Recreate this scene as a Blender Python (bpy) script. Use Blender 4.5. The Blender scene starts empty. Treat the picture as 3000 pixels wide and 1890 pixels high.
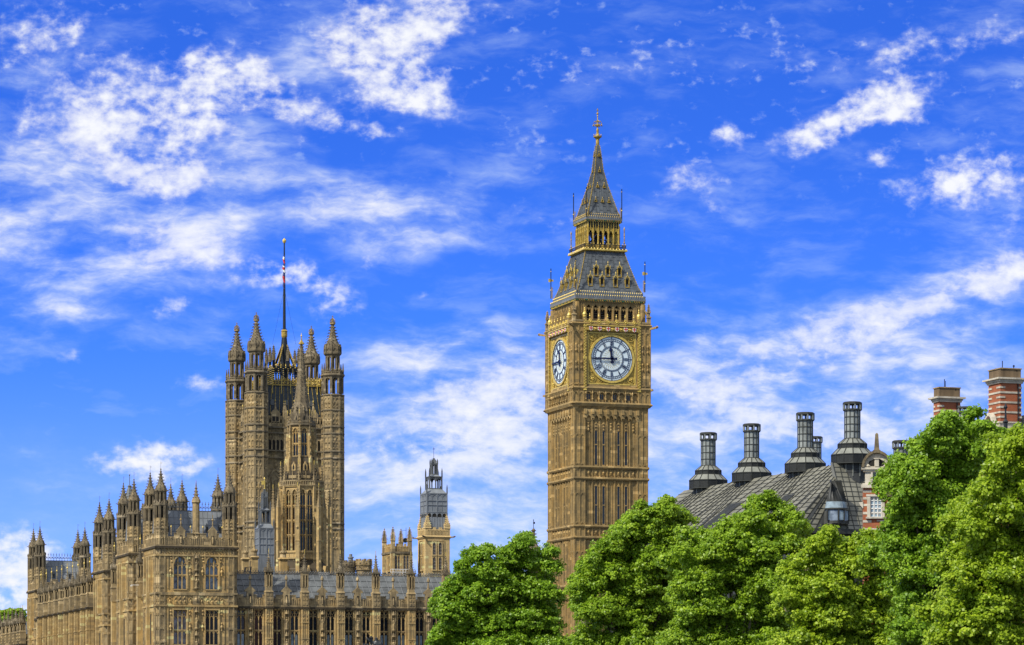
import bpy, math, random
import numpy as np
from mathutils import Matrix, Vector

# ------------------------------------------------------------------ camera, sky, sun, exposure
sc = bpy.context.scene
COL = sc.collection
FP, HZ, CH = 8800.0, 2120.0, 2.5          # focal length and horizon in photo pixels, eye height in metres
PHI = math.radians(18.8)                  # heading of the palace fronts

cd = bpy.data.cameras.new("camera")
cam = bpy.data.objects.new("camera", cd)
COL.objects.link(cam)
cam.location = (0, 0, CH)
cam.rotation_euler = (math.pi / 2, 0, 0)
cd.sensor_width = 36
cd.lens = 36 * FP / 3000
cd.shift_y = (HZ - 945) / 3000
cd.clip_end = 20000
sc.camera = cam

SUN_EL, SUN_AZ = math.radians(45), math.radians(43)     # azimuth: angle behind the left-hand direction
sd = Vector((-math.cos(SUN_AZ) * math.cos(SUN_EL), -math.sin(SUN_AZ) * math.cos(SUN_EL), math.sin(SUN_EL)))
sl = bpy.data.lights.new("sun", 'SUN')
sl.energy = 5.0
sl.angle = math.radians(0.5)
sl.color = (1.0, 0.93, 0.80)
sun = bpy.data.objects.new("sun", sl)
sun.rotation_euler = sd.to_track_quat('Z', 'Y').to_euler()
COL.objects.link(sun)

sc.view_settings.view_transform = 'Standard'
sc.view_settings.look = 'None'
sc.view_settings.exposure = 0.0
sc.view_settings.gamma = 1.0
sc.render.engine = 'CYCLES'
sc.cycles.max_bounces = 5
sc.cycles.diffuse_bounces = 3
sc.cycles.glossy_bounces = 3
sc.cycles.transmission_bounces = 3

# clouds are placed by direction in the sky: kilopixel-like units of azimuth and height
K = 1.2458
PUFFS = [(585,208,125,55,12,1.0),(470,150,230,60,-8,.38),(375,300,150,110,0,.85),(365,395,90,60,20,.7),(430,275,80,50,0,.6),
 (150,175,150,110,60,.34),(70,60,190,110,0,.36),(110,290,190,70,0,.42),(935,105,125,120,-30,.75),(1000,35,200,70,-10,.5),
 (890,160,110,55,30,.7),(1000,240,130,65,30,.55),(770,280,100,45,-15,.6),(870,312,70,25,10,.45),(455,590,180,60,18,.6),
 (770,690,95,60,35,.6),(650,640,70,40,0,.6),(415,730,60,24,-15,.55),(365,1082,125,48,3,.95),(490,905,75,22,0,.5),(60,1330,110,60,0,.4),
 (1110,985,250,90,-18,.50),(1200,870,150,110,-30,.25),(1120,1055,330,50,0,.3),(1990,285,140,50,-22,.55),(2090,245,110,50,-15,.45),
 (1900,330,120,35,-10,.4),(1710,325,55,35,30,.6),(2070,375,50,24,0,.5),(2240,425,125,55,-12,.75),(2335,650,130,34,-12,.8),
 (1830,840,260,60,-18,.45),(2060,770,200,50,-25,.40),(1640,930,260,40,20,.3),(880,610,35,32,0,.5),(0,1370,130,110,0,1.0),
 (2370,520,110,70,-15,.45),(1600,430,120,60,30,.45),(2110,105,80,22,-25,.45),(2300,90,120,40,-10,.3),(1880,1010,360,80,5,.2),
 (2120,960,240,80,-10,.25),(1300,330,60,30,0,.25),(1640,120,400,120,0,.22),(1250,190,240,60,0,.14),(2200,150,300,150,-20,.25),
 (2380,380,60,70,0,.4),(980,690,35,15,-30,.4),(150,850,50,18,0,.35),(1250,500,120,60,20,.25)]
VEILS = [(1100,990,300,130,-18,.9),(1180,860,200,120,-30,.6),(1830,850,330,110,-18,.95),(2080,770,260,90,-25,.85),(2120,960,280,110,-10,.6),(960,60,260,130,-20,.5),(330,240,380,150,0,.3),(160,480,420,150,4,1.25),(430,520,240,100,30,.75),(780,465,220,95,20,.75),(900,520,200,80,0,.75),(1090,480,160,70,-30,.6),
 (700,100,230,120,40,.55),(170,730,200,55,12,.65),(60,780,170,60,0,.6),(560,340,90,80,60,.6),(950,880,300,90,-8,.6),
 (1050,800,280,60,-5,.45),(1620,770,280,60,25,.45),(1255,330,60,90,0,.45),(1200,545,110,60,0,.35),
 (1900,1000,520,200,0,.65),(2200,770,330,110,-20,.6),(1100,1200,560,210,0,1.0),(150,630,330,60,10,.5),(300,1150,300,120,0,.35),
 (1250,1000,420,180,0,.5),(2330,250,160,260,0,.35),(2330,620,160,160,0,.45),(70,200,260,260,0,.3),(1700,480,260,90,20,.35),
 (2100,1050,500,190,0,.8),(1550,1150,380,200,0,.85),(550,750,260,100,10,.3),(0,1150,300,160,0,.2)]

def make_world():
    w = bpy.data.worlds.new("World"); sc.world = w; w.use_nodes = True
    nt = w.node_tree; N = nt.nodes; L = nt.links; N.clear()
    def nd(t, **k):
        n = N.new(t)
        for a, b in k.items(): setattr(n, a, b)
        return n
    def math_(op, a, b=None, c=None, clamp=False):
        n = nd('ShaderNodeMath', operation=op, use_clamp=clamp)
        for i, x in enumerate((a, b, c)):
            if x is None: continue
            if isinstance(x, (int, float)): n.inputs[i].default_value = x
            else: L.new(x, n.inputs[i])
        return n.outputs[0]
    def smooth(x, a, b, lo=0, hi=1):
        n = nd('ShaderNodeMapRange', interpolation_type='SMOOTHSTEP')
        L.new(x, n.inputs[0])
        for i, q in enumerate((a, b, lo, hi)): n.inputs[i + 1].default_value = q
        return n.outputs[0]
    tc = nd('ShaderNodeTexCoord'); sep = nd('ShaderNodeSeparateXYZ'); L.new(tc.outputs['Generated'], sep.inputs[0])
    x, y, z = sep.outputs
    ys = math_('MAXIMUM', y, 0.25)
    U = math_('MULTIPLY_ADD', math_('DIVIDE', x, ys), FP / 1000, 1.5)
    V = math_('MULTIPLY_ADD', math_('DIVIDE', z, ys), -FP / 1000, HZ / 1000)
    P = nd('ShaderNodeCombineXYZ'); L.new(U, P.inputs[0]); L.new(V, P.inputs[1])
    P = P.outputs[0]
    def noise(vec, scale, detail=6, rough=.55, dist=0, sx=1, sy=1, rot=0, off=(0, 0, 0), out=0):
        m = nd('ShaderNodeMapping'); L.new(vec, m.inputs[0])
        m.inputs['Scale'].default_value = (sx, sy, 1); m.inputs['Rotation'].default_value = (0, 0, rot); m.inputs['Location'].default_value = off
        n = nd('ShaderNodeTexNoise'); L.new(m.outputs[0], n.inputs['Vector'])
        n.inputs['Scale'].default_value = scale; n.inputs['Detail'].default_value = detail
        n.inputs['Roughness'].default_value = rough; n.inputs['Distortion'].default_value = dist
        return n.outputs[out]
    def warp(vec, scale, amt, off):
        c = noise(vec, scale, 4, .6, off=off, out=1)
        s = nd('ShaderNodeVectorMath', operation='SUBTRACT'); L.new(c, s.inputs[0]); s.inputs[1].default_value = (.5, .5, .5)
        m = nd('ShaderNodeVectorMath', operation='MULTIPLY_ADD'); L.new(s.outputs[0], m.inputs[0]); m.inputs[1].default_value = (amt, amt * .6, 0)
        L.new(vec, m.inputs[2]); return m.outputs[0]
    Pw = warp(P, 4.0, .20, (3, 1, 0))
    Pv = warp(P, 2.4, .22, (7, 4, 0))
    def blobs(vec, lst, grow):
        acc = None
        for cx, cy, rx, ry, rot, wt in lst:
            m = nd('ShaderNodeMapping', vector_type='TEXTURE'); L.new(vec, m.inputs[0])
            m.inputs['Location'].default_value = (cx * K / 1000, cy * K / 1000, 0)
            m.inputs['Rotation'].default_value = (0, 0, math.radians(rot))
            m.inputs['Scale'].default_value = (rx * K / 1000 * grow, ry * K / 1000 * grow, 1)
            g = nd('ShaderNodeTexGradient', gradient_type='SPHERICAL'); L.new(m.outputs[0], g.inputs[0])
            acc = math_('MULTIPLY_ADD', g.outputs['Fac'], wt * 1.45, acc if acc is not None else 0.0)
        return acc
    dp = math_('MINIMUM', blobs(Pw, PUFFS, 1.55), .92)
    dv = math_('MINIMUM', blobs(Pv, VEILS, 1.45), 1.15)
    n_big = noise(Pw, 5.5, 10, .60, 0, 1, 1.5)
    n_fine = noise(P, 20, 6, .56, 0, 1, 1.35, 0, (5, 2, 0))
    n_wisp = noise(Pv, 3.4, 10, .60, 0, .85, 2.3, math.radians(10))
    n_wisp2 = noise(Pv, 5.0, 10, .60, 0, .8, 2.6, math.radians(-30), (9, 3, 0))
    n_soft = noise(Pw, 7, 8, .6, 0, 1, 1.5, 0, (2, 8, 0))
    cells = math_('ADD', math_('MULTIPLY', math_('SUBTRACT', n_big, .5), 2.1), math_('MULTIPLY', math_('SUBTRACT', n_fine, .5), 1.6))
    pd = math_('ADD', dp, math_('MULTIPLY', cells, math_('MULTIPLY_ADD', dp, .75, .50)))
    a_puff = smooth(pd, .28, 1.45)
    wis = math_('ADD', math_('ADD', math_('MULTIPLY', math_('SUBTRACT', n_wisp, .5), 1.9), math_('MULTIPLY', math_('SUBTRACT', n_wisp2, .5), 1.7)), math_('MULTIPLY', math_('SUBTRACT', n_soft, .5), .8))
    vd = math_('ADD', math_('MULTIPLY', dv, .85), math_('MULTIPLY', wis, math_('MULTIPLY_ADD', dv, .95, .35)))
    a_veil = smooth(vd, .05, 2.0, 0, .92)
    base_v = smooth(math_('ADD', math_('MULTIPLY', n_wisp, .5), math_('MULTIPLY', n_wisp2, .5)), .46, .72, 0, .32)
    base_v = math_('MAXIMUM', base_v, math_('MULTIPLY', smooth(V, .95, 1.9), .46))
    fleck = math_('MULTIPLY', smooth(math_('ADD', math_('MULTIPLY', n_fine, .6), math_('MULTIPLY', n_big, .4)), .53, .72, 0, .55), smooth(V, .85, .30))
    base_v = math_('MAXIMUM', base_v, fleck)
    inv = math_('MULTIPLY', math_('MULTIPLY', math_('SUBTRACT', 1, a_puff), math_('SUBTRACT', 1, a_veil)), math_('SUBTRACT', 1, base_v))
    alpha = math_('SUBTRACT', 1, inv)
    # unseen bright cloud, added over the rest of the dome for neutral fill light
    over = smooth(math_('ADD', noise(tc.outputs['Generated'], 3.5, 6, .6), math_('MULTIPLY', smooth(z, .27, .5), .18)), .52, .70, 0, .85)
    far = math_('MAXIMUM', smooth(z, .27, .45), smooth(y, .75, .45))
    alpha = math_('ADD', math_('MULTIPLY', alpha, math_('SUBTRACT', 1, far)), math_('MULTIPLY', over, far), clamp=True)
    # blue of the sky: physical sky looked up a little above the true direction, as the photograph's deep blue starts low
    up = nd('ShaderNodeCombineXYZ'); L.new(x, up.inputs[0]); L.new(y, up.inputs[1])
    L.new(math_('MULTIPLY_ADD', z, 2.6, .10), up.inputs[2])
    nv = nd('ShaderNodeVectorMath', operation='NORMALIZE'); L.new(up.outputs[0], nv.inputs[0])
    sky = nd('ShaderNodeTexSky', sky_type='NISHITA', sun_disc=False)
    sky.sun_elevation = SUN_EL; sky.sun_rotation = math.atan2(sd.x, sd.y)
    sky.air_density = 1.0; sky.dust_density = 0.2; sky.ozone_density = 3.0
    L.new(nv.outputs[0], sky.inputs[0])
    gain = nd('ShaderNodeMix', data_type='RGBA'); L.new(far, gain.inputs[0])  # blue gain fades outside the view, so the unseen sky keeps the fill neutral
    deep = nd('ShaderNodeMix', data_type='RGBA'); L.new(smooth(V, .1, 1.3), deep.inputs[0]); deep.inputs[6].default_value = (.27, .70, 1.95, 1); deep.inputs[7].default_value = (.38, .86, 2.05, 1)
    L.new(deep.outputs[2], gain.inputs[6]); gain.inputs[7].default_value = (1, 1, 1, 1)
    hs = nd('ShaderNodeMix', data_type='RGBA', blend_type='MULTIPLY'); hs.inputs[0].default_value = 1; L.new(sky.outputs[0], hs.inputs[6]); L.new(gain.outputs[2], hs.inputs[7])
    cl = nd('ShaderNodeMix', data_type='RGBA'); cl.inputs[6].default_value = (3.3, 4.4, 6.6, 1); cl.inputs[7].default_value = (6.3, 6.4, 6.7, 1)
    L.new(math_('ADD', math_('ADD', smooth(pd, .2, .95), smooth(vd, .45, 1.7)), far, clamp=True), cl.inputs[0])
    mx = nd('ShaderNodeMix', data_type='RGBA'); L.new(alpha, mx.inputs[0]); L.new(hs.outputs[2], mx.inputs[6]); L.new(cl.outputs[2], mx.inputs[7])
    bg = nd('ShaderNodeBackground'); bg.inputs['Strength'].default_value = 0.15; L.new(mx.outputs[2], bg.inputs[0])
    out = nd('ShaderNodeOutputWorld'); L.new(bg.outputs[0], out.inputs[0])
    w.cycles.sampling_method = 'MANUAL'; w.cycles.sample_map_resolution = 512
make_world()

# ------------------------------------------------------------------ helpers
rng = random.Random(7)

class Frame:
    """Ground frame of a building: origin where pixel column px meets depth Y, turned by ang."""
    def __init__(s, px, Y, ang=PHI):
        s.ox, s.oy, s.ang = (px - 1500) / FP * Y, Y, ang
        s.u = (math.cos(ang), math.sin(ang)); s.v = (-math.sin(ang), math.cos(ang))
    def w(s, lx, ly): return (s.ox + lx * s.u[0] + ly * s.v[0], s.oy + lx * s.u[1] + ly * s.v[1])
    def lx(s, px, ly=0):
        k = (px - 1500) / FP
        return (k * (s.oy + ly * s.v[1]) - s.ox - ly * s.v[0]) / (s.u[0] - k * s.u[1])
    def ly(s, px, lx=0):
        k = (px - 1500) / FP
        return (k * (s.oy + lx * s.u[1]) - s.ox - lx * s.u[0]) / (s.v[0] - k * s.v[1])
    def z(s, py, lx=0, ly=0): return CH + (HZ - py) * s.w(lx, ly)[1] / FP

MATS = {}
class MB:
    def __init__(s, mat=None):
        s.v, s.f, s.mi, s.mats, s.cur, s.M = [], [], [], [], 0, None
        if mat: s.mat(mat)
    def mat(s, name):
        if name not in s.mats: s.mats.append(name)
        s.cur = s.mats.index(name); return s
    def add(s, vs, fs):
        b = len(s.v)
        if s.M is not None: vs = [(s.M @ Vector(p))[:] for p in vs]
        s.v.extend(vs)
        for f in fs: s.f.append([i + b for i in f]); s.mi.append(s.cur)
    def box(s, x0, x1, y0, y1, z0, z1):
        s.add([(x0,y0,z0),(x1,y0,z0),(x1,y1,z0),(x0,y1,z0),(x0,y0,z1),(x1,y0,z1),(x1,y1,z1),(x0,y1,z1)],
              [(0,3,2,1),(4,5,6,7),(0,1,5,4),(1,2,6,5),(2,3,7,6),(3,0,4,7)])
    def bc(s, cx, cy, cz, sx, sy, sz): s.box(cx-sx/2, cx+sx/2, cy-sy/2, cy+sy/2, cz-sz/2, cz+sz/2)
    def sq(s, h0, h1, z0, z1, cx=0, cy=0):
        s.add([(cx-h0,cy-h0,z0),(cx+h0,cy-h0,z0),(cx+h0,cy+h0,z0),(cx-h0,cy+h0,z0),(cx-h1,cy-h1,z1),(cx+h1,cy-h1,z1),(cx+h1,cy+h1,z1),(cx-h1,cy+h1,z1)],
              [(0,3,2,1),(4,5,6,7),(0,1,5,4),(1,2,6,5),(2,3,7,6),(3,0,4,7)])
    def lathe(s, prof, n=8, cx=0, cy=0, rot=None, flat=True):
        rot = math.pi / n if rot is None else rot
        k = 1 / math.cos(math.pi / n) if flat else 1
        vs, fs = [], []
        for r, z in prof:
            for i in range(n):
                a = rot + 2 * math.pi * i / n
                vs.append((cx + r * k * math.cos(a), cy + r * k * math.sin(a), z))
        for j in range(len(prof) - 1):
            for i in range(n):
                a, b = j * n + i, j * n + (i + 1) % n
                fs.append((a, b, b + n, a + n))
        fs.append(tuple(range(n))[::-1]); fs.append(tuple(range((len(prof) - 1) * n, len(prof) * n)))
        s.add(vs, fs)
    def bar(s, p, q, w, d=None):
        p, q = Vector(p), Vector(q); d = d or w
        t = (q - p).normalized(); a = t.cross(Vector((0, 1, 0)))
        if a.length < .05: a = t.cross(Vector((1, 0, 0)))
        a.normalize(); b = t.cross(a).normalized()
        vs = []
        for c in (p, q):
            for i, j in ((-1,-1),(1,-1),(1,1),(-1,1)): vs.append((c + a * (i * w / 2) + b * (j * d / 2))[:])
        s.add(vs, [(0,3,2,1),(4,5,6,7),(0,1,5,4),(1,2,6,5),(2,3,7,6),(3,0,4,7)])
    def octa(s, x, y, z, r, rz=None):
        rz = rz or r
        s.add([(x-r,y,z),(x,y-r,z),(x+r,y,z),(x,y+r,z),(x,y,z-rz),(x,y,z+rz)],
              [(0,1,5),(1,2,5),(2,3,5),(3,0,5),(1,0,4),(2,1,4),(3,2,4),(0,3,4)])
    def pyr(s, cx, cy, h, z0, z1):
        s.add([(cx-h,cy-h,z0),(cx+h,cy-h,z0),(cx+h,cy+h,z0),(cx-h,cy+h,z0),(cx,cy,z1)], [(0,1,4),(1,2,4),(2,3,4),(3,0,4),(0,3,2,1)])
    def ext(s, poly, y0, y1):
        n = len(poly)
        s.add([(x, y0, z) for x, z in poly] + [(x, y1, z) for x, z in poly],
              [tuple(range(n)), tuple(range(2*n-1, n-1, -1))] + [(i, i+n, (i+1) % n + n, (i+1) % n) for i in range(n)])
    def spandrel(s, xc, w, zs, r, zt, y0, y1, n=8):
        """wall above a pointed arch of half-width w springing at zs, up to zt"""
        p = arch(w, r, n)
        for (xa, ha), (xb, hb) in zip(p, p[1:]):
            A = [(xc+xa, zs+ha), (xc+xb, zs+hb), (xc+xb, zt), (xc+xa, zt)]
            s.add([(x, y0, z) for x, z in A] + [(A[0][0], y1, A[0][1]), (A[1][0], y1, A[1][1]), (A[2][0], y1, zt), (A[3][0], y1, zt)],
                  [(0,1,2,3), (0,4,5,1), (3,2,6,7)])
    def archbar(s, xc, w, zs, r, y0, y1, t, n=8):
        p = arch(w, r, n); q = arch(w + t, r + t * 1.2, n)
        for i in range(n):
            A = [(xc+p[i][0], zs+p[i][1]), (xc+p[i+1][0], zs+p[i+1][1]), (xc+q[i+1][0], zs+q[i+1][1]), (xc+q[i][0], zs+q[i][1])]
            s.add([(x, y0, z) for x, z in A] + [(x, y1, z) for x, z in A], [(0,1,2,3), (0,4,5,1), (3,2,6,7)])
    def build(s, name, parent=None, loc=(0, 0, 0), rotz=0, smooth=False):
        me = bpy.data.meshes.new(name)
        me.from_pydata(s.v, [], s.f)
        for m in s.mats: me.materials.append(MATS[m])
        me.polygons.foreach_set('material_index', s.mi)
        if smooth: me.polygons.foreach_set('use_smooth', [True] * len(s.f))
        me.update()
        return put(name, me, parent, loc, rotz)

def arch(w, r, n=8):
    r = max(r, w * .25)
    if r >= w:
        c = (r * r - w * w) / (2 * w); R = w + c
        return [(x, math.sqrt(max(R * R - (abs(x) + c) ** 2, 0))) for x in (w * (2 * i / n - 1) for i in range(n + 1))]
    return [(x, r * math.sqrt(max(1 - (x / w) ** 2, 0))) for x in (w * (2 * i / n - 1) for i in range(n + 1))]

def put(name, me, parent=None, loc=(0, 0, 0), rotz=0, sc_=None):
    o = bpy.data.objects.new(name, me); COL.objects.link(o)
    o.location = loc; o.rotation_euler = (0, 0, rotz)
    if sc_: o.scale = sc_
    if parent is not None: o.parent = parent
    return o
def tag(o, label=None, cat=None, group=None, kind=None):
    for k, x in (('label', label), ('category', cat), ('group', group), ('kind', kind)):
        if x: o[k] = x
    return o
def thing(name, label, cat, loc, rotz=0, group=None):
    o = bpy.data.objects.new(name, None); COL.objects.link(o)
    o.empty_display_size = .5
    o.location = loc; o.rotation_euler = (0, 0, rotz)
    return tag(o, label, cat, group)
KIDS = {}
def dup(o, parent, loc, rotz=0, scale=None):
    """copy of a part with its sub-parts"""
    c = o.copy(); COL.objects.link(c); c.parent = parent; c.location = loc; c.rotation_euler = (0, 0, rotz)
    if scale: c.scale = (scale,) * 3 if isinstance(scale, (int, float)) else scale
    for ch in KIDS.get(o.name, []):
        d = ch.copy(); COL.objects.link(d); d.parent = c; d.location = ch.location
    return c
def sub(o, parent): KIDS.setdefault(parent.name, []).append(o); return o
def rotm(deg, loc=(0, 0, 0)): return Matrix.Translation(loc) @ Matrix.Rotation(math.radians(deg), 4, 'Z')
# ------------------------------------------------------------------ materials
class NT:
    def __init__(s, name):
        s.m = bpy.data.materials.new(name); s.m.use_nodes = True
        s.N, s.L = s.m.node_tree.nodes, s.m.node_tree.links
        s.b = s.N['Principled BSDF']; s.out = s.N['Material Output']
    def n(s, t, **k):
        x = s.N.new(t)
        for a, b in k.items(): setattr(x, a, b)
        return x
    def link(s, a, b): s.L.new(a, b)
    def noise(s, vec, scale, detail=4, rough=.55, sx=(1, 1, 1)):
        m = s.n('ShaderNodeMapping'); s.link(vec, m.inputs[0]); m.inputs['Scale'].default_value = sx
        x = s.n('ShaderNodeTexNoise'); s.link(m.outputs[0], x.inputs['Vector'])
        x.inputs['Scale'].default_value = scale; x.inputs['Detail'].default_value = detail; x.inputs['Roughness'].default_value = rough
        return x.outputs[0]
    def ramp(s, x, a, b, lo=0., hi=1.):
        r = s.n('ShaderNodeMapRange'); s.link(x, r.inputs[0])
        for i, q in enumerate((a, b, lo, hi)): r.inputs[i + 1].default_value = q
        return r.outputs[0]
    def mix(s, f, a, b, mode='MIX'):
        m = s.n('ShaderNodeMix', data_type='RGBA', blend_type=mode)
        for sock, x in ((m.inputs[0], f), (m.inputs[6], a), (m.inputs[7], b)):
            if isinstance(x, (int, float)): sock.default_value = x
            elif isinstance(x, tuple): sock.default_value = (*x, 1)
            else: s.link(x, sock)
        return m.outputs[2]
    def pos(s): return s.n('ShaderNodeNewGeometry').outputs['Position']
    def wallvec(s, ang=PHI):
        r = s.n('ShaderNodeVectorRotate', rotation_type='Z_AXIS'); s.link(s.pos(), r.inputs['Vector']); r.inputs['Angle'].default_value = -ang
        sp = s.n('ShaderNodeSeparateXYZ'); s.link(r.outputs[0], sp.inputs[0])
        a = s.n('ShaderNodeMath', operation='ADD'); s.link(sp.outputs[0], a.inputs[0]); s.link(sp.outputs[1], a.inputs[1])
        c = s.n('ShaderNodeCombineXYZ'); s.link(a.outputs[0], c.inputs[0]); s.link(sp.outputs[2], c.inputs[1])
        return c.outputs[0]
    def bump(s, h, strength=.4, dist=.05):
        b = s.n('ShaderNodeBump'); s.link(h, b.inputs['Height']); b.inputs['Strength'].default_value = strength; b.inputs['Distance'].default_value = dist
        s.link(b.outputs[0], s.b.inputs['Normal'])

def stone(name, c1, c2, warm, grime, bw=.95, bh=.45, g=.55, streak=.6):
    t = NT(name); p = t.pos()
    br = t.n('ShaderNodeTexBrick'); t.link(t.wallvec(), br.inputs[0])
    br.inputs['Scale'].default_value = 1; br.inputs['Mortar Size'].default_value = .012; br.inputs['Brick Width'].default_value = bw; br.inputs['Row Height'].default_value = bh
    br.inputs['Color1'].default_value = (*c1, 1); br.inputs['Color2'].default_value = (*c2, 1); br.inputs['Mortar'].default_value = (*[q * .6 for q in c1], 1)
    br.inputs['Bias'].default_value = -.1
    col = t.mix(t.ramp(t.noise(p, .22, 4, .6), .45, .68, 0, .75), br.outputs[0], warm)
    col = t.mix(t.ramp(t.noise(p, 1.4, 5, .65, (1, 1, .5)), .38, .66, 0, g), col, grime)
    col = t.mix(t.ramp(t.noise(p, 1.0, 4, .6, (1.5, 1.5, .10)), .52, .75, 0, streak), col, tuple(q * .45 for q in grime))
    col = t.mix(t.ramp(t.noise(p, 5.0, 3, .6), .3, .7, .0, .22), col, tuple(q * .5 for q in c1))
    # here and there a cleaned or replaced block
    m = t.n('ShaderNodeVectorMath', operation='MULTIPLY'); t.link(t.wallvec(), m.inputs[0]); m.inputs[1].default_value = (1 / bw, 1 / bh, 1)
    fl = t.n('ShaderNodeVectorMath', operation='FLOOR'); t.link(m.outputs[0], fl.inputs[0])
    wn = t.n('ShaderNodeTexWhiteNoise', noise_dimensions='2D'); t.link(fl.outputs[0], wn.inputs['Vector'])
    col = t.mix(t.ramp(wn.outputs['Value'], .955, .96, 0, .55), col, tuple(min(.7, q * 1.45 + .03) for q in c1))
    col = t.mix(t.ramp(wn.outputs['Value'], .10, .09, 0, .5), col, grime)
    t.link(col, t.b.inputs['Base Color']); t.b.inputs['Roughness'].default_value = .9; t.b.inputs['Specular IOR Level'].default_value = .2
    t.bump(t.noise(p, 4.0, 6, .7), .5, .06)
    MATS[name] = t.m
stone('gold_stone', (.59,.43,.195), (.40,.30,.145), (.55,.345,.11), (.22,.165,.095), g=.58, streak=.5)
stone('clock_stone', (.47,.325,.135), (.29,.21,.095), (.48,.30,.09), (.18,.138,.075), g=.68, streak=.6)
stone('grey_stone', (.46,.35,.185), (.31,.24,.135), (.48,.335,.14), (.13,.105,.07), g=.75)
stone('dark_stone', (.25,.205,.135), (.19,.16,.105), (.26,.20,.11), (.075,.062,.045), g=.75)
stone('pale_stone', (.62,.46,.22), (.55,.41,.20), (.62,.42,.16), (.36,.28,.15), g=.4, streak=.35)
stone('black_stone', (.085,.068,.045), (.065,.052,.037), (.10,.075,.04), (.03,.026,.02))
stone('white_stone', (.66,.61,.50), (.60,.56,.47), (.60,.53,.40), (.30,.27,.22), 1.4, .6, g=.45)

def plain(name, c, rough=.6, metal=0., var=.25, scale=3., spec=.4, c2=None, sx=(1, 1, 1), bump=0):
    t = NT(name); p = t.pos()
    col = t.mix(t.ramp(t.noise(p, scale, 5, .6, sx), .3, .7), tuple(q * (1 - var) for q in c), c2 or tuple(min(1, q * (1 + var)) for q in c))
    t.link(col, t.b.inputs['Base Color']); t.b.inputs['Roughness'].default_value = rough
    t.b.inputs['Metallic'].default_value = metal; t.b.inputs['Specular IOR Level'].default_value = spec
    if bump: t.bump(t.noise(p, scale * 3, 4), bump, .03)
    MATS[name] = t.m
plain('gold', (.62,.46,.11), .42, .12, .35, 2.5)
plain('gilt_dark', (.36,.25,.05), .5, .1, .65, 4.0)
plain('lead', (.115,.125,.13), .6, .1, .4, .7, sx=(1,1,.35), bump=.2)
plain('lead_light', (.21,.23,.25), .55, .1, .25, .8, sx=(1,1,.35))
plain('tile_lead', (.095,.108,.12), .55, .1, .4, 1.6, sx=(1,1,.6), bump=.4)
plain('seam', (.18,.19,.20), .5, .1, .2, 2)
plain('slate_dark', (.022,.032,.042), .45, 0, .35, 1.5)
plain('iron', (.018,.022,.028), .5, .2, .3, 2)
plain('copper_green', (.03,.13,.07), .6, .1, .3, 2)
plain('glass_dark', (.012,.016,.024), .08, 0, .4, .8, .6)
plain('glass_blue', (.05,.07,.105), .06, 0, .5, 1.3, .8, c2=(.28,.34,.42))
plain('glass_pale', (.22,.29,.34), .08, 0, .45, 1.2, .8)
plain('louvre', (.17,.16,.155), .6, 0, .3, 2)
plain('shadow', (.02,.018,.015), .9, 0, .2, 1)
plain('dial_white', (.68,.80,.86), .35, 0, .06, 1.2)
plain('dial_navy', (.008,.014,.065), .45, 0, .2, 2)
plain('paint_red', (.50,.03,.025), .5, 0, .15, 3)
plain('paint_white', (.78,.76,.70), .5, 0, .06, 3)
plain('paint_blue', (.02,.03,.16), .5, 0, .15, 3)
plain('bronze_panel', (.17,.168,.135), .5, .15, .3, .45, c2=(.255,.25,.20))
plain('bronze_grey', (.20,.225,.22), .5, .1, .35, .8, c2=(.33,.36,.35))
plain('bronze_rib', (.048,.05,.044), .5, .3, .25, 1)
plain('bronze_louvre', (.052,.056,.057), .6, .2, .25, 1)
plain('cone_panel', (.24,.25,.22), .5, .25, .25, .8)
plain('statue_bronze', (.05,.052,.055), .4, .5, .4, 3)
plain('parapet_paint', (.75,.74,.70), .5, 0, .05, 3)
plain('bark', (.16,.13,.09), .9, 0, .35, 3, bump=.5)
plain('road', (.05,.05,.05), .9, 0, .25, .5)
plain('grass_ground', (.17,.155,.12), .95, 0, .3, .15)
plain('terracotta', (.30,.12,.06), .8, 0, .25, 3)
plain('stucco_brown', (.15,.105,.06), .85, 0, .35, 1.2, sx=(1.5,1.5,.2))

def brick(name, c1, c2, mortar):
    t = NT(name); p = t.pos()
    br = t.n('ShaderNodeTexBrick'); t.link(t.wallvec(), br.inputs[0])
    br.inputs['Scale'].default_value = 1; br.inputs['Mortar Size'].default_value = .012; br.inputs['Brick Width'].default_value = .3; br.inputs['Row Height'].default_value = .1
    for k, c in (('Color1', c1), ('Color2', c2), ('Mortar', mortar)): br.inputs[k].default_value = (*c, 1)
    col = t.mix(t.ramp(t.noise(p, .8, 5, .65), .4, .75, 0, .5), br.outputs[0], tuple(q * .45 for q in c1))
    t.link(col, t.b.inputs['Base Color']); t.b.inputs['Roughness'].default_value = .9
    MATS[name] = t.m
brick('red_brick', (.42,.10,.035), (.32,.08,.03), (.30,.17,.10))

def water():
    t = NT('river_water'); p = t.pos()
    t.b.inputs['Base Color'].default_value = (.05,.055,.04,1); t.b.inputs['Roughness'].default_value = .12
    t.bump(t.noise(p, .8, 5), .5, .1); MATS['river_water'] = t.m
water()

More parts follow.
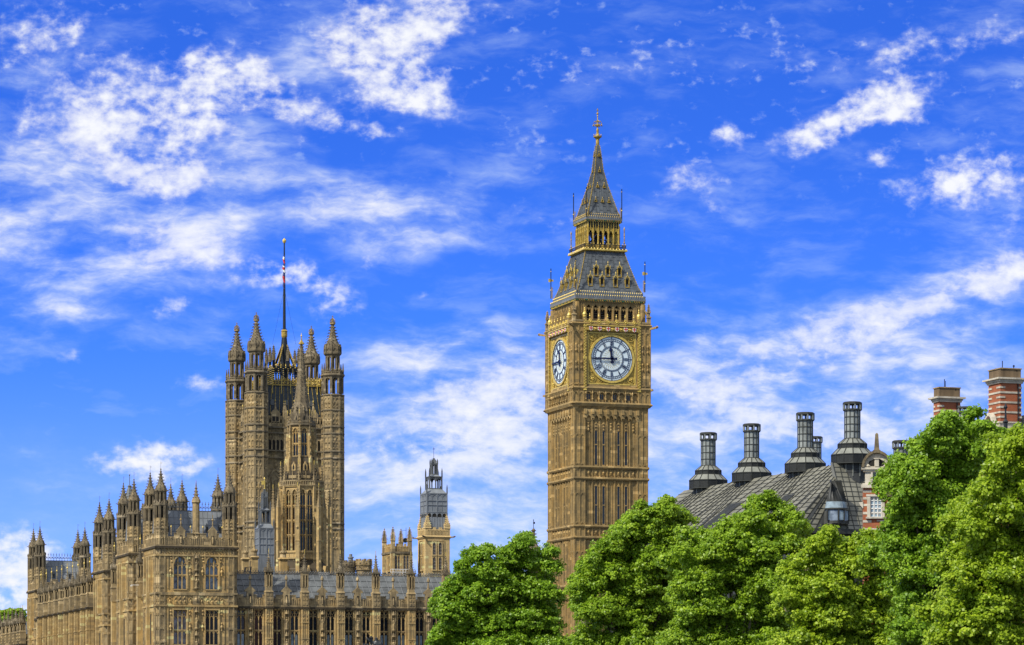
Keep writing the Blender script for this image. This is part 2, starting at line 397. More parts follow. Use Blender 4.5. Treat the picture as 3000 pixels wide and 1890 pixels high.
def leaf(name, c1, c2, c3):
    t = NT(name); p = t.pos()
    at = t.n('ShaderNodeAttribute', attribute_name='tint')
    col = t.mix(at.outputs['Fac'], c1, c2)
    col = t.mix(t.ramp(t.noise(p, .35, 3), .4, .7, 0, .6), col, c3)
    t.link(col, t.b.inputs['Base Color']); t.b.inputs['Roughness'].default_value = .42; t.b.inputs['Specular IOR Level'].default_value = .35
    tr = t.n('ShaderNodeBsdfTranslucent'); tc = t.mix(.55, col, (.34,.55,.03)); t.link(tc, tr.inputs[0])
    ms = t.n('ShaderNodeMixShader'); ms.inputs[0].default_value = .38
    t.link(t.b.outputs[0], ms.inputs[1]); t.link(tr.outputs[0], ms.inputs[2]); t.link(ms.outputs[0], t.out.inputs[0])
    MATS[name] = t.m
leaf('leaf_green', (.14,.255,.016), (.37,.53,.03), (.25,.40,.022))
leaf('leaf_deep', (.125,.25,.016), (.32,.50,.03), (.22,.38,.022))
leaf('leaf_lime', (.185,.295,.015), (.44,.57,.03), (.31,.44,.02))

# ------------------------------------------------------------------ ground and river
def sheet(name, mat, pts, z, kind='structure'):
    b = MB(mat); b.add([(x, y, z) for x, y in pts], [tuple(range(len(pts)))])
    return tag(b.build(name), kind=kind)
sheet('ground', 'grass_ground', [(-6000,-6000),(9000,-6000),(9000,9000),(-6000,9000)], -6.0)
sheet('river', 'river_water', [(-3000,-900),(14,-900),(14,120),(-12,330),(-62,452),(-190,830),(-500,3000),(-3000,3000)], -4.0)
def land():
    b = MB('road')
    pts = [(14,-900),(3000,-900),(3000,4000),(-490,4000),(-186,830),(-58,452),(-8,330),(14,120)]
    n = len(pts)
    b.add([(x, y, 0) for x, y in pts] + [(x, y, -7) for x, y in pts], [tuple(range(n))] + [(i, (i+1) % n, (i+1) % n + n, i + n) for i in range(n)])
    tag(b.build('pavement'), kind='structure')
land()
# ------------------------------------------------------------------ clock tower
def crockets(mb, R0, R1, z0, z1, n, k, s, cx=0, cy=0):
    """little leaf knobs up the edges of a spirelet"""
    kk = 1 / math.cos(math.pi / n)
    for j in range(k):
        t = (j + .5) / k; r = (R0 + (R1 - R0) * t) * kk + s * .3
        for i in range(n):
            a = math.pi / n + 2 * math.pi * i / n
            mb.octa(cx + r * math.cos(a), cy + r * math.sin(a), z0 + (z1 - z0) * t, s, s * .8)

def flying_vane(mb, x, y, z0, z1, gold='gold', iron='iron', w=.10, fl=True):
    mb.mat(iron); mb.bar((x, y, z0), (x, y, z1), w)
    mb.mat(gold)
    h = z1 - z0
    mb.octa(x, y, z0 + h * .28, w * 1.6); mb.octa(x, y, z0 + h * .9, w * 1.2)
    if fl:
        mb.box(x - .42, x - .07, y - .02, y + .02, z0 + h * .55, z0 + h * .66)
        mb.box(x + .07, x + .42, y - .02, y + .02, z0 + h * .57, z0 + h * .64)

def clock_tower():
    F = Frame(1683, 465)
    c = F.w(6.08, 6.08)
    T = thing('clock_tower', 'tall square golden stone clock tower with two blue and white dials and a spire', 'clock tower', (*c, 0), PHI)
    zc = lambda py: CH + (HZ - py) * c[1] / FP
    zf = lambda py: CH + (HZ - py) * (c[1] - 6.1) / FP
    H = 6.07
    # ---- shaft
    zt = zf(1194)
    b = MB('clock_stone')
    b.box(-5.86, 5.86, -5.86, 5.86, 0, zt)
    for sx in (-1, 1):
        for sy in (-1, 1):
            x0, x1 = sorted((sx * H, sx * 4.35)); y0, y1 = sorted((sy * H, sy * 4.35))
            b.box(x0, x1, y0, y1, 0, zt + .4)
    strings = [(1366, 1372), (1399, 1405), (1539, 1545), (1572, 1578), (1712, 1719), (1748, 1754)]
    zs = [(zf(q), zf(p)) for p, q in strings]
    for k in range(4):
        b.M = rotm(90 * k)
        # corner pier panels: two ribs, heads every few metres
        for cx in (-5.2, 5.2):
            for dx in (-.82, 0, .82):
                b.box(cx + dx - .06, cx + dx + .06, -H - .1, -H + .02, 0, zt)
            for z in np.arange(6, zt, 4.55):
                for dx in (-.42, .42): b.spandrel(cx + dx, .3, z, .35, z + .5, -H - .08, -H, 4)
        # centre bay: seven panels
        xs = [-4.35 + 8.7 * i / 7 for i in range(8)]
        for i, x in enumerate(xs):
            w = .17 if 0 < i < 7 else .22
            b.box(x - w, x + w, -6.0, -5.8, 0, zt - .3)
            b.box(x - .06, x + .06, -6.07, -5.98, 0, zt - .3)
        for i in range(7):
            xm = (xs[i] + xs[i + 1]) / 2
            for dx in (-.2, .2): b.box(xm + dx - .04, xm + dx + .04, -5.92, -5.8, 0, zt - 1.6)
            for zz in (zs[0][0], zs[2][0], zs[4][0]):
                b.spandrel(xm, .45, zz - 1.1, .6, zz - .02, -5.92, -5.7, 6)
                for dz in (1.5, 2.1): b.octa(xm, -5.74, zz - dz, .16, .22)
            b.spandrel(xm, .45, zt - 2.0, .75, zt - .3, -6.22, -5.7, 6)      # corbel arcade under the clock stage
            b.box(xm - .12, xm + .12, -5.95, -5.7, zt - 3.7, zt - 2.4)
            for z in (zt - 2.5, zt - 3.0, zt - 3.5): b.octa(xm, -5.95, z, .2, .25)
            zz = zf(1318)
            b.box(xm - .3, xm + .3, -5.86, -5.7, zz, zz + .5)
        for x in xs: b.box(x - .2, x + .2, -6.42, -5.7, zt - 1.1, zt - .3); b.box(x - .16, x + .16, -6.22, -5.7, zt - 1.7, zt - 1.1)
        for (za, zb) in (zs[0], zs[2], zs[4]):                                # panel band reliefs
            pass
        for p0, p1 in ((1372, 1399), (1545, 1572), (1719, 1748)):
            za, zb = zf(p1), zf(p0)
            for i in range(7):
                xm = (xs[i] + xs[i + 1]) / 2
                b.box(xm - .36, xm + .36, -5.9, -5.7, za + .15, zb - .15)
                b.octa(xm, -5.93, (za + zb) / 2, .3, .42)
                b.bar((xm - .3, -5.93, za + .3), (xm + .3, -5.93, zb - .3), .08); b.bar((xm + .3, -5.93, za + .3), (xm - .3, -5.93, zb - .3), .08)
    b.M = None
    for z0, z1 in zs: b.sq(H + .10, H + .24, z0 - .12, z0 + .1); b.sq(H + .24, H + .2, z0 + .1, z1 + .02)
    b.sq(6.0, 6.38, zt - .35, zt + .35)
    b.build('shaft', T)
    # slot windows
    def slot(z0, z1):
        m = MB('glass_dark'); m.box(-.21, .21, -.05, .0, z0, z1)
        m.mat('clock_stone')
        for x in (-.25, .25): m.box(x - .04, x + .04, -.14, 0, z0 - .1, z1 + .1)
        m.box(-.25, .25, -.16, 0, z0 - .25, z0); m.box(-.22, .22, -.13, 0, (z0 + z1) / 2 - .09, (z0 + z1) / 2 + .09)
        m.ext([(-.27, z1), (.27, z1), (0, z1 + .5)], -.15, 0)
        return m
    cols = [-2.49, -1.24, 1.24, 2.49]
    spans = [(1362, 1244), (1535, 1425), (1706, 1590)]
    for k in (0, 3):
        for p0, p1 in spans:
            for x in cols:
                m = slot(zf(p0), zf(p1))
                m.M = None
                o = m.build('window', T)
                a = math.radians(90 * k); o.rotation_euler.z = a
                r = Matrix.Rotation(a, 3, 'Z') @ Vector((x, -5.9, 0)); o.location = r
    # ---- clock stage
    z0, z1 = zf(1194), zf(950); za, zb = zf(1139), zf(957)
    b = MB('clock_stone')
    HS = 6.4
    b.box(-6.1, 6.1, -6.1, 6.1, z0, z1)
    for sx in (-1, 1):
        for sy in (-1, 1):
            x0, x1 = sorted((sx * HS, sx * 4.5)); y0, y1 = sorted((sy * HS, sy * 4.5))
            b.box(x0, x1, y0, y1, z0 + .3, z1)
    b.sq(6.42, 6.6, z0 + .1, z0 + .55); b.sq(6.6, 6.5, z0 + .55, z0 + .8)
    b.sq(6.42, 6.62, za - .4, za); b.sq(6.62, 6.5, za, za + .25)
    b.sq(6.42, 6.66, zb - .1, zb + .35); b.sq(6.66, 6.56, zb + .35, zb + .5)
    for k in range(4):
        b.M = rotm(90 * k)
        for cx in (-5.5, 5.5):
            for dx in (-.85, 0, .85): b.box(cx + dx - .07, cx + dx + .07, -HS - .1, -HS + .02, z0 + .8, z1 - .4)
            for py in (1020, 1072):
                z = zf(py)
                for dx in (-.43, .43):
                    for dz_ in (-.5, .35): b.octa(cx + dx, -HS - .01, z + dz_, .26, .36)
                    b.bar((cx + dx - .3, -HS - .03, z - .8), (cx + dx + .3, -HS - .03, z + .7), .07); b.bar((cx + dx + .3, -HS - .03, z - .8), (cx + dx - .3, -HS - .03, z + .7), .07)
            for dx in (-.43, .43): b.spandrel(cx + dx, .33, zb - 1.4, .5, zb - .7, -HS - .08, -HS, 6); b.spandrel(cx + dx, .33, za - 1.2, .5, za - .5, -HS - .08, -HS, 6)
            for z in (za + .5, z1 - 1.3): b.box(cx - .9, cx + .9, -HS - .1, -HS + .02, z, z + .16)
        # arcade under the dial: fourteen little bays
        n = 8
        for i in range(n):
            xm = -4.4 + 8.8 * (i + .5) / n
            b.spandrel(xm, .44, za - 1.0, .4, za - .4, -6.4, -6.1, 6)
            b.box(xm - .55 + .02, xm - .44, -6.5, -6.1, z0 + .8, za - .4)
            b.octa(xm - .5, -6.55, za - .75, .17, .3); b.octa(xm - .5, -6.55, z0 + 1.2, .17, .22)
            b.box(xm - .3, xm + .3, -6.3, -6.1, z0 + .8, z0 + 1.15)
        b.box(4.38, 4.5, -6.5, -6.1, z0 + .8, za - .4)
        # gargoyles at the corners
        b.M = rotm(90 * k + 45)
        b.bar((0, -8.95, z1 - .5), (0, -10.1, z1 - .3), .34, .3); b.octa(0, -10.2, z1 - .25, .28)
        b.bar((0, -8.95, za - .1), (0, -9.5, za), .3); b.octa(0, -9.1, z0 + .5, .45, .3)
    b.M = None
    b.build('clock_stage', T)
    for k in (0, 3):
        for i in (0, 2, 4, 6):
            xm = -4.4 + 8.8 * (i + .9) / 8 - .02
            xm = -4.4 + 8.8 * (i + .5) / 8 + (.0 if i < 9 else 0)
            m = MB('glass_dark'); m.box(-.3, .3, -.02, .0, z0 + 1.15, za - .85)
            m.mat('clock_stone'); m.box(-.04, .04, -.07, 0, z0 + 1.15, za - .8); m.box(-.3, .3, -.07, 0, z0 + 2.0, z0 + 2.08)
            o = m.build('window', T); a = math.radians(90 * k); o.rotation_euler.z = a
            o.location = Matrix.Rotation(a, 3, 'Z') @ Vector((xm, -6.12, 0))
    # ---- clock faces
    R = 3.45
    dz = zf(1051)
    def dial_parts():
        f = MB('gilt_dark'); Wf, Hf = 3.9, 3.95
        f.box(-Wf, Wf, -.06, .0, -Hf, Hf)
        f.mat('gold')
        for s in (-1, 1):
            f.box(s * Wf - .09, s * Wf + .09, -.22, 0, -Hf - .09, Hf + .09); f.box(-Wf + .09, Wf - .09, -.22, 0, s * Hf - .09, s * Hf + .09)
        n = 72
        for i in range(n):
            a, c_ = 2 * math.pi * i / n, 2 * math.pi * (i + 1) / n
            P = [(r * math.cos(q), r * math.sin(q)) for r, q in ((R, a), (R, c_), (3.78, c_), (3.78, a))]
            f.add([(x, -.3, z) for x, z in P] + [(x, 0, z) for x, z in P], [(0,1,2,3), (0,4,5,1), (3,2,6,7)])
        for sx in (-1, 1):
            for sz in (-1, 1):
                cx, cz = sx * 3.2, sz * 3.25
                for i in range(12):
                    a, c_ = math.pi * i / 6, math.pi * (i + 1) / 6
                    f.bar((cx + .5 * math.cos(a), -.12, cz + .5 * math.sin(a)), (cx + .5 * math.cos(c_), -.12, cz + .5 * math.sin(c_)), .09)
                for dx, dz_ in ((0, .05), (.16, .16), (-.15, .0), (.1, -.15), (-.1, .2)): f.octa(cx + dx, -.15, cz + dz_, .16)
                for px_, pz_ in ((sx * 3.45, sz * 1.9), (sx * 1.95, sz * 3.5), (sx * 3.62, sz * 1.2), (sx * 1.25, sz * 3.68)):
                    for i in range(8):
                        a, c_ = math.pi * i / 4, math.pi * (i + 1) / 4; rr = .27 if abs(px_) > 1.4 and abs(pz_) > 1.4 else .14
                        f.bar((px_ + rr * math.cos(a), -.1, pz_ + rr * math.sin(a)), (px_ + rr * math.cos(c_), -.1, pz_ + rr * math.sin(c_)), .06)
                    f.octa(px_, -.08, pz_, .1)
        # plain stone border, chequered pilasters, inscription band
        f.mat('clock_stone')
        f.box(-4.3, -4.0, -.2, 0, -4.3, 4.3); f.box(4.0, 4.3, -.2, 0, -4.3, 4.3); f.box(-3.99, 3.99, -.2, 0, 4.05, 4.45); f.box(-3.99, 3.99, -.2, 0, -4.5, -4.05)
        for s in (-1, 1):
            f.mat('gilt_dark'); f.box(s * 4.5 - .2, s * 4.5 + .2, -.45, 0, -5.0, 6.2)
            f.mat('gold')
            f.box(s * 4.5 - .26, s * 4.5 + .26, -.53, 0, -.2, .2); f.box(s * 4.5 - .25, s * 4.5 + .25, -.52, 0, -5.05, -4.85); f.box(s * 4.5 - .25, s * 4.5 + .25, -.52, 0, 4.85, 5.0)
            for j in range(50):
                z = -4.8 + j * .218
                if j % 2: f.box(s * 4.5 - .2, s * 4.5 + .0, -.49, -.44, z, z + .2)
                else: f.box(s * 4.5 + .0, s * 4.5 + .2, -.49, -.44, z, z + .2)
        f.mat('gold'); f.box(-4.28, 4.28, -.3, 0, -5.05, -4.52)
        f.mat('gilt_dark')
        r2 = random.Random(5)
        x = -4.1
        while x < 4.05:                                     # gilded inscription strokes
            w = r2.choice((.05, .05, .09)); h = r2.choice((.3, .3, .2)); f.box(x, x + w, -.33, -.29, -4.94, -4.94 + h); x += w + r2.choice((.06, .08, .14))
        f.box(-3.95, 3.95, -.22, -.19, 4.16, 4.3)
        return f
    def ring(m, r0, r1, y0, y1, n=72):
        for i in range(n):
            a, c_ = 2 * math.pi * i / n, 2 * math.pi * (i + 1) / n
            P = [(r * math.cos(q), r * math.sin(q)) for r, q in ((r0, a), (r0, c_), (r1, c_), (r1, a))]
            m.add([(x, y0, z) for x, z in P] + [(x, y1, z) for x, z in P], [(0,1,2,3), (0,4,5,1), (3,2,6,7), (1,2,6,5)])
    def radial(m, ang, r0, r1, w, y0, y1, off=0):
        s_, c_ = math.sin(ang), math.cos(ang)
        P = [(r * s_ + o * c_, r * c_ - o * s_) for r, o in ((r0, off - w / 2), (r0, off + w / 2), (r1, off + w / 2), (r1, off - w / 2))]
        m.add([(x, y0, z) for x, z in P] + [(x, y1, z) for x, z in P], [(0,1,2,3), (0,4,5,1), (3,2,6,7), (1,5,6,2), (0,3,7,4)])
    d = MB('dial_white')
    P = [(R * math.cos(2 * math.pi * i / 72), R * math.sin(2 * math.pi * i / 72)) for i in range(72)]
    d.ext(P, -.10, 0)
    d.mat('gold')
    rr = random.Random(3)
    for i in range(24):
        a = 2 * math.pi * i / 24
        p0 = (.45 * math.sin(a), -.115, .45 * math.cos(a)); a2 = a + .25; p1 = (1.05 * math.sin(a2), -.115, 1.05 * math.cos(a2)); a3 = a + .05
        d.bar(p0, p1, .018, .012); d.bar(p1, (1.75 * math.sin(a3), -.115, 1.75 * math.cos(a3)), .018, .012)
        d.bar(p1, (1.42 * math.sin(a2 + .2), -.115, 1.42 * math.cos(a2 + .2)), .018, .012)
    d.mat('dial_navy')
    ring(d, 3.36, 3.44, -.16, -.1); ring(d, 3.06, 3.11, -.15, -.1); ring(d, 2.75, 2.81, -.15, -.1); ring(d, 1.90, 1.97, -.15, -.1); ring(d, 1.76, 1.80, -.15, -.1)
    for i in range(60): radial(d, 2 * math.pi * i / 60, 2.8, 3.08, .04, -.15, -.1)
    for i in range(12):
        radial(d, 2 * math.pi * i / 12, 1.95, 3.4, .04, -.16, -.1)
        radial(d, 2 * math.pi * i / 12, 2.75, 3.4, .09, -.165, -.1)
    NUM = ['XII','I','II','III','IIII','V','VI','VII','VIII','IX','X','XI']
    for i, sN in enumerate(NUM):
        a = 2 * math.pi * i / 12
        wd = {'I': .16, 'V': .30, 'X': .32}
        tot = sum(wd[ch] for ch in sN); x = -tot / 2
        for ch in sN:
            xm = x + wd[ch] / 2
            def stroke(xa, ra, xb, rb, w=.05):
                s_, c_ = math.sin(a), math.cos(a)
                p = lambda o, r: (r * s_ + o * c_, -.135, r * c_ - o * s_)
                d.bar(p(xa, ra), p(xb, rb), w, .06)
            if ch == 'I': stroke(xm, 2.06, xm, 2.68, .055)
            elif ch == 'V': stroke(xm - .1, 2.68, xm, 2.06, .055); stroke(xm + .1, 2.68, xm, 2.06, .035)
            else: stroke(xm - .12, 2.68, xm + .12, 2.06, .055); stroke(xm + .12, 2.68, xm - .12, 2.06, .035)
            x += wd[ch]
    def hand(L, w0, w1, tail, ang, y):
        h = MB('dial_navy'); s_, c_ = math.sin(ang), math.cos(ang)
        def pl(pts): h.ext([(u * c_ + r * s_, r * c_ - u * s_) for u, r in pts], y - .06, y)
        pl([(-w0, 0), (-w1, L), (0, L + .12), (w1, L), (w0, 0)])
        return h, pl
    dialo = {}
    for k in (0, 3):
        a = math.radians(90 * k)
        fo = dial_parts().build('clock_face', T, Matrix.Rotation(a, 3, 'Z') @ Vector((0, -6.12, dz)), a) if not dialo else put('clock_face', dialo['f'], T, Matrix.Rotation(a, 3, 'Z') @ Vector((0, -6.12, dz)), a)
        if not dialo:
            dialo['f'] = fo.data
            dialo['d'] = None
            do = d.build('dial', fo, (0, -.05, 0)); dialo['d'] = do.data
            h, pl = hand(1.15, .14, .17, 0, math.radians(352.5), -.24)
            pl([(-.17, 1.1), (-.36, 1.45), (-.2, 1.5), (0, 1.95), (.2, 1.5), (.36, 1.45), (.17, 1.1)])
            pl([(-.14, 0), (-.1, -.3), (-.3, -.45), (-.18, -.72), (.18, -.72), (.3, -.45), (.1, -.3), (.14, 0)])
            pl([(-.3, .15), (-.16, .4), (.16, .4), (.3, .15), (.2, -.2), (-.2, -.2)])
            ho = h.build('hour_hand', fo); dialo['h'] = ho.data
            m_, pl = hand(3.2, .15, .07, 0, math.radians(270), -.34)
            pl([(-.15, 0), (-.11, -.4), (-.24, -.85), (.24, -.85), (.11, -.4), (.15, 0)])
            pl([(-.3, .2), (.3, .2), (.3, -.2), (-.3, -.2)])
            mo = m_.build('minute_hand', fo); dialo['m'] = mo.data
        else:
            put('dial', dialo['d'], fo, (0, -.05, 0)); put('hour_hand', dialo['h'], fo); put('minute_hand', dialo['m'], fo)
    # ---- shields and gilded parapet over each dial
    b = MB('gilt_dark')
    zp0, zp1 = zf(957), zf(939)
    for k in (0, 3):
        b.M = rotm(90 * k)
        b.mat('gilt_dark'); b.box(-4.28, 4.28, -6.72, -6.1, zf(971), zf(961))
        for i in range(6):
            x = -3.6 + 7.2 * i / 5
            b.mat('paint_white'); b.ext([(x - .3, zf(960)), (x - .3, zf(968)), (x, zf(972.5)), (x + .3, zf(968)), (x + .3, zf(960))], -6.78, -6.7)
            b.mat('paint_red'); b.box(x - .07, x + .07, -6.8, -6.77, zf(971), zf(960)); b.box(x - .3, x + .3, -6.805, -6.775, zf(965.6), zf(963))
            if i < 5: b.mat('gold'); b.octa(x + .72, -6.72, zf(966), .25, .2); b.octa(x + .55, -6.72, zf(964.5), .15); b.octa(x + .9, -6.72, zf(967), .12)
        b.mat('grey_stone'); b.box(-4.28, 4.28, -6.5, -6.3, zp0, zp1 - .35)
        for i in range(27): b.box(-4.2 + 8.4 * i / 26 - .06, -4.2 + 8.4 * i / 26 + .06, -6.6, -6.48, zp0, zp1 - .35)
        b.mat('gold')
        b.box(-4.28, 4.28, -6.62, -6.3, zp0 + .02, zp0 + .18)
        for i in range(6):
            x = -3.65 + 7.3 * i / 5
            for (x0, q0, x1, q1) in ((-.73, 0, -.2, 0), (-.2, 0, 0, .42), (0, .42, .2, 0), (.2, 0, .73, 0)):
                b.bar((x + x0, -6.5, zp1 - .3 + q0), (x + x1, -6.5, zp1 - .3 + q1), .16, .25)
            for (x0, q0, x1, q1) in ((-.36, 0, 0, .36), (0, .36, .36, 0), (.36, 0, 0, -.36), (0, -.36, -.36, 0)):
                b.bar((x + x0, -6.64, zp0 + .62 + q0), (x + x1, -6.64, zp0 + .62 + q1), .09)
            b.octa(x, -6.66, zp0 + .62, .17)
            b.mat('grey_stone'); b.box(x - .08, x + .08, -6.5, -6.3, zp1 + .05, zp1 + .4); b.mat('gold')
            b.octa(x, -6.4, zp1 + .58, .15, .2); b.octa(x, -6.4, zp1 + .85, .07, .15)
    b.M = None
    b.build('parapet', T)
    m = MB('clock_stone')
    m.box(-.24, .24, -.24, .24, 0, 1.0); m.mat('gold')
    m.lathe([(.24, 1.0), (.28, 1.15), (.28, 1.3), (.34, 1.45), (.24, 1.75), (.09, 1.9), (.13, 2.05), (.05, 2.2), (.1, 2.35), (.02, 2.55)], 8)
    proto = None
    for k in (0, 3):
        for s in (-1, 1):
            p = Matrix.Rotation(math.radians(90 * k), 3, 'Z') @ Vector((s * 4.5, -6.35, zp0 + .3))
            if proto is None: proto = m.build('gilt_finial', T, p)
            else: dup(proto, T, p)
    # stone balustrade and corner pinnacles with flying buttresses
    for k in range(4):
        b = MB('grey_stone')
        b.M = rotm(90 * k)
        for s in (-1, 1):
            for i in range(7): b.box(s * (4.9 + i * .22) - .06, s * (4.9 + i * .22) + .06, -6.45, -6.3, zp0 - .02, zp1 - .3)
            b.box(*sorted((s * 4.75, s * 6.45)), -6.5, -6.25, zp1 - .3, zp1 - .05)
        b.box(-4.4, 4.4, -6.28, -6.22, zp0, zp1 - .1)
        b.build('balustrade', T)
    proto = None
    zpin = zf(884)
    for sx, sy in ((-1,-1), (1,-1), (-1,1), (1,1)):
        if proto is None:
            m = MB('grey_stone'); hh = zpin - zp0
            m.box(-.26, .26, -.26, .26, 0, hh * .42); m.sq(.36, .3, hh * .42, hh * .47); m.box(-.17, .17, -.17, .17, hh * .47, hh * .62)
            m.lathe([(.3, hh * .62), (.2, hh * .66), (.16, hh * .75), (.05, hh * .95), (.03, hh)], 4); crockets(m, .22, .06, hh * .64, hh * .95, 4, 5, .1)
            proto = m.build('pinnacle', T, (sx * 6.2, sy * 6.2, zp0))
        else: dup(proto, T, (sx * 6.2, sy * 6.2, zp0))
        m = MB('grey_stone')
        for j in range(7):
            t0, t1 = j / 7, (j + 1) / 7
            q = lambda t: (sx * (6.15 - .85 * t), sy * (6.15 - .85 * t), zp0 + 1.7 + 1.6 * math.sin(t * 1.4))
            m.bar(q(t0), q(t1), .22, .3)
        m.build('flying_buttress', T)
    # ---- belfry
    zb0, zb1 = zf(950), zf(884)
    HB = 5.56
    b = MB('clock_stone')
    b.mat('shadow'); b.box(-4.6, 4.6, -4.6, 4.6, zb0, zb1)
    b.mat('clock_stone'); b.box(-5.3, 5.3, -5.3, 5.3, zb0 - .3, zb0 + .9); b.box(-5.3, 5.3, -5.3, 5.3, zb1 - .35, zb1 + .1)
    for sx in (-1, 1):
        for sy in (-1, 1):
            x0, x1 = sorted((sx * HB, sx * 4.1)); y0, y1 = sorted((sy * HB, sy * 4.1)); b.box(x0, x1, y0, y1, zb0, zb1)
            b.lathe([(.42, zb0), (.42, zb1 - .1)], 8, sx * 5.45, sy * 5.45)
    for k in range(4):
        b.M = rotm(90 * k)
        for i in range(8):
            x = -4.05 + 8.1 * i / 7
            b.box(x - .16, x + .16, -5.45, -4.9, zb0, zb1); b.box(x - .07, x + .07, -5.62, -5.4, zb0, zb1 - .7)
            if i < 7:
                xm = x + 4.05 / 7
                b.spandrel(xm, .425, zb1 - 1.15, .75, zb1, -5.42, -5.1, 8)
                b.spandrel(xm - .2, .2, zb1 - 1.4, .3, zb1 - .85, -5.36, -5.2, 4); b.spandrel(xm + .2, .2, zb1 - 1.4, .3, zb1 - .85, -5.36, -5.2, 4)
                b.bar((xm - .38, -5.3, zb1 - .8), (xm, -5.3, zb1 - .4), .08); b.bar((xm + .38, -5.3, zb1 - .8), (xm, -5.3, zb1 - .4), .08)
                b.mat('louvre')
                for j in range(9): b.box(xm - .4, xm + .4, -4.95, -4.75, zb0 + .4 + j * .27, zb0 + .45 + j * .27)
                b.mat('clock_stone')
        for cx in (-4.75, 4.75):
            for dx in (-.4, 0, .4): b.box(cx + dx - .06, cx + dx + .06, -HB - .1, -HB + .02, zb0, zb1 - .1)
            for z in (zb0 + 1.3, zb1 - .7): b.box(cx - .5, cx + .5, -HB - .08, -HB + .02, z, z + .15)
    b.M = None
    b.build('belfry', T)
    # ---- roofs
    def cornice(name, half, z0, z1, n, lift=.55):
        m = MB('lead_light'); m.sq(half - .26, half - .1, z0, z0 + (z1 - z0) * .2); m.sq(half - .1, half, z0 + (z1 - z0) * .2, z0 + (z1 - z0) * .45); m.sq(half, half + .06, z0 + (z1 - z0) * .45, z1)
        r2 = random.Random(int(half * 10))
        for k in range(4):
            m.M = rotm(90 * k)
            mid = z0 + (z1 - z0) * .28
            for i in range(n):
                x = -half + .3 + (2 * half - .6) * i / (n - 1)
                m.mat('gilt_dark' if i % 4 else 'copper_green'); m.octa(x, -half + .02, mid, .16 if i % 4 else .25, (z1 - z0) * .2)
                m.mat('gold'); m.octa(x + .1, -half + .02, mid - .12, .1)
            m.mat('gilt_dark'); m.box(-half, half, -half - .08, -half + .1, z0 + (z1 - z0) * .52, z0 + (z1 - z0) * .58)
            for j, zz in enumerate((z1, z1 + lift)):                       # two rows of gilded cresting
                hh = half - .02 - j * .28
                m.mat('lead_light'); m.box(-hh, hh, -hh, -hh + .2, zz - .02, zz + lift - .1)
                for i in range(n):
                    x = -hh + .15 + (2 * hh - .3) * (i + .5 * (j % 2)) / n
                    m.mat('gold' if lift > .5 else 'gilt_dark'); m.octa(x, -hh - .04, zz + lift * .62, .085, .15)
                    m.mat('seam'); m.box(x - .04, x + .04, -hh - .06, -hh, zz + .02, zz + lift * .35)
        m.M = None
        m.build(name, T)
    def roof(name, prof, seams, rows):
        m = MB('tile_lead')
        for (h0, z0), (h1, z1) in zip(prof, prof[1:]): m.sq(h0, h1, z0, z1)
        m.mat('seam')
        def at(t):
            s_ = t * (len(prof) - 1); i = min(int(s_), len(prof) - 2); q = s_ - i
            return prof[i][0] + (prof[i+1][0] - prof[i][0]) * q, prof[i][1] + (prof[i+1][1] - prof[i][1]) * q
        for k in range(4):
            m.M = rotm(90 * k)
            for i in range(seams + 1):
                for j in range(len(prof) - 1):
                    f = -1 + 2 * i / seams
                    (h0, z0), (h1, z1) = prof[j], prof[j + 1]
                    m.mat('gilt_dark' if i in (0,) else 'tile_lead'); m.bar((f * h0, -h0 - .01, z0), (f * h1, -h1 - .01, z1), .08 if i else .1)
            for j in range(1, rows):
                h, z = at(j / rows); m.mat('tile_lead')
                for i in range(seams):
                    if (i + j) % 2 == 0:
                        m.box(-h + 2 * h * i / seams, -h + 2 * h * (i + 1) / seams, -h - .05, -h + .05, z - .03, z + .03)
            m.mat('gilt_dark')
            for j in range(rows * 2):
                h, z = at((j + .5) / rows / 2); m.octa(-h - .06, -h - .06, z, .09)
        m.M = None
        m.build(name, T)
    zr = [zc(q) for q in (872, 852, 820, 790, 765, 746)]
    roof('lower_roof', [(5.45, zr[0]), (4.95, zr[1]), (4.4, zr[2]), (3.9, zr[3]), (3.5, zr[4]), (3.2, zr[5])], 12, 12)
    cornice('cresting', 5.82, zb1, zf(871), 30)
    # dormers
    proto = None
    def dormer():
        m = MB('gilt_dark'); w = .36
        m.box(-w, -w + .1, -.2, .9, -.1, 1.15); m.box(w - .1, w, -.2, .9, -.1, 1.15)
        m.mat('shadow'); m.box(-w + .1, w - .1, -.02, .6, -.1, 1.15)
        m.mat('tile_lead'); m.ext([(-w - .1, 1.1), (w + .1, 1.1), (0, 1.75)], -.1, 1.5); m.box(-w, w, .1, 1.4, -.1, 1.1)
        m.mat('gold'); m.bar((-w - .06, -.2, 1.1), (0, -.2, 1.75), .09); m.bar((w + .06, -.2, 1.1), (0, -.2, 1.75), .09); m.octa(0, -.2, 2.0, .08, .3)
        m.mat('gilt_dark'); m.octa(0, -.2, 1.35, .1)
        for s in (-1, 1): m.octa(s * (w + .06), -.2, 1.4, .06, .25)
        m.box(-w, w, -.3, 0, -.2, -.08)
        return m
    for k in (0, 3):
        for zpy, half, xs in ((836, 4.62, (-3.05, -1.1, 1.15, 3.1)), (805, 4.1, (-1.9, 0.05, 2.0))):
            for x in xs:
                p = Matrix.Rotation(math.radians(90 * k), 3, 'Z') @ Vector((x, -half - .2, zc(zpy) - .75))
                if proto is None: proto = dormer().build('dormer', T, p)
                else: dup(proto, T, p, math.radians(90 * k))
    # lantern
    zl0, zl1 = zc(738), zc(659)
    b = MB('gilt_dark')
    b.sq(3.2, 3.55, zc(747), zc(741)); b.mat('iron'); b.box(-3.5, 3.5, -3.5, 3.5, zc(741), zc(738))
    b.mat('gold')
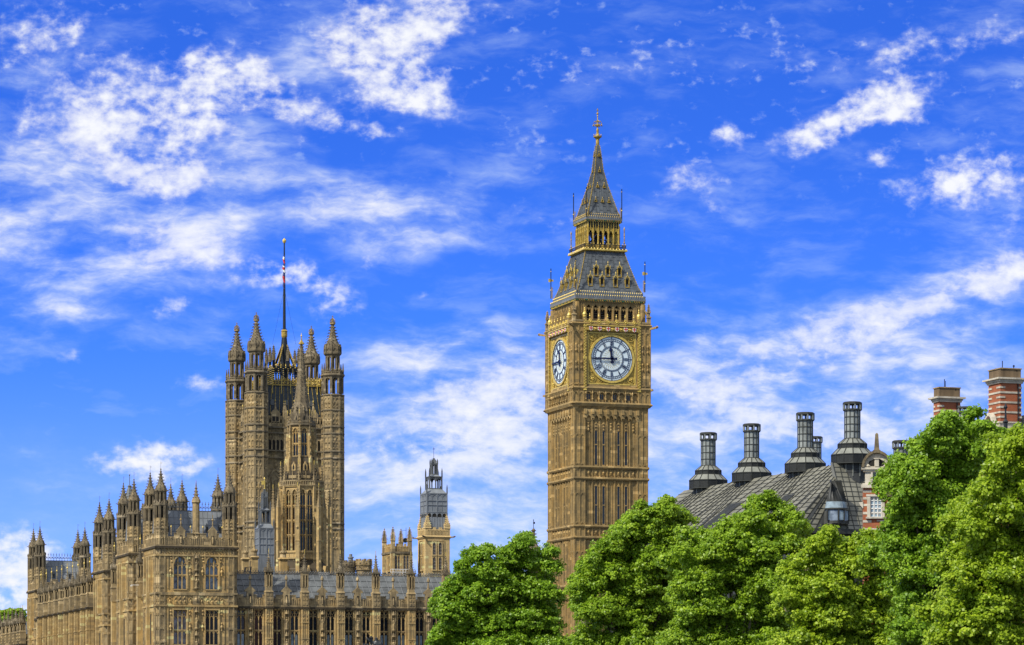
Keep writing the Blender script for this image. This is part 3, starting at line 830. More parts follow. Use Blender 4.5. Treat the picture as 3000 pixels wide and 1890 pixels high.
    for k in range(4):
        b.M = rotm(90 * k)
        b.mat('gold'); b.box(-3.6, 3.6, -3.66, -3.5, zc(744), zc(740)); b.mat('iron')
        b.bar((-3.45, -3.45, zc(727)), (3.45, -3.45, zc(727)), .09); b.bar((-3.45, -3.45, zc(732)), (3.45, -3.45, zc(732)), .06)
        for i in range(14):
            x = -3.4 + 6.8 * i / 13
            b.mat('gold'); b.octa(x, -3.6, zc(740), .1, .2); b.mat('gilt_dark'); b.octa(x, -3.45, zc(725), .07, .2)
            b.mat('iron'); b.bar((x, -3.45, zc(740)), (x, -3.45, zc(727)), .06)
    b.M = None
    b.build('balcony', T)
    b = MB('gold')
    HL = 2.55
    b.mat('gold')
    for k in range(4):
        b.M = rotm(90 * k)
        n = 6
        for i in range(n + 1):
            x = -HL + 2 * HL * i / n
            b.mat('gold'); b.box(x - .085, x + .085, -HL - .1, -HL + .1, zl0, zl1)
            b.mat('gilt_dark'); b.box(x - .05, x + .05, -HL - .24, -HL - .1, zl0, zl1 - .5)
            if i < n:
                xm = x + HL / n
                b.mat('gilt_dark'); b.spandrel(xm, .33, zl1 - 1.6, .5, zl1 - .9, -HL - .06, -HL + .06, 6)
                b.mat('iron'); b.box(xm - .33, xm + .33, -HL - .02, -HL + .05, zl1 - .88, zl1)
                b.mat('gold'); b.archbar(xm, .25, zl1 - 1.7, .42, -HL - .12, -HL + .06, .08, 6); b.box(xm - .04, xm + .04, -HL - .1, -HL, zl1 - 1.3, zl1)
                for q in (.25, .6): b.octa(xm, -HL - .1, zl1 - q, .11, .13)
        b.mat('gilt_dark'); b.box(-HL, HL, -HL - .05, -HL + .05, zl0, zl0 + .7)
        b.mat('iron'); b.bar((-HL, -1.2, zl0 + 1.3), (HL, -1.2, zl0 + 1.3), .12); b.bar((-1.2, -1.2, zl0 + 1.4), (0, 0, zl0 + 2.6), .12); b.box(-.06, .06, -1.4, -1.3, zl0, zl1)
    b.M = None
    b.mat('iron'); b.lathe([(.15, zl0 + 2.4), (.45, zl0 + 2.2), (.6, zl0 + 1.6), (.85, zl0 + 1.2)], 10)
    b.box(-2.4, 2.4, -2.4, 2.4, zl1 - .2, zl1); b.box(-2.5, 2.5, -2.5, 2.5, zl0 - .05, zl0 + .05)
    b.build('lantern', T)
    cornice('cresting', 2.98, zc(659), zc(648), 16, .42)
    pr = [(2.72, zc(640)), (2.45, zc(627)), (1.98, zc(595)), (1.28, zc(549)), (.70, zc(502)), (.42, zc(454)), (.22, zc(426))]
    roof('spire', pr, 8, 16)
    proto = None
    for k in (0, 3):
        for py, half, xs in ((596, 2.0, (-1.1, 0, 1.1)), (551, 1.31, (-.55, .55)), (504, .74, (0,)), (457, .45, (0,))):
            for x in xs:
                p = Matrix.Rotation(math.radians(90 * k), 3, 'Z') @ Vector((x, -half - .05, zc(py) - .1))
                if proto is None:
                    m = MB('gilt_dark'); m.bar((-.2, -.12, 0), (0, -.12, .5), .09); m.bar((.2, -.12, 0), (0, -.12, .5), .09); m.octa(0, -.12, .65, .09, .15)
                    m.mat('shadow'); m.ext([(-.18, 0), (.18, 0), (0, .42)], -.08, .3); m.mat('gilt_dark'); m.box(-.25, .25, -.2, .1, -.08, 0)
                    proto = m.build('lucarne', T, p)
                else: dup(proto, T, p, math.radians(90 * k))
    # top finial: neck, gallery, orb and cross
    m = MB('gilt_dark')
    m.lathe([(.22, zc(426)), (.26, zc(422)), (.24, zc(409)), (.45, zc(404)), (.62, zc(402)), (.62, zc(399)), (.3, zc(398)), (.16, zc(393)), (.2, zc(380)), (.08, zc(376)), (.07, zc(345))], 8)
    for i in range(8):
        a = math.pi * i / 4; m.octa(.6 * math.cos(a), .6 * math.sin(a), zc(396), .09, .16)
    m.mat('gilt_dark')
    for i in range(8):
        a = math.pi * i / 4; x, y = math.cos(a), math.sin(a)
        m.bar((.06 * x, .06 * y, zc(372)), (.55 * x, .55 * y, zc(366)), .06); m.bar((.55 * x, .55 * y, zc(366)), (.72 * x, .72 * y, zc(360)), .06)
        m.bar((.06 * x, .06 * y, zc(352)), (.5 * x, .5 * y, zc(358)), .05); m.octa(.72 * x, .72 * y, zc(368), .14); m.octa(.5 * x, .5 * y, zc(357), .1)
    m.mat('gilt_dark'); m.octa(0, 0, zc(366), .26, .35); m.octa(0, 0, zc(355), .2, .3); m.octa(0, 0, zc(333), .24); m.octa(0, 0, zc(340), .13, .2)
    m.bar((0, 0, zc(345)), (0, 0, zc(318)), .1); m.bar((-.22, -.07, zc(323)), (.22, .07, zc(323)), .08)
    m.build('finial', T)
    # corner vanes
    for half, z0, z1, fl in ((5.75, zc(866), zc(777), True), (2.95, zc(648), zc(560), False)):
        for sx, sy in ((-1,-1), (1,-1), (-1,1), (1,1)):
            m = MB('iron'); flying_vane(m, 0, 0, 0, z1 - z0, fl=fl, w=.11)
            m.mat('gilt_dark')
            for dx, dy in ((-.28*sx, 0), (0, -.28*sy)): m.bar((dx, dy, 0), (dx, dy, (z1 - z0) * .38), .08)
            m.build('weather_vane', T, (sx * half, sy * half, z0))
    for sx, sy in ((-1,-1), (1,-1), (-1,1), (1,1)):
        m = MB('gilt_dark'); m.bar((0, 0, 0), (0, 0, 3.1), .12); m.octa(0, 0, 3.2, .14, .4); m.octa(0, 0, 2.2, .16); m.octa(0, 0, 1.1, .18)
        m.build('gilt_shaft', T, (sx * 3.25, sy * 3.25, zc(738)))
clock_tower()
# ------------------------------------------------------------------ palace: shared gothic pieces
def turret_mesh(post='dark_stone', low='grey_stone', h=11.8, drop=10.0, R=.93, vane=1.0):
    """octagonal pinnacle turret; z = 0 at the parapet cornice, tip at h"""
    s = h / 11.8
    b = MB(low)
    b.lathe([(R, -drop), (R, 2.6 * s), (R + .12, 2.65 * s), (R + .12, 2.85 * s), (R - .02, 2.95 * s), (R - .02, 4.3 * s)])
    for i in range(8):
        a = math.pi / 8 + math.pi * i / 4; k = R / math.cos(math.pi / 8)
        b.bc(k * math.cos(a), k * math.sin(a), (-drop + 4.3 * s) / 2, .2, .2, drop + 4.3 * s)
        a = math.pi * i / 4
        b.bar((R * math.cos(a), R * math.sin(a), -drop), (R * math.cos(a), R * math.sin(a), 2.6 * s), .09)
        for z in np.arange(-14.5, -2, 2.1): b.bc((R - .02) * math.cos(a + .2), (R - .02) * math.sin(a + .2), z, .3, .3, .35); b.bc((R - .02) * math.cos(a - .2), (R - .02) * math.sin(a - .2), z, .3, .3, .35)
        for z in (1.2, 2.2, 3.3, 3.8): b.octa((R + .0) * math.cos(a), (R + .0) * math.sin(a), z * s, .17, .22)
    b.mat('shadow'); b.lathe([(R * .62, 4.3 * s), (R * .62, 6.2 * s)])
    b.mat(post)
    for i in range(8):
        a = math.pi / 8 + math.pi * i / 4; x, y = R * math.cos(a), R * math.sin(a)
        b.bc(x, y, 5.25 * s, .33, .33, 1.95 * s)
        b.octa(x * 1.16, y * 1.16, 6.75 * s, .11, .45)
        b.bc(x * .8, y * .8, 7.45 * s, .27, .27, 1.5 * s)
        a = math.pi * i / 4
        b.octa(1.05 * R * math.cos(a), 1.05 * R * math.sin(a), 6.6 * s, .14, .3)
    b.lathe([(R, 6.05 * s), (R + .14, 6.25 * s), (R + .1, 6.5 * s), (R * .78, 6.7 * s)])
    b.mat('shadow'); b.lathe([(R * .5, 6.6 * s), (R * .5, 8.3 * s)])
    b.mat(post)
    b.lathe([(R * .8, 8.15 * s), (R * .95, 8.35 * s), (R * .93, 8.6 * s), (R * .8, 9.0 * s), (R * .5, 9.5 * s), (R * .3, 10.2 * s), (R * .16, 11.0 * s), (.05, 11.6 * s)])
    crockets(b, R * .9, R * .2, 8.5 * s, 11.2 * s, 8, 6, .11)
    b.octa(0, 0, 11.35 * s, .2, .22); b.octa(0, 0, 11.7 * s, .12, .25)
    for i in range(8):
        a = math.pi * i / 4; b.bar((R * .9 * math.cos(a), R * .9 * math.sin(a), 8.4 * s), (R * 1.35 * math.cos(a), R * 1.35 * math.sin(a), 8.5 * s), .1)
    if vane:
        b.mat('lead'); b.bar((0, 0, 11.6 * s), (0, 0, 12.9 * s), .035); b.mat('gilt_dark'); b.box(.0, .2, -.012, .012, 12.6 * s, 12.62 * s); b.box(.0, .2, -.012, .012, 12.8 * s, 12.82 * s); b.box(.18, .2, -.012, .012, 12.6 * s, 12.82 * s)
    return b

def pinnacle_mesh(mat='dark_stone', low='grey_stone', w=.52, z_open=3.1, z_sp=5.4, z_tip=8.1, vane=.8):
    """buttress top: shaft, slit lantern, crocketed spirelet; z = 0 at the cornice"""
    b = MB(low)
    b.box(-w, w, -w, w, 0, 2.3); b.sq(w + .12, w - .02, 2.2, 2.5); b.sq(w - .05, w - .06, 2.5, z_open)
    for s in (-1, 1):
        for zz in (.5, 1.2, 1.8): b.bc(s * w * .5, -w - .02, zz, w * .6, .1, .4)
        b.bc(s * w, 0, 1.15, .14, w * 2.1, 2.3)
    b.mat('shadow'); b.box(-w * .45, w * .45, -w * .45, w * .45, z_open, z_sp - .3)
    b.mat(low)
    for sx in (-1, 0, 1):
        for sy in (-1, 0, 1):
            if sx or sy: b.bc(sx * (w - .1), sy * (w - .1), (z_open + z_sp) / 2 - .1, .2, .2, z_sp - z_open - .1)
    b.box(-w, w, -w, w, z_sp - .55, z_sp - .1)
    b.mat(mat); b.sq(w + .1, w + .12, z_sp - .1, z_sp + .12)
    for sx in (-1, 1):
        for sy in (-1, 1): b.octa(sx * w, sy * w, z_sp + .35, .12, .4)
        b.ext([(-w * .7, z_sp + .1), (w * .7, z_sp + .1), (0, z_sp + .9)], sx * w - .05, sx * w + .05)
    b.lathe([(w * .9, z_sp), (w * .5, z_sp + .9), (w * .3, z_sp + 1.6), (.06, z_tip - .2)], 8)
    crockets(b, w * .9, .1, z_sp + .1, z_tip - .4, 4, 6, .1)
    b.octa(0, 0, z_tip - .15, .17, .2); b.octa(0, 0, z_tip + .1, .08, .25)
    if vane:
        b.mat('gold'); b.bar((0, 0, z_tip), (0, 0, z_tip + vane), .07)
        if vane > .9: b.octa(.0, 0, z_tip + vane * .6, .17, .26); b.octa(0, 0, z_tip + vane * .95, .1)
    return b

def gwindow(name, parent, loc, rotz, w, h, rise, lights, transoms, glass, frame='gold_stone', pane_lab=None, depth=.4, square=False):
    """gothic window in its opening: z = 0 at the sill; stone lights with small arches, glass set back"""
    m = MB(frame)
    hs = h - rise
    t = .10
    for i in range(1, lights):
        x = -w + 2 * w * i / lights
        m.box(x - t / 2 - .01, x + t / 2 + .01, depth * .25, depth, 0, h - (0 if square else abs(x) / w * rise * .8))
    lw = w / lights
    for z in transoms: m.box(-w, w, depth * .3, depth, z - .09, z + .09)
    for i in range(lights):
        xm = -w + lw * (2 * i + 1)
        for z in list(transoms) + [hs if not square else h - .75]:
            m.archbar(xm, lw - .09, z - .55, .42, depth * .35, depth * .9, .07, 6)
        zt = hs if not square else h - .75
        m.bar((xm, depth * .6, zt + .05), (xm - lw, depth * .6, zt + .5), .07); m.bar((xm, depth * .6, zt + .05), (xm + lw, depth * .6, zt + .5), .07)
        if square:
            m.archbar(xm, lw - .1, h - .34, .25, depth * .3, depth * .9, .06, 6)
    if not square: m.archbar(0, w - .1, hs, rise - .12, depth * .0, depth, .12, 10)
    m.box(-w - .12, w + .12, -.12, depth, -.16, 0)
    o = m.build(name, parent, loc, rotz)
    g = MB(glass)
    if square: g.add([(-w, depth - .03, 0), (w, depth - .03, 0), (w, depth - .03, h), (-w, depth - .03, h)], [(0, 1, 2, 3)])
    else:
        P = [(-w, 0), (w, 0)] + [(x, hs + z) for x, z in arch(w, rise, 10)][::-1]
        g.add([(x, depth - .03, z) for x, z in P], [tuple(range(len(P)))])
    p = sub(g.build('pane', o), o)
    return o

def opened_wall(b, x0, x1, z0, z1, ops, y0=0., y1=.45):
    """wall slab with pointed openings (xc, half width, sill, springing, rise)"""
    byx = {}
    for o in ops: byx.setdefault((o[0], o[1]), []).append(o)
    x = x0
    for (xc, w) in sorted(byx):
        b.box(x, xc - w, y0, y1, z0, z1)
        col = sorted(byx[(xc, w)], key=lambda q: q[2]); z = z0
        for j, (_, _, zb, zs, r) in enumerate(col):
            b.box(xc - w, xc + w, y0, y1, z, zb)
            nxt = col[j + 1][2] if j + 1 < len(col) else z1
            if r > .01:
                zt = min(zs + r + .3, nxt); b.spandrel(xc, w, zs, r, zt, y0, y1, 10); z = zt
            else: z = zs
        b.box(xc - w, xc + w, y0, y1, z, z1)
        x = xc + w
    b.box(x, x1, y0, y1, z0, z1)

def battlement(b, x0, x1, z0, h, y0=0., n=8, t=.3):
    """open-work parapet: low wall, merlons, little traceried slots"""
    L = (x1 - x0) / n
    b.box(x0, x1, y0, y0 + t, z0, z0 + h * .68)
    for i in range(n):
        a = x0 + L * i
        if i % 2 == 0: b.box(a, a + L, y0 + .01, y0 + t - .01, z0 + h * .68, z0 + h); b.box(a - .04, a + L + .04, y0 - .05, y0 + t + .05, z0 + h, z0 + h + .09)
        else: b.box(a + .04, a + L - .04, y0 - .04, y0 + t + .04, z0 + h * .68, z0 + h * .68 + .08)
        for j in range(3): b.box(a + L * (j + .5) / 3 - .05, a + L * (j + .5) / 3 + .05, y0 - .07, y0, z0 + .1, z0 + h * .62)
        b.octa(a + L / 2, y0 - .03, z0 + h * .62, .16, .2)

def statue_niche(b, x, z0, z1, y=0., w=.34, n=2):
    """canopied niches with a small carved figure in each"""
    H = (z1 - z0) / n
    for j in range(n):
        z = z0 + j * H
        for s in (-1, 1):
            b.box(x + s * w - .06, x + s * w + .06, y - .28, y, z, z + H); b.octa(x + s * w, y - .22, z + H * .93, .1, .35)
        b.lathe([(.2, z + .05), (.3, z + .25), (.26, z + .35)], 6, x, y - .2)
        b.lathe([(.2, z + .35), (.21, z + .35 + H * .2), (.15, z + .35 + H * .27), (.22, z + .35 + H * .38), (.07, z + .35 + H * .44)], 6, x, y - .2)
        b.octa(x + .03, y - .24, z + .35 + H * .49, .12, .15); b.bar((x + .15, y - .3, z + .4 + H * .36), (x + .08, y - .42, z + .35 + H * .26), .1)
        b.lathe([(.3, z + H * .76), (.2, z + H * .84), (.04, z + H * .99)], 6, x, y - .15)
        b.octa(x - .2, y - .2, z + H * .78, .12, .15); b.octa(x + .2, y - .2, z + H * .78, .12, .15)

def relief_row(b, x0, x1, z0, z1, n, y=0.):
    """row of carved square panels with a lozenge in each"""
    L = (x1 - x0) / n
    for i in range(n):
        xm = x0 + L * (i + .5); zm = (z0 + z1) / 2; r = min(L, z1 - z0) * .34
        b.box(x0 + L * i - .05, x0 + L * i + .05, y - .12, y, z0, z1)
        for (p, q) in (((-r, 0), (0, r)), ((0, r), (r, 0)), ((r, 0), (0, -r)), ((0, -r), (-r, 0))):
            b.bar((xm + p[0], y - .05, zm + p[1]), (xm + q[0], y - .05, zm + q[1]), .1)
        b.octa(xm, y - .05, zm, r * .4)
    b.box(x1 - .05, x1 + .05, y - .12, y, z0, z1)

def panels(b, x0, x1, z0, z1, n, y=0., d=.1, t=.09, heads=True):
    L = (x1 - x0) / n
    for i in range(n + 1): b.box(x0 + L * i - t / 2, x0 + L * i + t / 2, y - d, y + .02, z0, z1)
    if heads:
        for i in range(n):
            xm = x0 + L * (i + .5); w = L / 2 - t / 2
            b.spandrel(xm, w, z1 - w * 1.6, w * 1.2, z1, y - d * .9, y + .02, 6)

def cresting_rail(mb, x0, x1, y, z, h=1.0, step=.55):
    mb.mat('lead'); mb.bar((x0, y, z + h * .35), (x1, y, z + h * .35), .07); mb.bar((x0, y, z + .05), (x1, y, z + .05), .09)
    n = max(2, int((x1 - x0) / step))
    for i in range(n + 1):
        x = x0 + (x1 - x0) * i / n
        mb.bar((x, y, z), (x, y, z + h), .06); mb.octa(x, y, z + h * .78, .12, .14)
        if i < n:
            xm = x + (x1 - x0) / n / 2; mb.octa(xm, y, z + h * .45, .12, .16)

# ------------------------------------------------------------------ pavilions of the river front
ZC, ZP = 29.4, 31.3          # cornice and parapet top of the corner pavilion
def pavilion(name, label, F, ly0, W, D, zt, front=False, right_turrets=True, turret_h=11.8, lx0=0.):
    """tower block with four corner turrets; zt = cornice height. local x along the north front"""
    T = thing(name, label, 'building', (*F.w(lx0, ly0), 0), F.ang)
    k = zt - ZC
    b = MB('gold_stone')
    R = .93
    zs = [(zt - 1.35, 'frieze'), (22.3 + k, 's1'), (20.4 + k, 's2'), (12.5 + k, 's3')]
    b.box(.5, W - .5, .5, D - .5, 0, zt + .2)
    if front:
        wx = [F.lx(528), F.lx(621)]
        ops = [(x, .98, 22.95, 26.7, 1.25) for x in wx] + [(x, .98, 14.55, 19.75, 0.) for x in wx]
        opened_wall(b, .6, W - .6, 0, zt, ops, 0, .5)
    else:
        b.box(.6, W - .6, 0, .5, 0, zt)
        panels(b, 1.1, W - 1.1, 23 + k, 27.5 + k, max(4, int(W / .9)))
        panels(b, 1.1, W - 1.1, 13 + k, 19.5 + k, max(4, int(W / .9)))
    # side walls (left seen) with a pair of tall panelled bays
    for (yy, a0, rot, L) in ((0, 0, -90, D), (0, W, 90, D)):
        b.M = rotm(rot, (a0, D if rot == -90 else 0, 0))
        b.box(.6, L - .6, 0, .5, 0, zt)
        for z0, z1 in ((22.9 + k, 27.8 + k), (14.2 + k, 19.8 + k), (4 + k, 12 + k)): panels(b, 1.1, L - 1.1, z0, z1, 7)
        relief_row(b, 1.0, L - 1.0, zt - 1.2, zt - .35, 9); relief_row(b, 1.0, L - 1.0, 20.7 + k, 22.1 + k, 7)
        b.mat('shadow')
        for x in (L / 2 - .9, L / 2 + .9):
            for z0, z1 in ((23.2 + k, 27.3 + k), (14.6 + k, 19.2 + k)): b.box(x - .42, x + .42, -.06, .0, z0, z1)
        b.mat('gold_stone')
        b.ext([(L / 2 - 1.9, 22.4 + k), (L / 2 - 1.9, 28 + k), (L / 2 - 1.5, 28 + k), (L / 2 - 1.5, 22.4 + k)], -.6, 0)
        b.ext([(L / 2 + 1.5, 22.4 + k), (L / 2 + 1.5, 28 + k), (L / 2 + 1.9, 28 + k), (L / 2 + 1.9, 22.4 + k)], -.6, 0)
        b.box(L / 2 - .25, L / 2 + .25, -.55, 0, 13 + k, 28 + k)
        b.M = None
    if front:
        xm = (wx[0] + wx[1]) / 2
        for x in wx:
            for s in (-1, 1):
                for z0, z1 in ((23, 28.4), (14.6, 20.0)):
                    b.box(x + s * 1.12 - .09, x + s * 1.12 + .09, -.16, 0, z0, z1)
                    b.box(x + s * 1.9 - .07, x + s * 1.9 + .07, -.12, 0, z0, z1)
                for z in (25.6, 17.2):                                  # carved shield on the jamb
                    b.octa(x + s * 1.5, -.08, z, .3, .42); b.octa(x + s * 1.5, -.08, z + .55, .16, .2); b.octa(x + s * 1.5, -.08, z - .5, .14, .2)
                for z in (28.0, 27.6, 27.1): b.octa(x + s * (1.5 - (28 - z) * .2), -.05, z, .22, .22)
                for dz in (0, -.5): b.octa(x + s * 1.45, -.05, 19.6 + dz, .2, .22)
            b.archbar(x, .98, 26.7, 1.25, -.14, .02, .16, 10); b.box(x - 1.12, x + 1.12, -.14, .02, 19.77, 19.95)
            b.box(x - 1.05, x + 1.05, -.1, 0, 20.65, 22.1)
            for i in range(3):
                xx = x - .66 + .66 * i; b.archbar(xx, .24, 21.3, .3, -.2, -.08, .07, 6); b.octa(xx, -.14, 21.05, .2, .26); b.octa(xx, -.14, 21.75, .14)
            for s in (-1, 1):
                b.archbar(x + s * 1.6, .22, 21.3, .3, -.12, .0, .07, 6); b.octa(x + s * 1.6, -.1, 21.1, .17, .3)
        b.mat('grey_stone')
        statue_niche(b, xm, 22.9, 28.3, 0, .36, 2); statue_niche(b, xm, 13.2, 20.3, 0, .36, 2)
        b.box(xm - .5, xm + .5, -.14, 0, 20.6, 22.2); b.octa(xm, -.16, 21.4, .3, .5)
        b.mat('gold_stone')
        relief_row(b, 1.0, W - 1.0, zt - 1.25, zt - .4, 13)
    else:
        relief_row(b, 1.0, W - 1.0, zt - 1.2, zt - .35, 9); relief_row(b, 1.0, W - 1.0, 20.7 + k, 22.1 + k, 8)
        b.mat('glass_dark')
        for x in (W * .33, W * .67): b.box(x - .7, x + .7, -.03, .0, 23.1 + k, 27 + k)
        b.mat('gold_stone')
    # string courses and the black-stained cornice
    for z, nm in zs:
        b.mat('gold_stone' if nm != 's1' else 'grey_stone')
        b.box(-.16, W + .16, -.2, D + .2, z - .12, z + .14)
    b.mat('black_stone')
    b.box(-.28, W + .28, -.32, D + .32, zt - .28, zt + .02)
    for i in range(int(W / .5)): b.octa(.3 + i * .5, -.3, zt - .36, .13, .12)
    b.mat('grey_stone'); b.box(-.2, W + .2, -.24, D + .24, zt + .02, zt + .22)
    b.box(.62, W - .62, -.2, -.0, zs[1][0] - .3, zs[1][0] - .12)
    b.build('wall', T)
    # parapet
    b = MB('grey_stone')
    nb = max(6, int(W / 1.05))
    battlement(b, .8, W - .8, zt + .22, 1.75, -.05, nb)
    for rot, a0, b0 in ((-90, 0, D), (90, W, 0)):
        b.M = rotm(rot, (a0, b0, 0)); battlement(b, .8, D - .8, zt + .22, 1.75, -.05, max(4, int(D / 1.05)))
        b.M = None
    for x in ((wx[0] + .1, wx[1] + .1) if front else ()):
        b.ext([(x - .62, zt + .2), (x - .62, zt + 2.3), (x - .75, zt + 2.35), (x, zt + 3.2), (x + .75, zt + 2.35), (x + .62, zt + 2.3), (x + .62, zt + .2)], -.12, .28)
        b.octa(x, -.05, zt + 3.5, .14, .5); b.octa(x, 0, zt + 4.1, .24, .22); b.box(x - .06, x + .06, -.06, .06, zt + 3.2, zt + 4.9)
        b.mat('shadow'); b.box(x - .2, x + .2, -.14, -.1, zt + .5, zt + 1.7); b.mat('grey_stone'); b.lathe([(.14, zt + .5), (.16, zt + 1.2), (.05, zt + 1.6)], 6, x, -.16)
        for s in (-1.5, 1.5):
            b.bar((x + s, 0, zt + 1.7), (x + s, 0, zt + 2.9), .1); b.mat('gold'); b.octa(x + s, 0, zt + 3.0, .13, .25); b.mat('grey_stone')
    b.build('parapet', T)
    # lead roof with cresting
    b = MB('lead_light')
    rz0, rz1 = zt + .3, zt + 5.6
    y0, y1, x0, x1 = 1.2, D - 1.2, 1.0, W - 1.0
    ry = min(1.6, D * .28)
    b.add([(x0, y0, rz0), (x1, y0, rz0), (x1, y1, rz0), (x0, y1, rz0), (x0, y0 + ry, rz1), (x1, y0 + ry, rz1), (x1, y1 - ry, rz1), (x0, y1 - ry, rz1)],
          [(0,1,5,4), (1,2,6,5), (2,3,7,6), (3,0,4,7), (4,5,6,7)])
    b.mat('seam')
    n = int((x1 - x0) / .72)
    for i in range(n + 1):
        x = x0 + (x1 - x0) * i / n; b.bar((x, y0 - .01, rz0), (x, y0 + ry - .01, rz1), .07)
    for j in range(1, 5):
        q = j / 5; b.bar((x0, y0 + ry * q - .01, rz0 + (rz1 - rz0) * q), (x1, y0 + ry * q - .01, rz0 + (rz1 - rz0) * q), .05)
    b.mat('lead')
    for x in np.linspace(x0 + 1.2, x1 - 1.2, 5)[[0, 1, 3, 4]]:
        b.box(x - .16, x + .16, y0 + ry * .45 - .25, y0 + ry * .6, rz0 + 2.1, rz0 + 2.9); b.pyr(x, y0 + ry * .45, .24, rz0 + 2.9, rz0 + 3.5)
        b.mat('shadow'); b.box(x - .09, x + .09, y0 + ry * .45 - .27, y0 + ry * .45 - .24, rz0 + 2.2, rz0 + 2.85); b.mat('lead')
    ro = b.build('roof', T)
    m = MB('lead'); cresting_rail(m, x0 + .2, x1 - .2, y0 + ry, rz1, 1.45, .5); m.build('cresting', ro)
    # turrets
    tm = turret_mesh(h=turret_h * 1.0, drop=zt - 1, R=R)
    first = None
    for (x, y) in ((R - .05, R - .05), (W - R + .05, R - .05), (R - .05, D - R + .05), (W - R + .05, D - R + .05)):
        if first is None: first = tm.build('corner_turret', T, (x, y, zt))
        else: dup(first, T, (x, y, zt))
    return T

FA = Frame(458, 455)
WA = FA.lx(693)
def palace_river_side():
    pavilion('palace_pavilion', 'golden stone corner block with two tall arched windows and four spiky turrets', FA, 0, WA, FA.ly(440, .88) + .88, ZC, True)
    A = [o for o in COL.objects if o.name == 'palace_pavilion'][0]
    # chimney shaft in the middle of the roof, smaller rear turrets
    cx = FA.lx(577)
    m = MB('grey_stone'); m.lathe([(.62, ZC), (.62, ZC + 1.9), (.72, ZC + 2.0), (.5, ZC + 2.2), (.5, ZC + 6.6), (.66, ZC + 6.8), (.6, ZC + 7.2), (.3, ZC + 7.7), (.1, ZC + 9.2), (.03, ZC + 10.2)])
    crockets(m, .5, .1, ZC + 7.3, ZC + 9.2, 8, 4, .1)
    m.build('chimney_shaft', A, (cx, .6, 0))
    def at(near, far, tip):
        y0 = FA.ly(near, .88) - .88
        return y0, FA.ly(far, .88) + .88, FA.z(tip, .88, y0 + .88) - 11.8
    yB0, yB1, zB = at(392.5, 361.5, 1404)
    pavilion('palace_pavilion', 'narrower turreted stone block just behind the corner pavilion, with pale lead roof', FA, yB0, 9.5, yB1 - yB0, zB)
    yC0, yC1, zC_ = at(319.5, 291.5, 1462)
    pavilion('palace_pavilion', 'lower turreted stone block where the long buttressed river range begins', FA, yC0, 9.0, yC1 - yC0, zC_)
    yD0, yD1, zD = at(117, 98, 1543)
    pavilion('palace_pavilion', 'distant square stone block with paired turrets, rising above the far end of the river range', FA, yD0, FA.lx(265, yD0), yD1 - yD0, zD)
    return yB0, yB1, yC0, yC1, yD0, yD1
YB0, YB1, YC0, YC1, YD0, YD1 = palace_river_side()

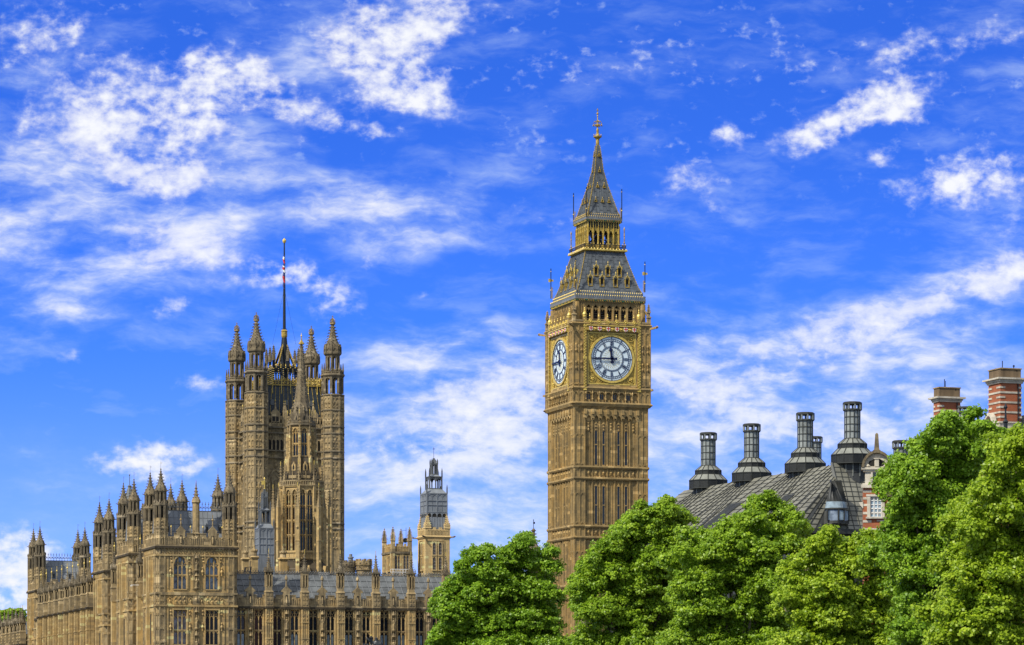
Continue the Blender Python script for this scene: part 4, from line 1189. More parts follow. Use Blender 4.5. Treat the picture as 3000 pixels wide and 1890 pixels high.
def gothic_range(name, label, origin, rot, L, bpos, wins, Zc=20.5, D=12., ridge=25.8, glass='glass_dark', wall_mat='gold_stone', niche=(), blab=None, gv=.8, bdepth=.9, wz=(13.4, 20.0), gab=True, pin=None, pin_y=-.3):
    T = thing(name, label, 'building', (*origin, 0), rot)
    b = MB(wall_mat)
    b.box(0, L, .5, D, 0, Zc - .1)
    if wins:
        ops = [(x, .62, wz[0], wz[1], 0.) for x in wins]
        opened_wall(b, 0, L, 0, Zc, ops, 0, .52)
        for x in wins:
            for s in (-1, 1): b.box(x + s * .74 - .06, x + s * .74 + .06, -.14, 0, 8, 20.1); b.box(x + s * .98 - .05, x + s * .98 + .05, -.1, 0, 8, 20.1)
            b.box(x - .8, x + .8, -.2, 0, 20.03, 20.2)
    else:
        b.box(0, L, 0, .52, 0, Zc)
        bb = sorted(bpos)
        for xa, xb in zip(bb, bb[1:]):
            panels(b, xa + .55, xb - .55, 18.2, Zc - .5, 5); panels(b, xa + .55, xb - .55, 12.5, 17.8, 5)
            b.mat('glass_dark'); b.box((xa + xb) / 2 - 1.0, (xa + xb) / 2 + 1.0, -.04, 0, 12.8, 17.2); b.mat(wall_mat)
    for x in niche:
        for s in (-1, 1): b.box(x + s * .6 - .05, x + s * .6 + .05, -.14, 0, 8, 20.2)
        b.mat('grey_stone'); statue_niche(b, x, 13.4, 20.2, 0, .3, 2); b.mat(wall_mat)
        for z in (15.6, 18.9, 12.6): b.octa(x - .6, -.1, z, .13, .18); b.octa(x + .6, -.1, z, .13, .18)
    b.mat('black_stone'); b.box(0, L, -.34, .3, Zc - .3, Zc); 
    for i in range(int(L / .55)): b.octa(.3 + i * .55, -.3, Zc - .38, .12, .12)
    b.mat('grey_stone'); b.box(0, L, -.22, .4, Zc, Zc + .25)
    b.mat(wall_mat)
    for z in (11.9, 10.2): b.box(0, L, -.2, 0, z, z + .25)
    b.build('wall', T)
    b = MB('grey_stone')
    battlement(b, .02, L - .02, Zc + .25, 1.5, -.05, max(6, int(L / 1.02)))
    for x in (niche if gab else ()):
        b.ext([(x - .5, Zc + .2), (x - .5, Zc + 2.25), (x - .82, Zc + 2.3), (x - .78, Zc + 2.5), (x, Zc + 3.2), (x + .78, Zc + 2.5), (x + .82, Zc + 2.3), (x + .5, Zc + 2.25), (x + .5, Zc + .2)], -.22, .28)
        b.lathe([(.2, Zc + 2.9), (.12, Zc + 3.5), (.06, Zc + 4.1), (.22, Zc + 4.2), (.2, Zc + 4.5), (.04, Zc + 4.9)], 6, x, 0)
        b.mat('shadow'); b.box(x - .18, x + .18, -.24, -.2, Zc + .5, Zc + 1.8); b.mat('grey_stone'); b.lathe([(.13, Zc + .5), (.14, Zc + 1.2), (.05, Zc + 1.6)], 6, x, -.26)
    b.build('parapet', T)
    # roof
    b = MB('lead')
    ry0, ry1 = 1.2, D / 2 + .5
    b.add([(0, ry0, Zc + .6), (L, ry0, Zc + .6), (L, ry1, ridge), (0, ry1, ridge), (0, D - .8, Zc + .6), (L, D - .8, Zc + .6)], [(0,1,2,3), (3,2,5,4), (0,3,4), (1,5,2)])
    b.mat('seam')
    n = int(L / 1.05)
    for i in range(n + 1):
        x = L * i / n; b.bar((x, ry0 - .02, Zc + .62), (x, ry1 - .02, ridge + .02), .08)
    for j in range(1, 5):
        q = j / 5; b.mat('lead'); b.bar((0, ry0 + (ry1 - ry0) * q - .03, Zc + .6 + (ridge - Zc - .6) * q + .02), (L, ry0 + (ry1 - ry0) * q - .03, Zc + .6 + (ridge - Zc - .6) * q + .02), .06)
    ro = b.build('roof', T)
    m = MB('lead'); cresting_rail(m, 0, L, ry1, ridge, .62, .42); m.build('cresting', ro)
    # buttresses with pinnacles
    m = MB(wall_mat)
    m.box(-.52, .52, -bdepth, .0, 0, Zc - .3); m.box(-.62, .62, -bdepth - .12, 0, 0, 9)
    for s in (-1, 1):
        m.box(s * .46 - .07, s * .46 + .07, -bdepth - .09, -bdepth, 0, Zc - .3); m.box(s * .17 - .05, s * .17 + .05, -bdepth - .07, -bdepth, 0, Zc - .4)
        for z in (19.2, 18.6, 15.3, 14.7): m.octa(s * .3, -bdepth - .02, z, .14, .2)
    for z in (18.0, 15.5, 11.9): m.box(-.56, .56, -bdepth - .14, 0, z, z + .16)
    for sx in (-1, 1):
        for q in (.3, .75): m.box(sx * .54 - .03, sx * .54 + .03, -bdepth * q - .05, -bdepth * q + .05, 0, Zc - .4)
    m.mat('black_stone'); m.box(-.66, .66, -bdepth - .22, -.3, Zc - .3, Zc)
    pm = pin or pinnacle_mesh(vane=gv)
    fb = None
    for x in bpos:
        if fb is None:
            fb = m.build('buttress', T, (x, 0, 0)); sub(pm.build('pinnacle', fb, (0, pin_y, Zc)), fb)
        else: dup(fb, T, (x, 0, 0))
    return T

def north_range():
    FN = Frame(693, 460.5)
    L = FN.lx(1500)
    bp = [FN.lx(p, -.5) for p in (788, 893, 998, 1102, 1205, 1307, 1408)]
    wc = [145, 278, 418, 549, 689, 820, 958, 1088, 1224, 1354, 1490, 1617]
    wx = [FN.lx(650 + q / 2.5714) for q in wc]
    nx = [FN.lx(650 + q / 2.5714) for q in (212, 485, 755, 1022, 1290, 1555)]
    T = gothic_range('palace_range', 'long stone range with tall paired windows and grey lead roof beside the corner pavilion', (FN.ox, FN.oy), PHI, L, bp, wx, niche=nx)
    fw = None
    for i, x in enumerate(wx):
        if fw is None:
            fw = gwindow('window', T, (x, 0, 13.4), 0, .62, 6.6, .0, 2, [3.45], 'glass_dark', square=True)
            gl = MB('glass_pale'); gl.box(-.5, -.12, .33, .345, 1.0, 2.85); gl.box(.12, .5, .33, .345, 1.0, 2.85)
            blind = gl.build('blind', fw); blind.parent = None; bl_me = blind.data; bpy.data.objects.remove(blind)
            prev = fw
        else: prev = dup(fw, T, (x, 0, 13.4))
        if i in (0, 3, 5, 6, 8, 9, 10, 11): put('leaded_pane', bl_me, prev)
    F0 = FA
    A = [o for o in COL.objects if o.name == 'palace_pavilion'][0]
    fw = None
    for p in (528, 621):
        for z0, h, gl in ((22.95, 5.0, 'glass_blue'), (14.55, 5.2, 'glass_blue' if p == 528 else 'glass_dark')):
            gwindow('window', A, (F0.lx(p), 0, z0), 0, .98, h, 1.25 if z0 > 20 else 0, 3, [2.15], gl, square=z0 < 20)
    # floodlights sitting on the parapet
    me = None
    for q in (140, 262, 395, 530, 665, 800, 930, 1065, 1198, 1330, 1465):
        x = FN.lx(650 + q / 2.5714)
        p = FN.w(x, .4)
        if me is None:
            b = MB('parapet_paint'); b.bar((-.12, .05, .42), (.16, -.05, .55), .2, .22); b.box(-.04, .04, -.03, .03, 0, .42); b.box(-.14, .14, -.1, .1, -.02, .04); b.octa(-.14, .06, .4, .13)
            o = b.build('floodlight', None, (*p, 21.78), PHI); me = o.data
        else: o = put('floodlight', me, None, (*p, 21.78), PHI)
        tag(o, 'small white floodlight standing behind the parapet of the long window-lined range', 'floodlight', 'floodlights along the long range parapet')
north_range()

def river_ranges():
    # long buttressed range between the rear pavilion and the distant one
    y0, y1 = YC1, YD0 + .3
    L = y1 - y0
    pxs = [131, 146.5, 162, 177.4, 192, 208, 224, 240, 258, 275]
    bp = [y1 - FA.ly(p, -.3) for p in pxs]
    pitch = L / 10
    T = gothic_range('palace_range', 'long buttressed stone range with gilded vanes receding along the river', FA.w(0, y1), PHI - math.pi / 2, L, bp, [],
                     Zc=21.9, D=12, ridge=24.6, gv=2.0, gab=False, bdepth=1.5, pin=pinnacle_mesh(z_open=1.9, z_sp=4.3, z_tip=6.4, vane=1.9), pin_y=-.95)
    L2 = 70
    pm = pinnacle_mesh(z_tip=6.5, z_sp=4.0, z_open=2.4, vane=.8)
    yE = YD1
    T2 = gothic_range('palace_range', 'lowest most distant stone range with a ribbed grey roof, by the left edge', FA.w(0, yE + L2), PHI - math.pi / 2, L2,
                      [L2 - FA.ly(p, -.3) + yE for p in (76, 69, 57, 46, 34, 23, 10, -2)], [], Zc=17.5, D=13, ridge=22.5, gab=False, bdepth=1.5, pin=pm, pin_y=-.95)
    # link blocks between the pavilions, set back from the river
    for ya, yb, zt, lab in ((FA.ly(440, .88) + .88, YB0, 26.5, 'low set-back stone link between the corner pavilion and the block behind it'),
                            (YB1, YC0, 25.0, 'low set-back stone link between the two turreted blocks behind the corner pavilion')):
        T = thing('link_block', lab, 'building', (*FA.w(0, yb), 0), PHI - math.pi / 2)
        L = yb - ya
        b = MB('gold_stone'); b.box(0, L, 1.2, 9, 0, zt)
        panels(b, .4, L - .4, 22.6, 26, 6, 1.2); panels(b, .4, L - .4, 13, 20, 6, 1.2)
        for z in (22.2, 20.3, 12.4): b.box(0, L, 1.0, 1.2, z, z + .25)
        b.mat('black_stone'); b.box(0, L, .95, 1.2, zt - .25, zt)
        b.build('wall', T)
        b = MB('grey_stone'); battlement(b, 0, L, zt + .02, 1.6, 1.1, 6); b.build('parapet', T)
        b = MB('lead_light'); b.add([(0, 2, zt), (L, 2, zt), (L, 4.5, zt + 6.2), (0, 4.5, zt + 6.2), (0, 8.5, zt), (L, 8.5, zt)], [(0,1,2,3), (3,2,5,4), (0,3,4), (1,5,2)])
        ro = b.build('roof', T); m = MB('lead'); cresting_rail(m, 0, L, 4.5, zt + 6.2, 1.2, .5); m.build('cresting', ro)
        m = MB('gold_stone'); m.box(-.5, .5, 0.1, 1.2, 0, 22.3)
        bt = m.build('buttress', T, (L / 2, 0, 0)); pinnacle_mesh(vane=1.6).build('pinnacle', bt, (0, .6, 22.3))
    # bluish spirelet behind the middle pavilion
    p = ((379.5 - 1500) / FP * 520, 520)
    b = MB('lead'); zt = CH + (HZ - 1424) * 520 / FP; zb = CH + (HZ - 1470) * 520 / FP
    b.lathe([(1.1, 10), (1.1, zb - 6), (1.15, zb - 2), (1.0, zb), (.35, zt - .5), (.2, zt)], 8); b.lathe([(.3, zt - .2), (.35, zt), (.06, zt + .2), (.05, zt + 1.8)], 8); b.octa(0, 0, zt + 1.9, .16, .2)
    crockets(b, 1.0, .3, zb, zt - .4, 8, 4, .09)
    tag(b.build('lead_spirelet', None, (*p, 0), PHI), 'slim blue-grey lead spirelet between two turrets of the narrower block behind the corner pavilion', 'spirelet')
river_ranges()
# ------------------------------------------------------------------ the great square tower with four crowned turrets
def square_tower():
    F = Frame(751, 704)
    T = thing('square_tower', 'massive square stone tower with four crowned corner turrets and a tall flagpole', 'tower', (F.ox, F.oy, 0), PHI)
    z = lambda py: CH + (HZ - py) * 704 / FP
    W, D = 18.5, 19.4
    R = 2.35
    def oct_posts(b, R, z0, z1, w, cx=0, cy=0, arch_=True):
        for i in range(8):
            a = math.pi / 8 + math.pi * i / 4; k = (R - w * .4) / math.cos(math.pi / 8)
            b.lathe([(w / 2, z0), (w / 2, z1)], 6, cx + k * math.cos(a), cy + k * math.sin(a))
            if arch_:
                side = 2 * R * math.tan(math.pi / 8)
                old = b.M; b.M = (old if old is not None else Matrix()) @ Matrix.Translation((cx, cy, 0)) @ Matrix.Rotation(math.pi * i / 4, 4, 'Z')
                hw = side / 2 - w * .45
                b.spandrel(0, hw, z1 - hw * 1.6, hw * 1.3, z1, -R, -R + w * .7, 8)
                b.box(-.07, .07, -R + .1, -R + .25, z0, z1 - hw * .6)
                b.M = old
    # ---- turret
    m = MB('grey_stone')
    m.lathe([(R, 0), (R, z(1150))])
    rings = [1152, 1197, 1246, 1266, 1319, 1339, 1531, 1547]
    for i in range(8):
        a = math.pi / 8 + math.pi * i / 4; k = R / math.cos(math.pi / 8)
        m.bc(k * math.cos(a), k * math.sin(a), z(1150) / 2, .42, .42, z(1150))
    for i in range(8):
        m.M = Matrix.Rotation(math.pi * i / 4, 4, 'Z')
        hs = R * math.tan(math.pi / 8) - .15
        for (pa, pb) in ((1152, 1195), (1199, 1243), (1268, 1316), (1341, 1405), (1405, 1465), (1465, 1528), (1549, 1610)):
            z1, z0 = z(pa) - .25, z(pb) + .25
            m.box(-.11, .11, -R - .1, -R + .02, z0, z1)
            for s in (-1, 1):
                m.spandrel(s * hs * .52, hs * .42, z1 - 1.0, .55, z1 + .1, -R - .12, -R, 6)
                m.octa(s * hs * .52, -R - .02, z1 - 1.7, .28, .4); m.octa(s * hs * .52, -R - .02, z0 + .3, .25, .3)
                m.spandrel(s * hs * .52, hs * .42, (z0 + z1) / 2 - .3, .4, (z0 + z1) / 2 + .3, -R - .1, -R, 4)
    m.M = None
    m.mat('dark_stone')
    for p in rings: m.lathe([(R + .12, z(p) - .3), (R + .3, z(p) - .1), (R + .3, z(p) + .12), (R + .1, z(p) + .3)])
    # lower open stage
    z0, z1 = z(1146), z(1098)
    oct_posts(m, R, z0, z1, .7)
    m.lathe([(R + .05, z1), (R + .35, z1 + .35), (R + .3, z1 + .7), (R - .1, z1 + .9)])
    zp = z(1080)
    for i in range(8):                                                     # traceried parapet with small pinnacles
        a = math.pi / 8 + math.pi * i / 4; k = R * 1.06
        m.bc(k * math.cos(a), k * math.sin(a), (z1 + zp) / 2, .35, .35, zp - z1); m.lathe([(.22, zp), (.05, zp + 1.9)], 4, k * math.cos(a), k * math.sin(a))
        m.M = Matrix.Rotation(math.pi * i / 4, 4, 'Z')
        for j in range(5): m.box(-.85 + j * .42 - .07, -.85 + j * .42 + .07, -R - .05, -R + .12, z1 + .8, zp - .3)
        m.box(-1, 1, -R - .1, -R + .15, zp - .35, zp - .1); m.octa(0, -R, zp + .1, .25, .35)
        m.M = None
    # upper open stage and ogee cap
    R2 = 1.55
    z2, z3 = z1 + .8, z(1035)
    oct_posts(m, R2, z2, z3, .42)
    m.lathe([(R2, z3), (R2 + .4, z3 + .4), (R2 + .32, z3 + .7), (R2 + .25, z(1008)), (R2 - .1, z(1000)), (R2 * .62, z(985)), (R2 * .40, z(968)), (R2 * .27, z(950)), (.3, z(942))])
    for i in range(8):
        m.M = Matrix.Rotation(math.pi * i / 4, 4, 'Z')
        m.box(-.75, .75, -R2 - .42, -R2 - .2, z3 + .5, z3 + .9); m.archbar(0, .35, z3 + 1.2, .6, -R2 - .42, -R2 - .15, .16, 6)
        m.ext([(-.6, z3 + 1.5), (.6, z3 + 1.5), (0, z3 + 2.9)], -R2 - .32, -R2)
        m.M = Matrix.Rotation(math.pi * (i + .5) / 4, 4, 'Z'); m.lathe([(.2, z3 + .6), (.18, z3 + 2), (.03, z3 + 2.9)], 4, 0, -R2 - .4)
    m.M = None
    crockets(m, R2 * 1.1, R2 * .3, z(1006), z(945), 8, 7, .2)
    tm = m
    c = MB('grey_stone')
    c.lathe([(.4, z(943)), (.65, z(940)), (.55, z(937))]);
    for i in range(8):
        a = math.pi * i / 4
        for j in range(5):
            f0, f1 = j / 5 * math.pi * .95 + .1, (j + 1) / 5 * math.pi * .95 + .1
            c.bar((.62 * math.sin(f0) * math.cos(a), .62 * math.sin(f0) * math.sin(a), z(931) - .62 * math.cos(f0)), (.62 * math.sin(f1) * math.cos(a), .62 * math.sin(f1) * math.sin(a), z(931) - .62 * math.cos(f1)), .12)
        c.octa(.62 * math.cos(a), .62 * math.sin(a), z(936), .14, .2)
    c.octa(0, 0, z(922), .2); c.bar((0, 0, z(924)), (0, 0, z(914)), .12); c.bar((-.25, 0, z(917.5)), (.25, 0, z(917.5)), .1); c.octa(0, 0, z(931), .25, .5)
    f = None
    for x, y in ((0, 0), (W, 0), (0, D), (W, D)):
        if f is None:
            f = tm.build('corner_turret', T); sub(c.build('crown', f), f)
        else: dup(f, T, (x, y, 0))
    # ---- walls
    b = MB('grey_stone')
    e = .5
    b.box(e, W - e, e, D - e, 0, z(1247))
    zt = z(1247)
    for rot, org, L in ((0, (0, 0, 0), W), (-90, (0, D, 0), D)):
        b.M = rotm(rot, org)
        a0, a1 = R + .1, L - R - .1
        cw = (a1 - a0) / 3
        for pa, pb in ((1250, 1266), (1319, 1339), (1531, 1547)): 
            b.mat('dark_stone'); b.box(a0, a1, -.25, .5, z(pa) - .15, z(pa) + .2); b.box(a0, a1, -.2, .5, z(pb) - .2, z(pb) + .1); b.mat('grey_stone')
            relief_row(b, a0, a1, z(pb) + .15, z(pa) - .2, 14, .45)
        for i in range(4): b.box(a0 + cw * i - .35, a0 + cw * i + .35, -.2, .5, 0, zt)
        for i in range(3):
            x0, x1 = a0 + cw * i + .35, a0 + cw * (i + 1) - .35
            xm = (x0 + x1) / 2; hw = (x1 - x0) / 2
            # four lancet lights below the top string
            for j in range(4):
                xx = x0 + (x1 - x0) * (j + .5) / 4; w4 = (x1 - x0) / 8 - .1
                b.mat('shadow'); b.box(xx - w4, xx + w4, .42, .47, z(1318), z(1286))
                b.mat('grey_stone'); b.spandrel(xx, w4, z(1292), w4 * 1.4, z(1284), .25, .5, 6)
                b.box(xx + w4, xx + w4 + .2, .15, .5, z(1319), z(1284)); b.box(xx - w4 - .02, xx - w4 + .1, .15, .5, z(1319), z(1284))
            panels(b, x0, x1, z(1284), z(1268), 6, .45, .15, .14)
            # great arch below
            b.mat('shadow' if i == 1 else 'grey_stone'); 
            b.box(xm - hw * .8, xm + hw * .8, .42, .48, z(1530), z(1400)) if i == 1 else None
            b.mat('grey_stone')
            b.archbar(xm, hw * .82, z(1412), hw * 1.5, .1, .5, .35, 10); b.archbar(xm, hw * .5, z(1412), hw * .9, .2, .5, .2, 8)
            for s in (-.82, -.4, 0, .4, .82): b.box(xm + s * hw - .14, xm + s * hw + .14, .15, .5, z(1530), z(1405))
            for py in (1435, 1470, 1500): b.box(xm - hw * .8, xm + hw * .8, .2, .5, z(py), z(py) + .3)
            b.octa(xm, .1, z(1362), .5, .9); b.octa(xm, .2, z(1352), .3, .6)
            panels(b, x0, x1, z(1660), z(1548), 5, .45, .2, .16)
    b.M = None
    b.build('wall', T)
    # parapet with lancets and gables
    b = MB('grey_stone')
    for rot, org, L in ((0, (0, 0, 0), W), (-90, (0, D, 0), D), (90, (W, 0, 0), D)):
        b.M = rotm(rot, org)
        a0, a1 = R, L - R; n = 21
        zb, ztp = zt, z(1216)
        b.box(a0, a1, .1, .5, zb, zb + .8); b.box(a0, a1, .05, .55, ztp - .35, ztp)
        for i in range(n + 1): b.box(a0 + (a1 - a0) * i / n - .12, a0 + (a1 - a0) * i / n + .12, .1, .5, zb, ztp)
        for i in range(n): b.spandrel(a0 + (a1 - a0) * (i + .5) / n, (a1 - a0) / n / 2 - .12, ztp - 1.2, .6, ztp - .2, .15, .45, 4)
        b.mat('shadow'); b.box(a0, a1, .52, .6, zb, ztp); b.mat('grey_stone')
        for i in range(3):
            xm = a0 + (a1 - a0) * (i + .5) / 3
            b.ext([(xm - 1.1, zb + 1), (xm - 1.1, ztp + .4), (xm - 1.25, ztp + .5), (xm, ztp + 1.9), (xm + 1.25, ztp + .5), (xm + 1.1, ztp + .4), (xm + 1.1, zb + 1)], 0, .55)
            b.mat('shadow'); b.box(xm - .75, xm - .12, -.02, .02, zb + 1.2, ztp - .2); b.box(xm + .12, xm + .75, -.02, .02, zb + 1.2, ztp - .2); b.mat('grey_stone')
            b.lathe([(.25, ztp + 1.5), (.12, ztp + 2.6), (.22, ztp + 2.8), (.05, ztp + 3.2)], 6, xm, .3); b.mat('gold'); b.octa(xm, .3, ztp + 3.6, .15, .4); b.mat('grey_stone')
            for s in (-2.55, 2.55) if i == 1 else (-2.4, 2.4):
                if a0 + .5 < xm + s < a1 - .5:
                    b.box(xm + s - .3, xm + s + .3, -.05, .55, zb, ztp + 1.0); b.lathe([(.34, ztp + 1), (.1, ztp + 2.6), (.2, ztp + 2.8), (.05, ztp + 3.1)], 4, xm + s, .25)
                    b.mat('gold'); b.octa(xm + s, .25, ztp + 3.4, .15, .35); b.mat('grey_stone')
    b.M = None
    b.build('parapet', T)
    # ---- dark roof, gilded cresting, iron lantern
    cx, cy = W / 2, D / 2
    zc = lambda py: CH + (HZ - py) * 716 / FP
    b = MB('slate_dark')
    b.sq(8.6, 7.0, zt, zc(1143), cx, cy)
    b.sq(7.1, 7.1, zc(1143), zc(1139), cx, cy)
    b.mat('lead')
    for k in (0, 3):
        b.M = Matrix.Translation((cx, cy, 0)) @ Matrix.Rotation(math.radians(90 * k), 4, 'Z')
        for x in (-5, -1.6, 1.8, 4.6): b.bc(x, -7.75, zc(1190), .9, .3, 1.3)
        b.mat('gilt_dark')
        for i in range(15): x = -6.8 + 13.6 * i / 14; b.bar((x * 1.15, -8.2, zt + 2), (x, -7.05, zc(1143)), .1)
        b.mat('lead')
    b.M = None
    ro = b.build('roof', T)
    b = MB('gold')
    for k in range(4):
        b.M = Matrix.Translation((cx, cy, 0)) @ Matrix.Rotation(math.radians(90 * k), 4, 'Z')
        b.mat('gilt_dark'); b.box(-7.1, 7.1, -7.2, -7.05, zc(1140), zc(1136)); b.box(-7.1, 7.1, -7.2, -7.05, zc(1127), zc(1124))
        for i in range(20):
            x = -6.9 + 13.8 * i / 19
            b.mat('gilt_dark'); b.box(x - .08, x + .08, -7.3, -7.1, zc(1140), zc(1118)); b.octa(x, -7.2, zc(1118), .16, .3); b.mat('gold'); b.octa(x + .36, -7.15, zc(1131), .18)
            b.octa(x + .36, -7.15, zc(1122), .16, .3)
            if i % 3 == 0: b.bar((x, -7.25, zc(1160)), (x, -7.25, zc(1112)), .14); b.octa(x, -7.25, zc(1161), .16, .4)
    b.M = None
    b.build('cresting', ro)
    b = MB('iron')
    h = 3.5
    for k in range(4):
        b.M = Matrix.Translation((cx, cy, 0)) @ Matrix.Rotation(math.radians(90 * k), 4, 'Z')
        b.mat('iron'); b.box(-h, h, -h - .15, -h + .15, zc(1086), zc(1078)); b.box(-h, h, -h - .1, -h + .1, zc(1140), zc(1119))
        for i in range(7):
            x = -h + 2 * h * i / 6
            b.mat('iron'); b.bar((x, -h, zc(1140)), (x, -h, zc(1080)), .3)
            if i % 3 == 0: b.bar((x, -h, zc(1080)), (x, -h, zc(1035)), .55); b.mat('dark_stone'); b.lathe([(.42, zc(1062)), (.35, zc(1040)), (.12, zc(1022)), (.04, zc(1016))], 6, x, -h); crockets(b, .4, .1, zc(1045), zc(1020), 4, 5, .13, x, -h); b.mat('iron')
            if i < 6:
                xm = x + h / 6
                b.archbar(xm, h / 6 - .15, zc(1094), .6, -h - .08, -h + .08, .12, 6)
                b.mat('gold'); b.octa(xm, -h - .15, zc(1082), .18, .18); b.octa(xm, -h - .15, zc(1076), .13, .3)
            b.mat('gold')
            for py in np.arange(1140, 1080, -6): b.octa(x, -h - .17, zc(py), .12)
        # gilded raking struts of the crown
        b.mat('gilt_dark'); b.bar((-2.15, -2.15, zc(1078)), (-.25, -.25, zc(1002)), .26); b.mat('gilt_dark'); b.bar((-2.15, -2.15, zc(1078)), (-1.0, -1.0, zc(1072)), .2)
        b.mat('iron'); b.bar((-2.0, -2.0, zc(1080)), (-.2, -.2, zc(1004)), .36); b.bar((-2.1, 0, zc(1080)), (-.25, 0, zc(1045)), .2)
        b.mat('gilt_dark')
        for q in (.2, .35, .5, .65, .8): b.octa(-2.2 + 1.95 * q, -2.2 + 1.95 * q, zc(1078 - 76 * q), .22)
        b.box(-2.2, 2.2, -2.3, -2.15, zc(1080), zc(1075))
        for i in range(8): b.octa(-2 + 4 * i / 7, -2.25, zc(1071), .13, .3)
    b.M = None
    b.build('iron_lantern', T)
    m = MB('iron'); m.lathe([(.8, zc(1140)), (.75, zc(1010)), (.55, zc(985)), (.36, zc(970)), (.30, zc(880)), (.20, zc(790)), (.14, zc(712))], 12, cx, cy)
    m.mat('gilt_dark'); m.lathe([(.55, zc(990)), (.7, zc(985)), (.68, zc(972)), (.8, zc(970)), (.5, zc(966))], 10, cx, cy)
    m.mat('iron')
    for s in (-1, 1): m.bar((cx + s * .4, cy, zc(968)), (cx + s * .62, cy, zc(962)), .1)
    m.mat('gold'); m.lathe([(.12, zc(713)), (.3, zc(711)), (.42, zc(706)), (.4, zc(703)), (.2, zc(700)), (.06, zc(697))], 8, cx, cy)
    m.mat('iron')
    for s in (-1, 1): m.bar((cx + s * .25, cy, zc(880 - 20)), (cx + s * 2.9, cy, zc(1010)), .035)
    m.build('flagpole', T)
    # the flag hangs furled along the pole
    p = F.w(cx, cy)
    b = MB('paint_blue')
    rr = random.Random(4)
    zz0, zz1 = zc(846), zc(748)
    n = 26
    for i in range(n):
        a, c_ = zz0 + (zz1 - zz0) * i / n, zz0 + (zz1 - zz0) * (i + 1) / n
        t = i / n
        b.mat(['paint_blue', 'paint_blue', 'paint_blue', 'paint_red', 'paint_red', 'paint_red', 'paint_blue', 'paint_blue', 'paint_white', 'paint_red', 'paint_white', 'paint_blue', 'paint_red', 'paint_red', 'paint_white', 'paint_blue'][(i * 16 // n) % 16])
        w = .16 + .16 * math.sin(math.pi * (.15 + .8 * t)) * (.8 + .4 * rr.random()); o = -.08 - .1 * math.sin(i * .9)
        b.add([(o - w, -.28, a), (o, -.45, a - .2), (o + w * .6, -.3, a), (o + w * .6, .1, c_), (o - w, .1, c_), (o - w, -.28, c_), (o, -.45, c_ - .2), (o + w * .6, -.3, c_)],
              [(0, 1, 6, 5), (1, 2, 7, 6), (5, 6, 7, 3, 4), (0, 5, 4), (2, 3, 7)])
    tag(b.build('flag', None, (*p, 0), PHI), 'furled red, white and blue flag hanging limp against the tall flagpole', 'flag')
square_tower()

